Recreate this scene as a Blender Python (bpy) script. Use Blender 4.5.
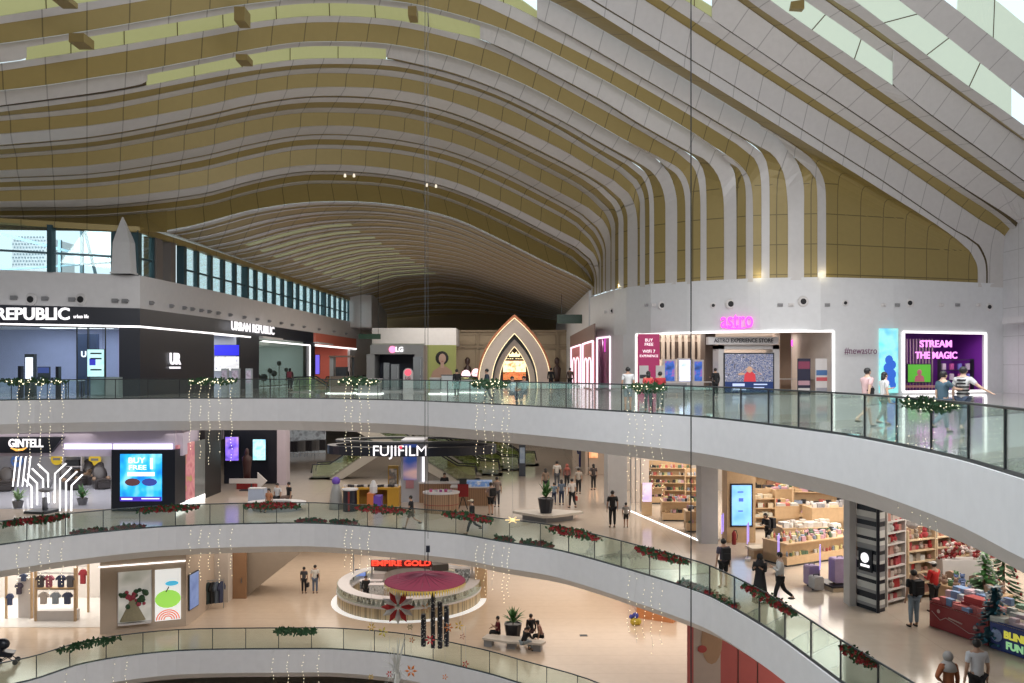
import bpy, math, random
from mathutils import Vector, Matrix
PI = math.pi
R = random.Random(7)
SC = bpy.context.scene
COL = SC.collection
for _o in list(bpy.data.objects): bpy.data.objects.remove(_o)

# ---------------------------------------------------------------- camera, world, exposure
FP = 850.0                      # focal length in pixels of the 1024 wide frame
CX, HY, EYE = 512.0, 367.0, 1.75
cd = bpy.data.cameras.new('camera'); cam = bpy.data.objects.new('camera', cd); COL.objects.link(cam)
cam.location = (0, 0, EYE); cam.rotation_euler = (PI/2, 0, 0)
cd.sensor_width = 36.0; cd.lens = 36.0*FP/1024.0
cd.shift_y = (HY-341.5)/1024.0; cd.clip_end = 600; cd.clip_start = 0.1
SC.camera = cam
SC.view_settings.view_transform = 'Standard'; SC.view_settings.look = 'None'
SC.view_settings.exposure = 0.0; SC.view_settings.gamma = 1.0
SC.view_settings.use_curve_mapping = False
W = bpy.data.worlds.new('world'); SC.world = W; W.use_nodes = True
wn = W.node_tree.nodes; wl = W.node_tree.links
bgn = wn['Background']
tc = wn.new('ShaderNodeTexCoord'); sx = wn.new('ShaderNodeSeparateXYZ'); wl.new(tc.outputs['Generated'], sx.inputs[0])
cr = wn.new('ShaderNodeValToRGB')      # daylight: pale hazy sky, the far side of the hall (behind the viewer) dimmer
cr.color_ramp.elements[0].position = 0.15; cr.color_ramp.elements[0].color = (0.19, 0.18, 0.185, 1)
cr.color_ramp.elements[1].position = 0.75; cr.color_ramp.elements[1].color = (0.95, 1.15, 1.22, 1)
mr = wn.new('ShaderNodeMapRange'); mr.inputs[1].default_value = -1; mr.inputs[2].default_value = 1
wl.new(sx.outputs['Y'], mr.inputs[0]); wl.new(mr.outputs[0], cr.inputs[0]); wl.new(cr.outputs[0], bgn.inputs[0])
bgn.inputs[1].default_value = 1.0

F3, F2, F1, F0 = 0.0, -6.1, -12.1, -18.1      # storey floor levels

def area(name, loc, sx_, sy_, power, col=(1, 0.86, 0.7), rot=(0, 0, 0), spread=PI):
    l = bpy.data.lights.new(name, 'AREA'); l.shape = 'RECTANGLE'; l.size = sx_; l.size_y = sy_
    l.energy = power; l.color = col; l.spread = spread
    o = bpy.data.objects.new(name, l); o.location = loc; o.rotation_euler = rot; COL.objects.link(o); return o
def point(name, loc, power, col=(1, 0.86, 0.7), rad=0.3):
    l = bpy.data.lights.new(name, 'POINT'); l.energy = power; l.color = col; l.shadow_soft_size = rad
    o = bpy.data.objects.new(name, l); o.location = loc; COL.objects.link(o); return o

WARM = (1.0, 0.91, 0.82); NEUT = (1.0, 0.95, 0.9)
# upper promenade downlights (in the hall air under the roof), then each storey's soffit lights
area('hall_light_left', (-12, 44, 9.6), 14, 8, 520, NEUT)
area('hall_light_right', (16, 44, 9.0), 16, 8, 1000, NEUT)
area('hall_light_back', (-6, 80, 8.2), 12, 24, 2600, WARM)
area('roof_fill', (18, 26, 3.0), 26, 14, 250, (0.95, 0.97, 1.0), rot=(PI, 0, 0))  # added upward fill that brightens the roof from below
# daylight falling through the skylights over the void
area('skylight_daylight', (6, 17, 15), 26, 10, 7200, (0.97, 0.97, 0.98), rot=(0.55, 0, 0))
for nm, zf, pw in (('middle_floor_light', F2, 0.46), ('lower_floor_light', F1, 0.54)):
    for (x, y, a, b, p) in ((-30, 50, 14, 12, 1500), (-12, 54, 14, 16, 1900), (6, 50, 14, 18, 2000), (16, 36, 8, 14, 1200), (22, 24, 8, 12, 900), (-4, 76, 20, 20, 1500), (16, 66, 16, 10, 1200)):
        area(nm, (x, y, zf+4.2), a, b, p*pw, WARM)

area('tower_fill', (-47, 72, 16), 14, 14, 9000, (0.9, 0.97, 1.0), rot=(PI/2, 0, 0))  # added lamp facing the tower outside, stands in for daylight on it

# ---------------------------------------------------------------- materials
MATS = {}
def mat(name, col=(0.8, 0.8, 0.8), rough=0.5, metal=0.0, emit=None, es=1.0, spec=None, bump=None, noise=None):
    if name in MATS: return MATS[name]
    m = bpy.data.materials.new(name); m.use_nodes = True; nt = m.node_tree
    b = nt.nodes['Principled BSDF']
    b.inputs['Base Color'].default_value = (*col, 1); b.inputs['Roughness'].default_value = rough
    b.inputs['Metallic'].default_value = metal
    if spec is not None: b.inputs['Specular IOR Level'].default_value = spec
    if emit:
        b.inputs['Emission Color'].default_value = (*emit, 1); b.inputs['Emission Strength'].default_value = es
    n = nt.nodes.new('ShaderNodeTexNoise'); n.inputs['Scale'].default_value = noise[0] if noise else 3.0
    t = nt.nodes.new('ShaderNodeTexCoord'); nt.links.new(t.outputs['Object'], n.inputs['Vector'])
    amt = noise[1] if noise else 0.06
    mx = nt.nodes.new('ShaderNodeMix'); mx.data_type = 'RGBA'
    mx.inputs['A'].default_value = (*[c*(1-amt) for c in col], 1); mx.inputs['B'].default_value = (*[min(1, c*(1+amt)) for c in col], 1)
    nt.links.new(n.outputs['Fac'], mx.inputs['Factor']); nt.links.new(mx.outputs['Result'], b.inputs['Base Color'])
    MATS[name] = m; return m
def glow(name, col, s): return mat(name, tuple(min(0.8, c*0.5) for c in col), 0.5, emit=col, es=s)
def glass_mat(name, tint, fac, rough=0.02):
    if name in MATS: return MATS[name]
    m = bpy.data.materials.new(name); m.use_nodes = True; nt = m.node_tree; nt.nodes.clear()
    o = nt.nodes.new('ShaderNodeOutputMaterial'); t = nt.nodes.new('ShaderNodeBsdfTransparent'); g = nt.nodes.new('ShaderNodeBsdfGlossy')
    t.inputs[0].default_value = (*tint, 1); g.inputs['Roughness'].default_value = rough; g.inputs['Color'].default_value = (0.9, 1, 0.97, 1)
    mx = nt.nodes.new('ShaderNodeMixShader'); lw = nt.nodes.new('ShaderNodeLayerWeight'); lw.inputs[0].default_value = 0.25
    ma = nt.nodes.new('ShaderNodeMath'); ma.operation = 'MULTIPLY_ADD'; ma.inputs[1].default_value = 0.5; ma.inputs[2].default_value = fac
    nt.links.new(lw.outputs['Fresnel'], ma.inputs[0]); nt.links.new(ma.outputs[0], mx.inputs[0])
    nt.links.new(t.outputs[0], mx.inputs[1]); nt.links.new(g.outputs[0], mx.inputs[2]); nt.links.new(mx.outputs[0], o.inputs[0])
    MATS[name] = m; return m
def line_mat(name, col, rough, sx_, sy_, sz_, lw, dark=0.35, metal=0.0, spec=0.5, vary=0.08):
    """panel material: thin dark joints every sx/sy/sz metres (0 = none), slight tone change per panel"""
    if name in MATS: return MATS[name]
    m = mat(name, col, rough, metal, spec=spec); nt = m.node_tree; b = nt.nodes['Principled BSDF']
    src = b.inputs['Base Color'].links[0].from_socket
    g = nt.nodes.new('ShaderNodeNewGeometry'); sp = nt.nodes.new('ShaderNodeSeparateXYZ'); nt.links.new(g.outputs['Position'], sp.inputs[0])
    # joints run across the ribs: measured along x + y/2 ; level joints only on upright faces
    if sx_ and not sy_:
        hy = nt.nodes.new('ShaderNodeMath'); hy.operation = 'MULTIPLY_ADD'; hy.inputs[1].default_value = 0.5
        nt.links.new(sp.outputs['Y'], hy.inputs[0]); nt.links.new(sp.outputs['X'], hy.inputs[2])
    nz = nt.nodes.new('ShaderNodeSeparateXYZ'); nt.links.new(g.outputs['Normal'], nz.inputs[0])
    na = nt.nodes.new('ShaderNodeMath'); na.operation = 'ABSOLUTE'; nt.links.new(nz.outputs['Z'], na.inputs[0])
    nb = nt.nodes.new('ShaderNodeMath'); nb.operation = 'LESS_THAN'; nb.inputs[1].default_value = 0.1; nt.links.new(na.outputs[0], nb.inputs[0])
    prev = None
    for ax, s in (('X', sx_), ('Y', sy_), ('Z', sz_)):
        if not s: continue
        d = nt.nodes.new('ShaderNodeMath'); d.operation = 'PINGPONG'; d.inputs[1].default_value = s/2; nt.links.new(hy.outputs[0] if (ax == 'X' and sx_ and not sy_) else sp.outputs[ax], d.inputs[0])
        c = nt.nodes.new('ShaderNodeMath'); c.operation = 'LESS_THAN'; c.inputs[1].default_value = lw; nt.links.new(d.outputs[0], c.inputs[0])
        if ax == 'Z':
            mm_ = nt.nodes.new('ShaderNodeMath'); mm_.operation = 'MULTIPLY'; nt.links.new(c.outputs[0], mm_.inputs[0]); nt.links.new(nb.outputs[0], mm_.inputs[1]); c = mm_
        if prev is None: prev = c
        else:
            mxm = nt.nodes.new('ShaderNodeMath'); mxm.operation = 'MAXIMUM'; nt.links.new(prev.outputs[0], mxm.inputs[0]); nt.links.new(c.outputs[0], mxm.inputs[1]); prev = mxm
    mx = nt.nodes.new('ShaderNodeMix'); mx.data_type = 'RGBA'; mx.inputs['B'].default_value = (*[c*dark for c in col], 1)
    nt.links.new(prev.outputs[0], mx.inputs['Factor']); nt.links.new(src, mx.inputs['A']); nt.links.new(mx.outputs['Result'], b.inputs['Base Color'])
    return m

M_WHITE = mat('white_paint', (0.62, 0.62, 0.63), 0.5)
M_FASCIA = mat('fascia_paint', (0.66, 0.66, 0.68), 0.45)
M_BLACK = mat('black_panel', (0.007, 0.010, 0.02), 0.35)
M_DARK = mat('dark_metal', (0.05, 0.055, 0.06), 0.4, 0.5)
M_STEEL = mat('brushed_steel', (0.45, 0.46, 0.47), 0.3, 0.9)
M_GOLD = line_mat('gold_panel', (0.315, 0.24, 0.085), 0.42, 1.9, 0, 1.9, 0.03, 0.45, 0.15)
M_RIB = line_mat('white_rib_panel', (0.57, 0.55, 0.54), 0.28, 1.9, 0, 0, 0.03, 0.6)
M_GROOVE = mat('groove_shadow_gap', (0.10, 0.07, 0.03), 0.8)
M_FLOOR = line_mat('cream_stone_floor', (0.62, 0.56, 0.50), 0.13, 2.4, 2.4, 0, 0.012, 0.82, spec=0.6)
M_GLASS = glass_mat('balustrade_glass', (0.90, 0.96, 0.935), 0.05)
M_PANE = glass_mat('window_glass', (0.92, 0.98, 0.99), 0.03)
M_GREENM = mat('dark_green_leaf', (0.02, 0.07, 0.025), 0.6)
M_LEAF = mat('leaf_green', (0.05, 0.16, 0.04), 0.5)
M_RED = mat('red_petal', (0.24, 0.012, 0.015), 0.6)
M_WOOD = mat('light_wood', (0.52, 0.36, 0.21), 0.45, noise=(6, 0.15))
M_LINE = glow('line_light', (1.0, 0.97, 0.95), 1.7)
M_PINKL = glow('pink_line_light', (1.0, 0.75, 0.86), 1.5)
M_BULB = glow('warm_fairy_bulb', (1.0, 0.88, 0.6), 2.2)

# ---------------------------------------------------------------- geometry helpers
def at(px, py, Y): return Vector(((px-CX)/FP*Y, Y, EYE-(py-HY)/FP*Y))
def fl(px, py, zf=0.0):
    Y = FP*(EYE-zf)/(py-HY); return Vector(((px-CX)/FP*Y, Y, zf))
def lerp(a, b, t): return a+(b-a)*t
def interp(tab, x):
    if x <= tab[0][0]: return tab[0][1]
    for (x0, y0), (x1, y1) in zip(tab, tab[1:]):
        if x <= x1: return lerp(y0, y1, (x-x0)/(x1-x0))
    return tab[-1][1]

class MB:
    def __init__(s): s.v = []; s.f = []; s.m = []; s.mi = 0
    def add(s, vs, fs):
        n = len(s.v); s.v += [tuple(v) for v in vs]; s.f += [tuple(i+n for i in f) for f in fs]; s.m += [s.mi]*len(fs); return s
    def box(s, x0, x1, y0, y1, z0, z1):
        return s.add([(x0,y0,z0),(x1,y0,z0),(x1,y1,z0),(x0,y1,z0),(x0,y0,z1),(x1,y0,z1),(x1,y1,z1),(x0,y1,z1)],
              [(0,3,2,1),(4,5,6,7),(0,1,5,4),(1,2,6,5),(2,3,7,6),(3,0,4,7)])
    def cbox(s, c, sx_, sy_, sz_): return s.box(c[0]-sx_/2, c[0]+sx_/2, c[1]-sy_/2, c[1]+sy_/2, c[2]-sz_/2, c[2]+sz_/2)
    def bar(s, a, b, w, h=None, n=4, up=(0, 0, 1)):
        a = Vector(a); b = Vector(b); h = h or w; d = (b-a).normalized(); u = Vector(up)
        if abs(d.dot(u)) > 0.95: u = Vector((0, 1, 0))
        r = d.cross(u).normalized(); u = r.cross(d).normalized()
        if n == 4: pr = [(-1, -1), (1, -1), (1, 1), (-1, 1)]; sw, sh = w/2, h/2
        else: pr = [(math.cos(2*PI*i/n), math.sin(2*PI*i/n)) for i in range(n)]; sw, sh = w, h
        vs = [p+r*x*sw+u*y*sh for p in (a, b) for x, y in pr]
        return s.add(vs, [(i, (i+1) % n, n+(i+1) % n, n+i) for i in range(n)]+[tuple(range(n))[::-1], tuple(range(n, 2*n))])
    def tube(s, pts, rad, n=6):
        pts = [Vector(p) for p in pts]; rr = rad if isinstance(rad, (list, tuple)) else [rad]*len(pts); vs = []; fs = []; pu = None
        for i, p in enumerate(pts):
            d = (pts[min(i+1, len(pts)-1)]-pts[max(i-1, 0)]).normalized()
            u = pu if pu is not None else (Vector((0, 0, 1)) if abs(d.z) < 0.9 else Vector((1, 0, 0)))
            r = d.cross(u)
            if r.length < 1e-4: r = d.cross(Vector((0.3, 1, 0.1)))
            r.normalize(); u = r.cross(d).normalized(); pu = u
            vs += [p+(r*math.cos(2*PI*k/n)+u*math.sin(2*PI*k/n))*rr[i] for k in range(n)]
        for i in range(len(pts)-1):
            fs += [(i*n+k, i*n+(k+1) % n, (i+1)*n+(k+1) % n, (i+1)*n+k) for k in range(n)]
        fs += [tuple(range(n))[::-1], tuple(range((len(pts)-1)*n, len(pts)*n))]
        return s.add(vs, fs)
    def lathe(s, prof, n=12, c=(0, 0, 0), sxy=(1, 1)):
        vs = [(c[0]+r*math.cos(2*PI*k/n)*sxy[0], c[1]+r*math.sin(2*PI*k/n)*sxy[1], c[2]+z) for r, z in prof for k in range(n)]
        fs = [(i*n+k, i*n+(k+1) % n, (i+1)*n+(k+1) % n, (i+1)*n+k) for i in range(len(prof)-1) for k in range(n)]
        fs += [tuple(range(n))[::-1], tuple(range((len(prof)-1)*n, len(prof)*n))]
        return s.add(vs, fs)
    def ball(s, c, r, n=8, sz=1.0, sxy=(1, 1)):
        m = max(4, n//2+1)
        return s.lathe([(r*math.sin(PI*i/m)+1e-4, -r*sz*math.cos(PI*i/m)) for i in range(m+1)], n, c, sxy)
    def prism(s, poly, z0, z1):
        n = len(poly); return s.add([(x, y, z0) for x, y in poly]+[(x, y, z1) for x, y in poly],
            [(i, (i+1) % n, n+(i+1) % n, n+i) for i in range(n)]+[tuple(range(n))[::-1], tuple(range(n, 2*n))])
    def prism_y(s, poly, y0, y1):
        n = len(poly); return s.add([(x, y0, z) for x, z in poly]+[(x, y1, z) for x, z in poly],
            [(i, (i+1) % n, n+(i+1) % n, n+i) for i in range(n)]+[tuple(range(n))[::-1], tuple(range(n, 2*n))])
    def grid(s, rows, flip=False):
        n = len(rows[0]); vs = [p for r in rows for p in r]
        fs = [(i*n+j, i*n+j+1, (i+1)*n+j+1, (i+1)*n+j) for i in range(len(rows)-1) for j in range(n-1)]
        if flip: fs = [f[::-1] for f in fs]
        return s.add(vs, fs)
    def strip(s, A, B, off):
        """solid between polyline A and B, thickened by vector off"""
        A = [Vector(p) for p in A]; B = [Vector(p) for p in B]; off = Vector(off); n = len(A)
        vs = []
        for a, b in zip(A, B): vs += [a, b, b+off, a+off]
        fs = []
        for i in range(n-1):
            for k in range(4): fs.append((i*4+k, i*4+(k+1) % 4, i*4+4+(k+1) % 4, i*4+4+k))
        fs += [(3, 2, 1, 0), tuple(n*4-4+k for k in range(4))]
        return s.add(vs, fs)
    def xf(s, M): s.v = [tuple(M @ Vector(v)) for v in s.v]; return s

def setp(o, label=None, cat=None, group=None, kind=None):
    if label: o['label'] = label
    if cat: o['category'] = cat
    if group: o['group'] = group
    if kind: o['kind'] = kind
    return o
def obj(name, mb, m, parent=None, smooth=False, label=None, cat=None, group=None, kind=None, loc=None):
    me = bpy.data.meshes.new(name); me.from_pydata(mb.v, [], mb.f); me.update()
    for mm in (m if isinstance(m, (list, tuple)) else [m]): me.materials.append(mm)
    if isinstance(m, (list, tuple)): me.polygons.foreach_set('material_index', mb.m)
    if smooth: me.polygons.foreach_set('use_smooth', [True]*len(me.polygons))
    o = bpy.data.objects.new(name, me); COL.objects.link(o)
    if parent: o.parent = parent
    if loc is not None: o.location = loc
    return setp(o, label, cat, group, kind)
def thing(name, label, cat, loc=(0, 0, 0), rotz=0.0, group=None):
    o = bpy.data.objects.new(name, None); COL.objects.link(o); o.location = loc; o.rotation_euler = (0, 0, rotz); o.empty_display_size = 0.2
    return setp(o, label, cat, group)
def struct(name, mb, m, parent=None, smooth=False):
    o = obj(name, mb, m, parent, smooth)
    if parent is None: o['kind'] = 'structure'
    return o
def dup(root, loc=None, rotz=None, label=None, group=None, parent=None, scale=None):
    r = root.copy(); COL.objects.link(r)
    if parent: r.parent = parent
    for ch in list(root.children): dup(ch, parent=r)
    if parent is None:
        if loc is not None: r.location = loc
        if rotz is not None: r.rotation_euler = (0, 0, rotz)
        if scale: r.scale = scale
        if label: r['label'] = label
        if group: r['group'] = group
    return r
def text(s, size, m, parent=None, loc=(0, 0, 0), rot=(PI/2, 0, 0), ext=0.02, bold=0.0, align='CENTER', name='lettering', label=None, width=None, cat=None):
    c = bpy.data.curves.new(name, 'FONT'); c.body = s; c.size = size; c.extrude = ext; c.offset = bold; c.align_x = align; c.align_y = 'CENTER'; c.resolution_u = 3
    t = bpy.data.objects.new(name, c); COL.objects.link(t)
    bpy.context.view_layer.update()
    me = bpy.data.meshes.new_from_object(t.evaluated_get(bpy.context.evaluated_depsgraph_get()))
    bpy.data.objects.remove(t)
    if width:
        xs = [v.co.x for v in me.vertices]; w = max(xs)-min(xs)
        for v in me.vertices: v.co.x *= width/w
    me.materials.clear(); me.materials.append(m)
    o = bpy.data.objects.new(name, me); COL.objects.link(o); o.location = loc; o.rotation_euler = rot
    if parent: o.parent = parent
    return setp(o, label, cat)
# ---------------------------------------------------------------- the roof: gold panels with white ribs
SL = 0.5
FAC = [(585, 71), (600, 66), (619, 61), (650, 58), (691, 56), (757, 54), (820, 53.4), (900, 54.6), (980, 57), (1040, 58.5)]
ZB = 7.4                                          # top of the white shop band
def planeD(px):                                    # rib plane through the facade at px
    d = interp(FAC, px); return d-SL*(px-CX)/FP*d
def rp(x, y, D):
    d = D/(1-SL*(x-CX)/FP); return at(x, y, d)
def catmull(P, n=6):
    out = []
    for i in range(len(P)-1):
        p0 = P[max(i-1, 0)]; p1 = P[i]; p2 = P[i+1]; p3 = P[min(i+2, len(P)-1)]
        for k in range(n):
            t = k/n
            def cc(j):
                # centripetal-like damping through limited tangents
                m1 = (p2[j]-p0[j])/2; m2 = (p3[j]-p1[j])/2; L = abs(p2[0]-p1[0])+abs(p2[1]-p1[1])
                l0 = abs(p1[0]-p0[0])+abs(p1[1]-p0[1])+1e-6; l2 = abs(p3[0]-p2[0])+abs(p3[1]-p2[1])+1e-6
                m1 *= min(1, 2*L/(L+l0)); m2 *= min(1, 2*L/(L+l2))
                t2 = t*t; t3 = t2*t
                return (2*t3-3*t2+1)*p1[j]+(t3-2*t2+t)*m1+(-2*t3+3*t2)*p2[j]+(t3-t2)*m2
            out.append((cc(0), cc(1)))
    out.append(P[-1]); return out
def polysample(P, n):
    L = [0]
    for a, b in zip(P, P[1:]): L.append(L[-1]+math.hypot(b[0]-a[0], b[1]-a[1]))
    out = []; j = 0
    for i in range(n):
        t = L[-1]*i/(n-1)
        while j < len(P)-2 and L[j+1] < t: j += 1
        u = (t-L[j])/max(1e-9, L[j+1]-L[j]); u = min(1, max(0, u))
        out.append((lerp(P[j][0], P[j+1][0], u), lerp(P[j][1], P[j+1][1], u)))
    return out
def edge3(P, D, x0=None, x1=None, N1=46, N2=16):
    """image-traced rib edge -> 3-D polyline in its own vertical plane; P ordered left to right then down the wall"""
    C = catmull(P, 6)
    if x0 is not None and C[0][0] < x0:
        i = max(j for j in range(len(C)) if C[j][0] < x0); a, b = C[i], C[i+1]; t = (x0-a[0])/(b[0]-a[0])
        C = [(x0, lerp(a[1], b[1], t))]+C[i+1:]
    if x1 is not None and C[-1][0] > x1:
        i = min(j for j in range(len(C)) if C[j][0] > x1); a, b = C[i-1], C[i]; t = (x1-a[0])/(b[0]-a[0])
        C = C[:i]+[(x1, lerp(a[1], b[1], t))]
    k = None
    for i in range(len(C)-1):
        dx, dy = C[i+1][0]-C[i][0], C[i+1][1]-C[i][1]
        if dy > 1.3*max(dx, 1e-6) and C[i][1] > 90: k = i; break
    def byx(P, n):
        if P[-1][0]-P[0][0] < 2: return polysample(P, n)
        return [(lerp(P[0][0], P[-1][0], i/(n-1)), interp(P, lerp(P[0][0], P[-1][0], i/(n-1)))) for i in range(n)]
    def cut(P):
        o = []
        for p in P:
            if not o or p[0] > o[-1][0]+1e-4: o.append(p)
        return o
    if x0 is not None and C[0][0] > x0 and C[0][0]-x0 < 40: pass
    if k is None or k < 3: Q = byx(cut(C), N1+N2-1)
    else:
        c = cut(C[:k+1]); Q = byx(c, N1)+polysample([c[-1]]+C[k+1:], N2)[1:]
    return [rp(x, y, D) for x, y in Q]

LX = -16
def E(*a):
    P = [(a[i], a[i+1]) for i in range(0, len(a), 2)]
    if P[0][0] == 0:
        s = (P[1][1]-P[0][1])/(P[1][0]-P[0][0]); P = [(LX, P[0][1]-s*16*0.7)]+P
    return P
# (name, edge) from the nearest (top right) to the farthest.  W = wide rib, w1 / w2 = its narrow companions
Wm5n = E(930, -10, 944, 0, 1024, 61.5, 1100, 121); Wm5f = E(886, -10, 898.7, 0, 960, 47, 1024, 98, 1100, 160)
w1m5n = E(841, -10, 854, 0, 960, 80, 1007, 113, 1100, 181); w1m5f = E(820, -10, 833, 0, 860, 17.6, 999, 120, 1100, 194)
Wm4n = E(811, -10, 825, 0, 960, 95.7, 1024, 141, 1100, 194.5); Wm4sky = E(790, -10, 812.7, 6, 857.7, 37, 893, 62.5, 897, 66)
Wm4f = E(893, 84, 897, 88, 912, 100, 936, 118, 1024, 180.5, 1100, 237)
w1m4n = E(740, -22, 797, 19.5, 897, 88.5, 912, 101, 936, 119.5, 1024, 182, 1100, 238.5); w1m4f = E(680, -46, 734, -10, 748, 0, 760, 8.8, 830, 56.5, 894, 101, 1024, 192, 1100, 245)
Wm3n = E(680, -38, 723, -10, 737, 0, 800, 45, 884, 104, 1024, 199.5, 1100, 252)
Wm3f = E(700, 9, 717, 22, 760, 51, 800, 77.6, 834, 99, 880, 130, 960, 185, 1009, 216, 1026, 232, 1034, 260, 1034, 290)
w1m3n = E(600, -52, 665, -12, 711, 17, 717, 23, 760, 52, 800, 79, 834, 100.5, 880, 131.5, 960, 186.5, 1006, 218, 1021, 234, 1029, 260, 1029, 290)
w1m3f = E(560, -64, 644, -10, 660.5, 0, 800, 90, 880, 142, 968, 198, 997, 217, 1013, 233, 1022, 260, 1022, 290)
Wm2n = E(560, -52, 630, -9, 644, 0, 800, 99.6, 880, 151, 979.6, 220, 1004, 235, 1015, 250, 1018, 265, 1018, 288)
Wm2f = E(470, -66, 592, -1, 600, 4, 709, 70, 760, 102, 848, 158.2, 880, 178.5, 953, 228.5, 977, 242.5, 986, 258, 988, 270, 988, 287)
w1m2n = E(470, -64, 590, 0, 600, 6, 709, 71.5, 760, 103.5, 848, 159.8, 880, 180, 953, 230, 975, 243.5, 984, 258.5, 986, 270, 986, 287)
w1m2f = E(470, -56, 576, 0, 600, 14.6, 698, 76.5, 760, 114.5, 842, 165, 880, 189, 938.6, 226, 967, 248, 976, 262, 978, 270, 978, 287)
Wm1n = E(200, -45, 300, -62, 400, -50, 470, -32, 550, 1, 600, 29, 703, 90, 760, 125, 778, 137, 793, 155.6, 801, 172, 804, 188, 804, 210, 804, 280)
spm1n = E(760, 125, 778, 135.5, 793, 145, 813, 160.5, 822.5, 176, 825.4, 188, 826, 210, 826, 280)
spm1f = E(760, 127, 778, 138.5, 793, 156.5, 807, 166, 815.7, 178, 817.3, 190, 817.6, 210, 817.6, 280)
Wm1f = E(537, 18, 560, 30, 600, 52.5, 662, 89, 692, 106.5, 754, 143.5, 772, 154, 781.6, 168, 786, 184, 788, 210, 788, 280)
w1m1n = E(0, 16.6, 70, 5, 103, 0, 200, -18, 300, -30, 400, -23, 490, -2, 535, 17.5, 600, 54, 662.5, 90.5, 692, 108, 750, 143.5, 764, 156, 768.5, 172, 769.5, 190, 769.5, 280)
w1m1f = E(0, 24, 78, 12, 148, 0, 200, -9, 300, -22, 400, -14.5, 472, 1, 498, 12, 537, 31, 600, 63.5, 647, 90, 688, 114, 740.6, 146.6, 754, 158, 760, 172, 761.5, 192, 761.5, 280)
W0n = E(0, 44, 50, 37, 100, 29, 200, 11.5, 250, 4, 300, -1, 350, -2, 400, 2, 439, 10, 476, 20.5, 501.6, 29, 533, 43, 600, 78, 621, 90, 691.8, 132, 712, 145, 727, 160.3, 734.8, 174, 736, 188, 736.5, 210, 736.5, 282)
sp0n = E(691.8, 132, 721, 152, 736.7, 162, 748.4, 176, 752, 190, 753, 210, 753, 282)
sp0f = E(691.8, 134, 712, 147, 727, 161, 738.7, 169, 744.5, 181, 746, 194, 746, 215, 746, 282)
W0f = E(0, 62.5, 20, 60, 26, 58); W0f2 = E(480, 38.5, 500, 47, 521, 57, 600, 99, 642, 125, 692, 153, 705.5, 160, 717, 174, 722, 188, 724, 207, 724, 282)
W0sky = E(25, 47.5, 100, 35, 200, 18.5, 250, 10, 300, 4, 350, 3.5, 400, 8, 439, 15, 479, 25.5, 481, 26.5)
w10n = E(0, 64, 25, 60.5, 100, 49, 200, 32, 250, 23, 300, 17, 350, 16.5, 400, 21, 440, 30, 480, 39.5, 500, 48.5, 521, 58.5, 600, 101, 641, 126.5, 684, 151, 698, 161, 704, 172, 706, 186, 706.5, 205, 706.5, 283)
w10f = E(0, 71, 100, 55.6, 200, 38, 250, 29, 300, 23, 350, 22.5, 400, 27, 440, 35.5, 500, 54.5, 600, 108, 662.5, 143.7, 684, 157, 694.7, 169, 699, 184, 700.5, 203, 700.5, 283)
W1n = E(0, 91, 50, 85, 100, 77, 146, 70, 200, 59.6, 250, 50, 300, 42.5, 350, 42, 375, 43, 400, 46, 450, 56.5, 500, 74, 545, 95, 600, 126, 629, 142.5, 650, 154, 660, 163, 669, 174, 674, 186, 677, 202, 677, 284)
sp1n = E(629, 142.5, 664, 160, 678, 168, 686, 178, 689.8, 190, 691, 207, 691, 284)
sp1f = E(629, 144.5, 655, 158, 666, 166.5, 676, 174, 682, 184, 685, 198, 685.5, 215, 685.5, 284)
W1f = E(0, 105.5, 100, 92, 140, 84.5, 147, 81); W1f2 = E(386, 57, 400, 60, 450, 72, 500, 90, 560, 119.5, 600, 142, 642, 165, 653, 173, 661, 185, 665, 200, 665.5, 215, 665.5, 285)
W1sky = E(146, 75, 200, 64.5, 250, 54.5, 300, 47, 350, 46.5, 386, 49)
w11n = E(0, 107, 100, 94, 146, 86, 200, 75, 250, 66, 300, 59.5, 350, 58.5, 385, 59.5, 400, 62, 450, 74, 500, 91.5, 560, 121, 600, 144, 636, 165, 647, 175, 652.5, 190, 654, 206, 654, 286)
w11f = E(0, 112, 100, 98.6, 200, 80, 250, 71, 300, 65, 350, 64, 400, 67, 450, 79, 500, 96.5, 560, 126, 600, 149.5, 632, 168, 643, 178.5, 648, 192, 649.5, 208, 649.5, 286)
w21n = E(0, 116.5, 100, 106, 200, 86, 250, 76, 300, 69.5, 350, 68.5, 400, 72, 450, 83, 500, 100, 560, 130, 600, 154.5, 627, 171, 638, 182, 644, 196, 645, 212, 645, 287)
w21f = E(0, 121, 100, 111, 200, 91, 250, 81, 300, 74, 350, 73.5, 400, 77.7, 450, 88.5, 500, 105, 560, 136, 600, 160, 623, 174.5, 634, 186, 639.5, 200, 640, 216, 640, 287)
W2n = E(0, 134.5, 100, 124.6, 200, 107, 250, 95.5, 300, 88.5, 350, 87.5, 400, 91, 450, 102, 500, 120.7, 560, 149, 600, 173, 619.5, 184.5, 630, 195.5, 635.7, 209, 637.5, 224, 637.5, 287)
W2f = E(0, 145, 100, 135.5, 200, 116, 250, 104.5, 300, 97, 350, 96, 400, 100.6, 450, 112, 500, 131.5, 560, 160.5, 591, 177, 611, 190, 622, 201, 627, 213, 627.6, 226, 627.6, 288)
w12n = E(0, 146.5, 100, 137, 200, 118, 250, 106.5, 300, 98.5, 350, 97.8, 400, 102, 450, 113.5, 500, 133.5, 560, 162.5, 590, 179, 607, 191, 618, 203, 623, 216, 623.5, 228, 623.5, 289)
w12f = E(0, 149.5, 100, 141, 200, 121.7, 250, 110.5, 300, 103, 350, 102.5, 400, 106.5, 450, 118, 500, 137.5, 560, 166.5, 587, 182, 604, 195, 614, 207, 618.4, 220, 618.5, 232, 618.5, 289)
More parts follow.
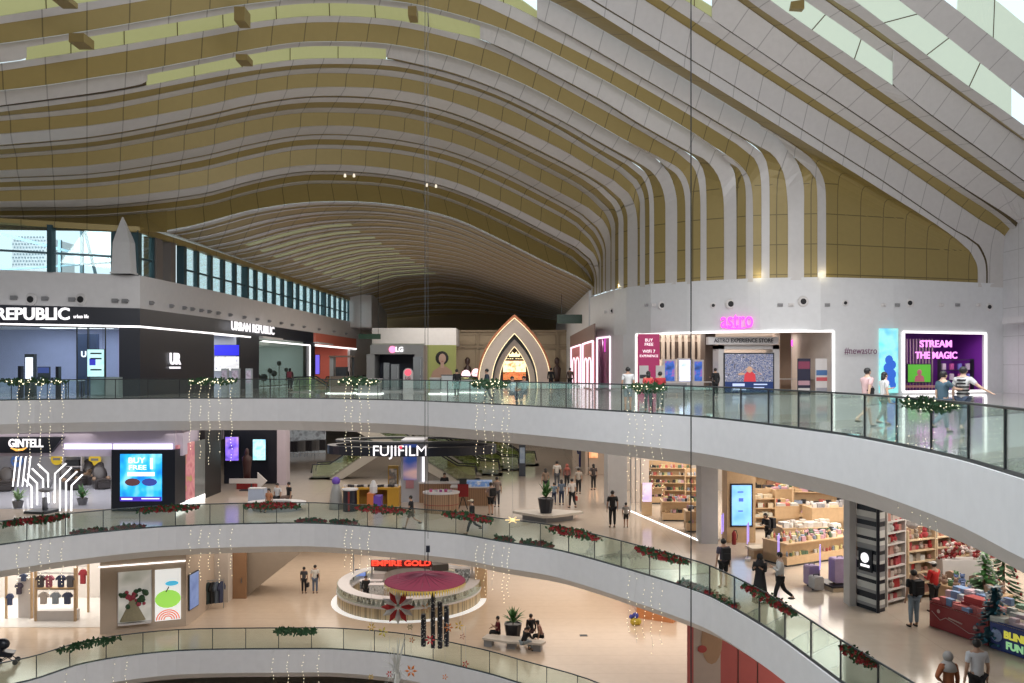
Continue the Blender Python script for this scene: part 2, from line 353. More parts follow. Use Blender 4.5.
w22n = E(0, 155, 100, 146, 200, 127.6, 250, 116.5, 300, 109, 350, 108.6, 400, 112.4, 450, 124, 500, 144, 560, 174, 583, 187, 600, 200, 610, 211, 615, 224, 615, 238, 615, 290)
w22f = E(0, 158, 100, 150, 200, 131.5, 250, 120.5, 300, 113, 350, 113, 400, 116.8, 450, 128.5, 500, 148.7, 560, 178.5, 580, 190, 596, 203, 606, 215, 611, 228, 611.5, 240, 611.5, 290)
W3n = E(0, 171, 100, 164.7, 200, 148, 250, 136, 300, 127.5, 350, 126.5, 400, 132, 450, 142.5, 500, 161.8, 560, 193, 588, 208, 601, 218, 608, 229, 610.5, 240, 610.5, 252, 610.5, 291)
W3f = E(0, 177.5, 100, 172.5, 200, 156, 250, 144, 300, 135, 350, 134.5, 400, 140, 450, 151, 500, 170.5, 560, 201, 583, 214.5, 597, 227, 604, 240, 606, 251, 606, 262, 606, 292)
w13n = E(0, 178.8, 100, 173.8, 200, 157.5, 250, 145.5, 300, 136.5, 350, 136, 400, 141.3, 450, 152.5, 500, 172, 560, 202.5, 582, 215.5, 595, 228, 602.5, 241, 605, 252, 605, 263, 605, 292)
w13f = E(0, 182.2, 100, 177.3, 200, 161, 250, 149, 300, 140, 350, 140, 400, 145, 450, 156, 500, 175.5, 560, 206, 580, 218.5, 593, 231, 600.5, 244, 603, 254, 603, 266, 603, 293)
w23n = E(0, 188, 100, 183, 200, 168, 250, 155.5, 300, 146, 350, 145.8, 400, 150.5, 450, 162, 500, 182.7, 560, 213, 578, 224, 590.5, 236, 598, 249, 601, 260, 601, 270, 601, 294)
w23f = E(0, 190.6, 100, 186, 200, 171, 250, 159, 300, 149.5, 350, 149.3, 400, 154, 450, 165.5, 500, 186, 560, 216.5, 577, 227, 589, 239, 596.5, 252, 599.5, 262, 599.5, 272, 599.5, 294)
W4n = E(0, 202, 100, 199, 200, 187, 250, 174.5, 300, 166, 350, 165.5, 400, 170.5, 450, 181, 500, 201.4, 560, 231.5, 582, 243, 593, 253, 598, 264, 599, 273, 599, 280, 599, 294)
W4f = E(0, 207.5, 100, 205.7, 200, 194, 250, 181, 300, 171.7, 350, 171.3, 400, 176.5, 450, 188, 500, 208.6, 560, 239, 580, 249.5, 590, 258.5, 595.5, 270, 597, 278, 597, 285, 597, 295)
w14n = E(0, 208.5, 100, 206.7, 200, 195, 250, 182, 300, 172.7, 350, 172.3, 400, 177.5, 450, 189, 500, 209.8, 560, 240, 579, 250.5, 589, 259.5, 594.5, 271, 596, 279, 596, 286, 596, 295)
w14f = E(0, 211, 100, 209, 200, 198, 250, 184.7, 300, 175.3, 350, 175, 400, 180, 450, 191.5, 500, 212.2, 560, 242.5, 578, 253, 587.5, 262, 593, 273, 594.5, 281, 594.5, 288, 594.5, 295)
w24n = E(0, 216.5, 100, 215, 200, 204.7, 250, 191.5, 300, 182, 350, 181.6, 400, 186.3, 450, 199, 500, 220.5, 560, 250.5, 577, 260, 586, 269, 591, 278, 592.5, 284, 592.5, 290, 592.5, 296)
w24f = E(0, 219, 100, 217.3, 200, 207, 250, 194, 300, 184.5, 350, 184, 400, 188.7, 450, 201.5, 500, 223, 560, 253, 576, 262.5, 585, 271.5, 589.5, 280, 591, 286, 591, 291, 591, 296)
# (edge, plane) ordered near -> far
D_ = planeD
PL = [(Wm5n, 31.0), (Wm5f, 32.2), (w1m5n, 33.2), (w1m5f, 34.0), (Wm4n, 34.6), (Wm4f, 35.9), (w1m4n, 36.1), (w1m4f, 37.0), (Wm3n, 37.8),
      (Wm3f, 39.2), (w1m3n, 39.4), (w1m3f, 40.1), (Wm2n, D_(1018)), (Wm2f, D_(988)), (w1m2n, D_(986)), (w1m2f, D_(978))]
off = Vector((0, 0.05, 0.05))
def solid(name, A, B, DA, DB, m, x0=None, x1=None, th=0.06):
    a = edge3(A, DA, x0, x1); b = edge3(B, DB, x0, x1)
    return struct_child(name, MB().strip(a, b, (0, th, th)), m)
CEIL = thing('ceiling', None, None); CEIL['kind'] = 'structure'
def struct_child(name, mb, m): return obj(name, mb, m, CEIL, smooth=False)
def rib(A, B, DA, DB, **k): solid('white_rib', A, B, DA, DB, M_RIB, **k)
D5, D3_ = PL, None
rib(Wm5n, Wm5f, 31.0, 32.2); rib(w1m5n, w1m5f, 33.2, 34.0)
rib(Wm4n, Wm4sky, 34.6, 35.4, x1=897); rib(Wm4n, Wm4f, 34.6, 35.9, x0=893); rib(w1m4n, w1m4f, 36.1, 37.0)
rib(Wm3n, Wm3f, 37.8, 39.2, x0=712); rib(w1m3n, w1m3f, 39.4, 40.1)
rib(Wm2n, Wm2f, D_(1018), D_(988)); rib(w1m2n, w1m2f, D_(986), D_(978))
rib(Wm1n, Wm1f, D_(804), D_(788), x0=537); rib(spm1n, spm1f, D_(826), D_(817.6)); rib(w1m1n, w1m1f, D_(769.5), D_(761.5))
rib(W0n, W0sky, D_(736), D_(731), x0=22, x1=482); rib(W0n, W0f, D_(736), D_(724), x1=26); rib(W0n, W0f2, D_(736), D_(724), x0=480)
rib(sp0n, sp0f, D_(753), D_(746)); rib(w10n, w10f, D_(706.5), D_(700.5))
rib(W1n, W1sky, D_(677), D_(672), x0=146, x1=386); rib(W1n, W1f, D_(677), D_(665.5), x1=147); rib(W1n, W1f2, D_(677), D_(665.5), x0=386)
rib(sp1n, sp1f, D_(691), D_(685.5)); rib(w11n, w11f, D_(654), D_(649.5)); rib(w21n, w21f, D_(645), D_(640))
rib(W2n, W2f, D_(637.5), D_(627.6)); rib(w12n, w12f, D_(623.5), D_(618.5)); rib(w22n, w22f, D_(615), D_(611.5))
rib(W3n, W3f, D_(610.5), D_(606)); rib(w13n, w13f, D_(605), D_(603)); rib(w23n, w23f, D_(601), D_(599.5))
rib(W4n, W4f, D_(599), D_(597)); rib(w14n, w14f, D_(596), D_(594.5)); rib(w24n, w24f, D_(592.5), D_(591))
# gold field between (and behind) the ribs
def shift(P): return [p+off for p in P]
def sheet(name, edges, m, x0=None, x1=None):
    rows = [shift(edge3(A, D, x0, x1)) for A, D in edges]
    return struct_child(name, MB().grid(rows), m)
ov1 = [p for p in Wm1n if p[0] < 760]+spm1n; full0 = [p for p in W0n if p[0] < 691]+sp0n; full1 = [p for p in W1n if p[0] < 629]+sp1n
sheet('gold_panel', [(w1m5f, 34.0), (Wm4n, 34.6)], M_GOLD, x0=820)
sheet('gold_panel', [(w1m4f, 37.0), (Wm3n, 37.8)], M_GOLD, x0=700)
sheet('gold_panel', [(w1m3f, 40.1), (Wm2n, D_(1018))], M_GOLD, x0=575)
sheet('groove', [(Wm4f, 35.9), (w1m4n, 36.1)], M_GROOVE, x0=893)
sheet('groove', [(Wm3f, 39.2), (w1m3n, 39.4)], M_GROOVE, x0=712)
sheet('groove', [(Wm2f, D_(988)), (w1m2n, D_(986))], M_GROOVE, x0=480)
sheet('gold_panel', [(w1m2f, D_(978)), (ov1, D_(826))], M_GOLD, x0=475)
sheet('gold_panel', [(Wm1f, D_(788)), (w1m1n, D_(769.5))], M_GOLD, x0=537)
sheet('gold_panel', [(w1m1f, D_(761.5)), (full0, D_(753))], M_GOLD)
sheet('gold_panel', [(W0f2, D_(724)), (w10n, D_(706.5))], M_GOLD, x0=481)
sheet('gold_panel', [(w10f, D_(700.5)), (full1, D_(691))], M_GOLD)
sheet('gold_panel', [(W1f2, D_(665.5)), (w11n, D_(654))], M_GOLD, x0=387)
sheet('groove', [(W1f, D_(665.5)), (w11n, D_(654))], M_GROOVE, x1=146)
for (spf, Wn_, x_, Da, Db) in ((spm1f, Wm1n, 790, D_(817.6), D_(804)), (sp0f, W0n, 722, D_(746), D_(736)), (sp1f, W1n, 660, D_(685.5), D_(677))):
    a_ = [rp(x, y, Da) for x, y in polysample([p for p in catmull(spf, 6) if p[0] >= x_], 24)]
    b_ = [rp(x, y, Db) for x, y in polysample([p for p in catmull(Wn_, 6) if p[0] >= x_], 24)]
    struct_child('gold_panel', MB().grid([shift(a_), shift(b_)]), M_GOLD)
for (e1, d1, e2, d2) in ((w11f, 649.5, w21n, 645), (w21f, 640, W2n, 637.5), (W2f, 627.6, w12n, 623.5), (w12f, 618.5, w22n, 615), (w22f, 611.5, W3n, 610.5), (W3f, 606, w13n, 605),
    (w13f, 603, w23n, 601), (w23f, 599.5, W4n, 599), (W4f, 597, w14n, 596), (w14f, 594.5, w24n, 592.5)):
    sheet('gold_panel', [(e1, D_(d1)), (e2, D_(d2))], M_GOLD)
# skylight strips between the ribs: panel emission stands in for daylight in the wells
def sky_mat(name, a, s):
    m = mat(name, (0.25, 0.26, 0.16), 0.4, emit=a, es=s); nt = m.node_tree; b = nt.nodes['Principled BSDF']
    return line_mat(name+'_panel', a, 0.4, 1.9, 0, 0, 0.03, 0.5) if False else m
M_SKYG = sky_mat('skylight_green_glow', (0.46, 0.48, 0.20), 0.5); M_SKYB = sky_mat('skylight_pale_glow', (0.62, 0.76, 0.68), 0.72)
M_SKYD = sky_mat('skylight_side_glow', (0.40, 0.42, 0.22), 0.30)
def skyl(A, B, DA, DB, m, x0, x1, n=1):
    a = shift(edge3(A, DA, x0, x1)); b = shift(edge3(B, DB, x0, x1))
    mb = MB().strip(a, b, (0, 0.1, 0.1)); struct_child('skylight_glow_panel', mb, m)
    k = max(2, int((a[0]-a[-1]).length/2.4)); fr = MB(); N = len(a)
    for i in range(1, k):
        j = int(i*(N-1)/k); fr.bar(a[j]-off*0.5, b[j]-off*0.5, 0.04, 0.04)
    struct_child('skylight_glazing_bar', fr, M_GROOVE)
skyl(W0sky, w10n, D_(731), D_(706.5), M_SKYG, 25, 482)
skyl(W1sky, w11n, D_(672), D_(654), M_SKYG, 146, 386)
skyl(E(0, -6, 60, -14, 100, -22), w1m1n, D_(786), D_(769.5), M_SKYG, -10, 102)
skyl(E(470, -24, 500, -10, 520, 0, 537, 12), w1m1n, D_(786), D_(769.5), M_SKYG, 470, 537)
skyl(E(676, -14, 700, 0, 713, 8), w1m3n, 38.9, 39.4, M_SKYG, 676, 713)
skyl(Wm4sky, w1m4n, 35.4, 36.1, M_SKYB, 770, 897)
skyl(Wm5f, w1m5n, 32.2, 33.2, M_SKYB, 842, 1012)
skyl(E(960, -20, 995, 0, 1024, 23.5, 1100, 80), Wm5n, 29.6, 31.0, M_SKYB, 958, 1100)
# small brown maintenance boxes across the skylights
def sbox(px, py, D, w, h):
    p = rp(px, py, D); u = D/FP
    struct_child('gantry_box', MB().box(p.x-w*u/2, p.x+w*u/2, p.y-0.4, p.y+0.5, p.z-h*u/2, p.z+h*u/2), mat('bronze_box', (0.25, 0.18, 0.06), 0.5))
for a in ((81, 41, 46, 12, 7), (242, 17, 46, 9, 12), (244, 60, 49, 10, 5), (413, 14, 46, 8, 9), (64, 1, 43, 12, 4), (795, 6, 36, 16, 14)): sbox(*a)
# spotlights on the ribs
for (px, py, D) in ((345, 177, 58), (354, 177, 58), (427, 186.5, 58.5), (436, 187.5, 58.5), (645, 40.5, 43), (654, 46, 43)):
    p = rp(px, py, D-0.6)
    struct_child('spotlight', MB().lathe([(0.04, 0.2), (0.07, 0.14), (0.08, 0), (0.02, -0.02)], 8, p), glow('spot_lens', (1, 0.9, 0.7), 0.9))
# ---- far wing of the roof: the same ribs running on over the corridor to the back
W5 = [(165, 232), (190, 227.5), (220, 219.5), (250, 211.5), (300, 204), (350, 202.5), (400, 206.7), (450, 218), (487, 233.7), (552, 266), (580, 279), (600, 292)]
D5_ = 64.9
w5a = edge3(W5, D5_, N1=49, N2=1)[:49]
def resample3(P, n):
    L = [0]
    for p, q in zip(P, P[1:]): L.append(L[-1]+(q-p).length)
    out = []; j = 0
    for i in range(n):
        t = L[-1]*i/(n-1)
        while j < len(P)-2 and L[j+1] < t: j += 1
        u = min(1, max(0, (t-L[j])/max(1e-9, L[j+1]-L[j]))); out.append(P[j].lerp(P[j+1], u))
    return out
w5a = resample3(w5a, 49)
back = [Vector((lerp(-19.6, 7.2, i/48), lerp(120, 123, i/48), 8.3+0.8*math.sin(PI*i/48))) for i in range(49)]
mid = [Vector((lerp(-20.0, 7.0, i/48), lerp(104, 112, i/48), interp([(0, 10.2), (0.1, 10.8), (0.25, 12.1), (0.4, 12.5), (0.55, 12.0), (0.75, 10.4), (0.93, 8.9), (1, 8.2)], i/48))) for i in range(49)]
def far_row(u):
    out = []
    for a, m, b in zip(w5a, mid, back):
        y = lerp(a.y, b.y, u); t = (y-a.y)/(m.y-a.y)
        out.append(a.lerp(m, t) if t <= 1 else m.lerp(b, (y-m.y)/(b.y-m.y)))
    return out
NF = 20; K = NF*3
M_GOLDF = line_mat('gold_panel_far', (0.40, 0.30, 0.115), 0.36, 1.9, 0, 0, 0.03, 0.4, 0.25)
struct_child('gold_panel', MB().grid([[p+Vector((0, 0, 0.07)) for p in far_row(k/K)] for k in range(K+1)]), M_GOLDF)
for k in range(NF):
    u = k/NF
    for (a, b, th) in ((0.0, 0.20, 0.04), (0.42, 0.48, 0.02)):
        struct_child('white_rib', MB().strip(far_row(u+a/NF), far_row(u+b/NF), (0, 0, th)), M_RIB)
for k in range(2, 13):            # panel emission for skylight glow between the far ribs, left half only
    u = k/NF; q0 = int(3+k*0.2); q1 = int(15+k*0.5)
    A = [p+Vector((0, 0, 0.03)) for p in far_row(u+0.60/NF)[q0:q1]]; B = [p+Vector((0, 0, 0.03)) for p in far_row(u+0.84/NF)[q0:q1]]
    struct_child('skylight_glow_panel', MB().strip(A, B, (0, 0, 0.05)), M_SKYD)
# closing strip between w24 and the first far rib
a = shift(edge3(w24f, D_(591), x0=165, x1=590))
struct_child('gold_panel', MB().grid([resample3(a, 49), [p+Vector((0, 0, 0.08)) for p in w5a]]), M_GOLD)
# eave strip from the last ribs down to the head of the left glazing
ex = [-16, 20, 50, 80, 110, 140, 167]
eave = [at(x, 230+(x-0)*0.012, interp([(-16, 48.6), (140, 51.4), (167, 53)], x)) for x in ex]
w24c = catmull(w24f, 6)
top = [rp(x, interp(w24c, x)-1, D_(591)) for x in ex]
struct_child('gold_panel', MB().grid([top, eave]), M_GOLD)
_A = [far_row(k/K)[0] for k in range(K+1)]
struct_child('eave_panel', MB().grid([[p+Vector((0.1, 0, 0.05)) for p in _A], [Vector((p.x-2.6, p.y, 10.6)) for p in _A]]), M_GOLDF)
# ---------------------------------------------------------------- slabs, fascias, balustrades
def spline(P, n=5): return catmull(P, n)
def edge_pts(L, zf, pre, post):
    return spline(pre+[(fl(x, y, zf).x, fl(x, y, zf).y) for x, y in L]+post, 5)
EDGE3 = edge_pts([(0, 402), (88, 400.7), (176, 400), (300, 400), (400, 402), (500, 406.5), (600, 412.5), (676, 417.5), (724, 422), (793, 431), (856, 440.5), (947, 460.5), (1024, 484)], F3,
                 [(-37, 14), (-36, 24), (-32, 33)], [(7.4, 10.5), (7.3, 8.0), (7.6, 5.0)])
EDGE2 = edge_pts([(0, 547), (88, 535.5), (176, 528), (300, 525), (367, 528.5), (455, 536), (500, 543.6), (550, 551), (588, 560.5), (624, 571), (676, 587), (711, 600), (770.5, 635), (835, 683)], F2,
                 [(-36, 12), (-34.5, 20), (-30, 28)], [(8.6, 16.5), (8.0, 11), (5.5, 6)])
EDGE1 = edge_pts([(29, 683), (88, 664.6), (176, 653), (300, 651), (340, 651.5), (407, 658), (480, 674), (520, 686)], F1,
                 [(-35, 12), (-33.5, 22), (-28, 31)], [(3.6, 34), (5.6, 29.5), (7.3, 24), (8.0, 17), (7.8, 11), (5, 5)])
EDGE0 = [(x*0.99, y) for x, y in EDGE1]
def off_curve(P, d):
    out = []
    for i, (x, y) in enumerate(P):
        a = P[max(i-1, 0)]; b = P[min(i+1, len(P)-1)]; tx, ty = b[0]-a[0], b[1]-a[1]; L = math.hypot(tx, ty) or 1
        out.append((x-ty/L*d, y+tx/L*d))     # + = away from the void
    return out
def slab(nm, Eg, zf, thick, vert, mfl):
    mb = MB(); O = [(-60, P) for P in ()]
    # floor: ruled surface from the curved edge out to a far outline
    n = len(Eg); out = []
    for i, (x, y) in enumerate(Eg):
        t = i/(n-1)
        if t < 0.12: out.append((-60, lerp(6, 40, t/0.12)))
        elif t < 0.2: out.append((-60, lerp(40, 130, (t-0.12)/0.08)))
        elif t < 0.66: out.append((lerp(-60, 45, (t-0.2)/0.46), 130))
        elif t < 0.8: out.append((45, lerp(130, 50, (t-0.66)/0.14)))
        else: out.append((45, lerp(50, 2, (t-0.8)/0.2)))
    mb.grid([[(x, y, zf) for x, y in Eg], [(x, y, zf) for x, y in out]], flip=True)
    fo = struct('floor', mb, mfl)
    fa = MB(); e2 = off_curve(Eg, 0.55)
    fa.grid([[(x, y, zf+0.06) for x, y in Eg], [(x, y, zf-vert) for x, y in Eg]])
    fa.grid([[(x, y, zf-vert) for x, y in Eg], [(x, y, zf-thick) for x, y in e2]])
    e3 = off_curve(Eg, 0.12)
    fa.grid([[(x, y, zf+0.06) for x, y in e3], [(x, y, zf+0.06) for x, y in Eg]])
    fa.grid([[(x, y, zf+0.0) for x, y in e3], [(x, y, zf+0.06) for x, y in e3]])
    obj('slab_fascia', fa, M_FASCIA, fo)
    so = MB().grid([[(x, y, zf-thick) for x, y in e2], [(x, y, zf-thick) for x, y in out]])
    obj('slab_soffit', so, M_WHITE, fo)
    return fo
M_FL3 = line_mat('polished_stone_upper', (0.50, 0.47, 0.44), 0.07, 2.4, 2.4, 0, 0.01, 0.85, spec=0.8)
M_FL2 = line_mat('polished_stone_middle', (0.52, 0.445, 0.37), 0.12, 2.4, 2.4, 0, 0.01, 0.85, spec=0.6)
M_FL1 = line_mat('banded_stone_lower', (0.60, 0.475, 0.36), 0.18, 0, 1.2, 0, 0.02, 0.9, spec=0.5)
slab('upper', EDGE3, F3, 1.65, 1.12, M_FL3); slab('middle', EDGE2, F2, 1.45, 1.05, M_FL2); slab('lower', EDGE1, F1, 1.45, 1.05, M_FL1)
struct('floor', MB().box(-60, 45, 2, 130, F0-0.2, F0), M_FL1)

def walk(P, step, s0=0.0, s1=None):
    L = [0]
    for a, b in zip(P, P[1:]): L.append(L[-1]+math.hypot(b[0]-a[0], b[1]-a[1]))
    out = []; t = s0; j = 0; s1 = s1 or L[-1]
    while t <= s1+1e-6:
        while j < len(P)-2 and L[j+1] < t: j += 1
        u = (t-L[j])/max(1e-9, L[j+1]-L[j]); out.append((lerp(P[j][0], P[j+1][0], u), lerp(P[j][1], P[j+1][1], u))); t += step
    return out
M_RAIL = mat('dark_handrail', (0.06, 0.07, 0.075), 0.35, 0.6)
M_POST = mat('post_steel', (0.05, 0.055, 0.06), 0.35, 0.6)
RAILC = {}
def balustrade(Eg, zf, label, h=1.1, step=1.6, far=46):
    P = off_curve(Eg, 0.10); RAILC[zf] = P
    pts = [p for p in walk(P, step)]
    pts = [p for p in pts if p[1] > 5]
    mid = pts[len(pts)//2]
    t = thing('glass_balustrade', label, 'balustrade', (mid[0], mid[1], zf))
    O = Vector((mid[0], mid[1], zf))
    for i, (a, b) in enumerate(zip(pts, pts[1:])):
        A = Vector((a[0], a[1], zf))-O; B = Vector((b[0], b[1], zf))-O; d = (B-A).normalized()*0.012; nrm = Vector((-d.y, d.x, 0)).normalized()*0.012
        mb = MB().strip([A+d+Vector((0, 0, .07)), A+d+Vector((0, 0, h-.03))], [B-d+Vector((0, 0, .07)), B-d+Vector((0, 0, h-.03))], nrm)
        if i < 99: obj('glass_panel', mb, M_GLASS, t)
        near = A.y+O.y < 30
        if i < 99: obj('post', MB().bar(A+Vector((0, 0, .06)), A+Vector((0, 0, h-0.02)), 0.035 if near else 0.03), M_POST, t)
    obj('handrail', MB().tube([Vector((x, y, zf+h))-O for x, y in P if y > 5], 0.028, 6), M_RAIL, t, smooth=True)
    obj('base_channel', MB().tube([Vector((x, y, zf+.07))-O for x, y in P if y > 5], 0.05, 4), M_POST, t)
    return t
balustrade(EDGE3, F3, 'glass balustrade with dark posts along the top promenade level')
balustrade(EDGE2, F2, 'glass balustrade hung with red flower garlands around the middle level')
balustrade(EDGE1, F1, 'lowest glass balustrade, curving around the bottom void')

# ---------------------------------------------------------------- right-hand curved shop front (astro)
def fpt(px, z, back=0.0):
    d = interp(FAC, px)+back; return Vector(((px-CX)/FP*interp(FAC, px), d, z))
def fac_piece(p0, p1, z0, z1, th=0.35, back=0.0, mb=None):
    mb = mb or MB(); n = max(2, int((p1-p0)/12)+1); xs = [lerp(p0, p1, i/(n-1)) for i in range(n)]
    return mb.strip([fpt(x, z1, back) for x in xs], [fpt(x, z0, back) for x in xs], (0, th, 0))
w = MB()
fac_piece(590, 1003, 4.06, ZB, mb=w)
fac_piece(610, 636, 0, 4.06, mb=w); fac_piece(833, 902, 0, 4.06, mb=w); fac_piece(985, 1003, 0, 4.06, mb=w); fac_piece(902, 985, 0, 0.16, mb=w); fac_piece(590, 596, 0, 4.06, mb=w)
struct('wall_right', w, mat('shopfront_white', (0.66, 0.67, 0.69), 0.4))
# vertical line between the two white zones
obj_dummy = None
def outline(px0, px1, z0, z1, m, wd=0.13, sides='LRT', name='light_border', proud=0.08):
    mb = MB()
    if 'L' in sides: mb.bar(fpt(px0, z0, -proud), fpt(px0, z1, -proud), wd)
    if 'R' in sides: mb.bar(fpt(px1, z0, -proud), fpt(px1, z1, -proud), wd)
    n = 6
    for s, z in (('T', z1), ('B', z0)):
        if s in sides:
            xs = [lerp(px0, px1, i/n) for i in range(n+1)]
            for a, b in zip(xs, xs[1:]): mb.bar(fpt(a, z, -proud), fpt(b, z, -proud), wd)
    return mb
def frame_thing(px0, px1, z0, z1, m, sides, label, cat='light border', name='light_border', wd=0.13):
    return obj(name, outline(px0, px1, z0, z1, m, wd, sides), m, None, label=label, cat=cat)
frame_thing(636, 833, 0.03, 4.0, M_LINE, 'LRT', 'white line light framing the wide shop entrance with the big screen')
frame_thing(903, 985, 0.16, 4.0, M_LINE, 'LRTB', 'white line light framing the purple display window on the right')
frame_thing(597, 610, 0.1, 4.0, M_PINKL, 'LRT', 'pinkish line light around the narrow corner display window')

def room(px0, px1, depth, zc, mw, mf, mc, back_off=0.35, x_in=0.0):
    """interior behind an opening of the curved front: side walls, back wall, floor finish, ceiling"""
    a = fpt(px0, 0, back_off); b = fpt(px1, 0, back_off); yb = max(a.y, b.y)+depth
    mb = MB().box(a.x-0.2, a.x, a.y, yb, 0, zc).box(b.x, b.x+0.2, b.y, yb, 0, zc).box(a.x-0.2, b.x+0.2, yb, yb+0.2, 0, zc)
    struct('wall_shop', mb, mw); n = 8; xs = [lerp(px0, px1, i/n) for i in range(n+1)]; fr = [fpt(x, zc, back_off+0.02) for x in xs]; bk = [Vector((p.x, yb, zc)) for p in fr]
    struct('ceiling_shop', MB().strip(fr, bk, (0, 0, 0.2)), mc)
    struct('floor_shop', MB().strip([Vector((p.x, p.y-0.3, 0.004)) for p in fr], [Vector((p.x, p.y, 0.004)) for p in bk], (0, 0, 0.008)), mf)
    return a, b, yb
M_WARMW = mat('warm_wall', (0.6, 0.53, 0.48), 0.6)
a, b, yb = room(636, 833, 9, 4.2, M_WARMW, mat('shop_floor', (0.5, 0.43, 0.37), 0.12), M_WHITE)
area('shop_light', ((a.x+b.x)/2, a.y+4, 4.1), 11, 7, 900, WARM)
a, b, yb = room(903, 985, 4, 4.2, mat('purple_wall', (0.20, 0.03, 0.36), 0.5), mat('window_floor', (0.35, 0.2, 0.2), 0.4), mat('purple_ceiling', (0.1, 0.03, 0.12), 0.5))
area('window_light', ((a.x+b.x)/2, a.y+2, 4.0), 4, 3, 110, (1.0, 0.75, 0.95))
a, b, yb = room(597, 610, 2.5, 4.2, mat('mauve_wall', (0.45, 0.25, 0.35), 0.5), M_WARMW, M_WHITE, back_off=0.4)
point('window_light', (a.x+0.6, a.y+1.2, 3.7), 35, (1, 0.7, 0.85))
# white side wall at the far right, panelled, reaching towards the viewer
r0 = fpt(1003, 0)
struct('wall_side', MB().box(r0.x, r0.x+0.4, 36, r0.y+1, 0, 16), line_mat('side_panel_wall', (0.60, 0.60, 0.62), 0.4, 0, 1.8, 1.9, 0.02, 0.7))
struct('trim_1', MB().box(r0.x-1.2, r0.x, 44, r0.y-2, 4.55, 4.95), M_WHITE)
# corridor right wall running back from the corner of the front
c0 = fpt(590, 0)
struct('wall_corridor_right', MB().box(c0.x-0.1, c0.x+0.35, c0.y, 122, 0, ZB+0.6), M_WHITE)

# ---------------------------------------------------------------- left-hand block: black shop front, white band, clerestory
LP = [(-16, 47.8), (0, 48.5), (140, 51.5), (214, 62), (300, 83), (372, 117)]
LPW = [((px-CX)/FP*d, d) for px, d in LP]
def lpt(px, z, back=0.0):
    """point on the left front seen at image column px, height z"""
    k = (px-CX)/FP
    for (x0, y0), (x1, y1) in zip(LPW, LPW[1:]):
        den = (x1-x0)-k*(y1-y0)
        t = (k*y0-x0)/den
        if -1e-6 <= t <= 1+1e-6 or (x0, y0) == LPW[-2]:
            nx, ny = -(y1-y0), (x1-x0); L = math.hypot(nx, ny)
            return Vector((x0+(x1-x0)*t+nx/L*back, y0+(y1-y0)*t+ny/L*back, z))
    return Vector((k*LPW[0][1], LPW[0][1]+back, z))
def lpiece(p0, p1, z0, z1, th=0.3, back=0.0, mb=None):
    mb = mb or MB(); xs = sorted(set([p0, p1]+[p for p, d in LP if p0 < p < p1]))
    fr = [lpt(x, 0, back) for x in xs]; bk = [lpt(x, 0, back+th) for x in xs]
    n = len(xs); vs = []; fs = []
    for f, b_ in zip(fr, bk): vs += [(f.x, f.y, z0), (f.x, f.y, z1), (b_.x, b_.y, z1), (b_.x, b_.y, z0)]
    for i in range(n-1):
        for k in range(4): fs.append((i*4+k, i*4+(k+1) % 4, i*4+4+(k+1) % 4, i*4+4+k))
    fs += [(3, 2, 1, 0), tuple(n*4-4+k for k in range(4))]
    return mb.add(vs, fs)
struct('wall_left', lpiece(-16, 372, 5.3, 7.3, th=0.6), mat('band_white', (0.60, 0.59, 0.60), 0.5))
struct('trim_2', lpiece(-16, 374, 9.9, 10.25, th=0.5), M_GOLD)
# wall closing the end of the clerestory
e = lpt(372, 0)
# upper window strips
GL = mat('teal_mullion', (0.05, 0.10, 0.12), 0.4, 0.4)
wi = 0
def glazing(p0, p1, step_m, label_kind):
    global wi
    a = lpt(p0, 0, 0.3); b = lpt(p1, 0, 0.3); L = (b-a).length; n = max(1, int(L/step_m)); d = (b-a)/n
    wi += 1
    w_ = struct('window_%d' % wi, MB().bar(a+Vector((0, 0, 8.4)), b+Vector((0, 0, 8.4)), 0.10, 0.12), GL)
    for i in range(n+1):
        p = a+d*i; obj('mullion', MB().cbox((p.x, p.y, 8.65), 0.26 if i % 5 else 0.5, 0.5, 2.75), GL, w_)
    nrm = Vector((-d.y, d.x, 0)).normalized()*0.02
    obj('glass_pane', MB().strip([a+Vector((0, 0, 7.3)), a+Vector((0, 0, 10))], [b+Vector((0, 0, 7.3)), b+Vector((0, 0, 10))], nrm), M_PANE, w_)
glazing(-14, 115, 2.45, 0); glazing(136, 158, 1.5, 0); glazing(186, 352, 2.35, 0)
# wide grey columns and the white tapering pylon between the windows
struct('trim_3', MB().cbox((lpt(161, 0, 0.5).x, lpt(161, 0, 0.5).y, 8.6), 0.8, 1.0, 2.8).cbox((lpt(174, 0, 0.5).x, lpt(174, 0, 0.5).y, 8.6), 0.9, 0.8, 2.8), mat('taupe_column', (0.16, 0.14, 0.13), 0.5))
p = lpt(127, 0, 0.2)
pp = thing('pylon', 'white tapering pointed pylon rising between the left clerestory windows', 'pylon', (p.x, p.y-0.3, 7.31))
vs = []
for z, wx, wy, ox in ((0, 0.58, 0.5, 0), (1.9, 0.50, 0.4, -0.03), (2.7, 0.28, 0.2, -0.08), (3.45, 0.03, 0.03, -0.12)):
    vs += [(ox-wx, -wy, z), (ox+wx, -wy, z), (ox+wx, wy, z), (ox-wx, wy, z)]
fs = [(k*4+i, k*4+(i+1) % 4, k*4+4+(i+1) % 4, k*4+4+i) for k in range(3) for i in range(4)]+[(3, 2, 1, 0), (12, 13, 14, 15)]
obj('shaft', MB().add(vs, fs), M_WHITE, pp); obj('foot', MB().box(-0.65, 0.65, -0.55, 0.55, 0.0, 0.1), M_WHITE, pp)
# end wall of the hall above the shops and the white bulkhead
struct('wall_back', MB().box(-22, 8, 121, 121.5, 0, 14), mat('end_wall', (0.2, 0.15, 0.07), 0.6))
struct('wall_clerestory_end', MB().box(-19.9, -17.2, 104, 117, 6.6, 10.6), M_WHITE)
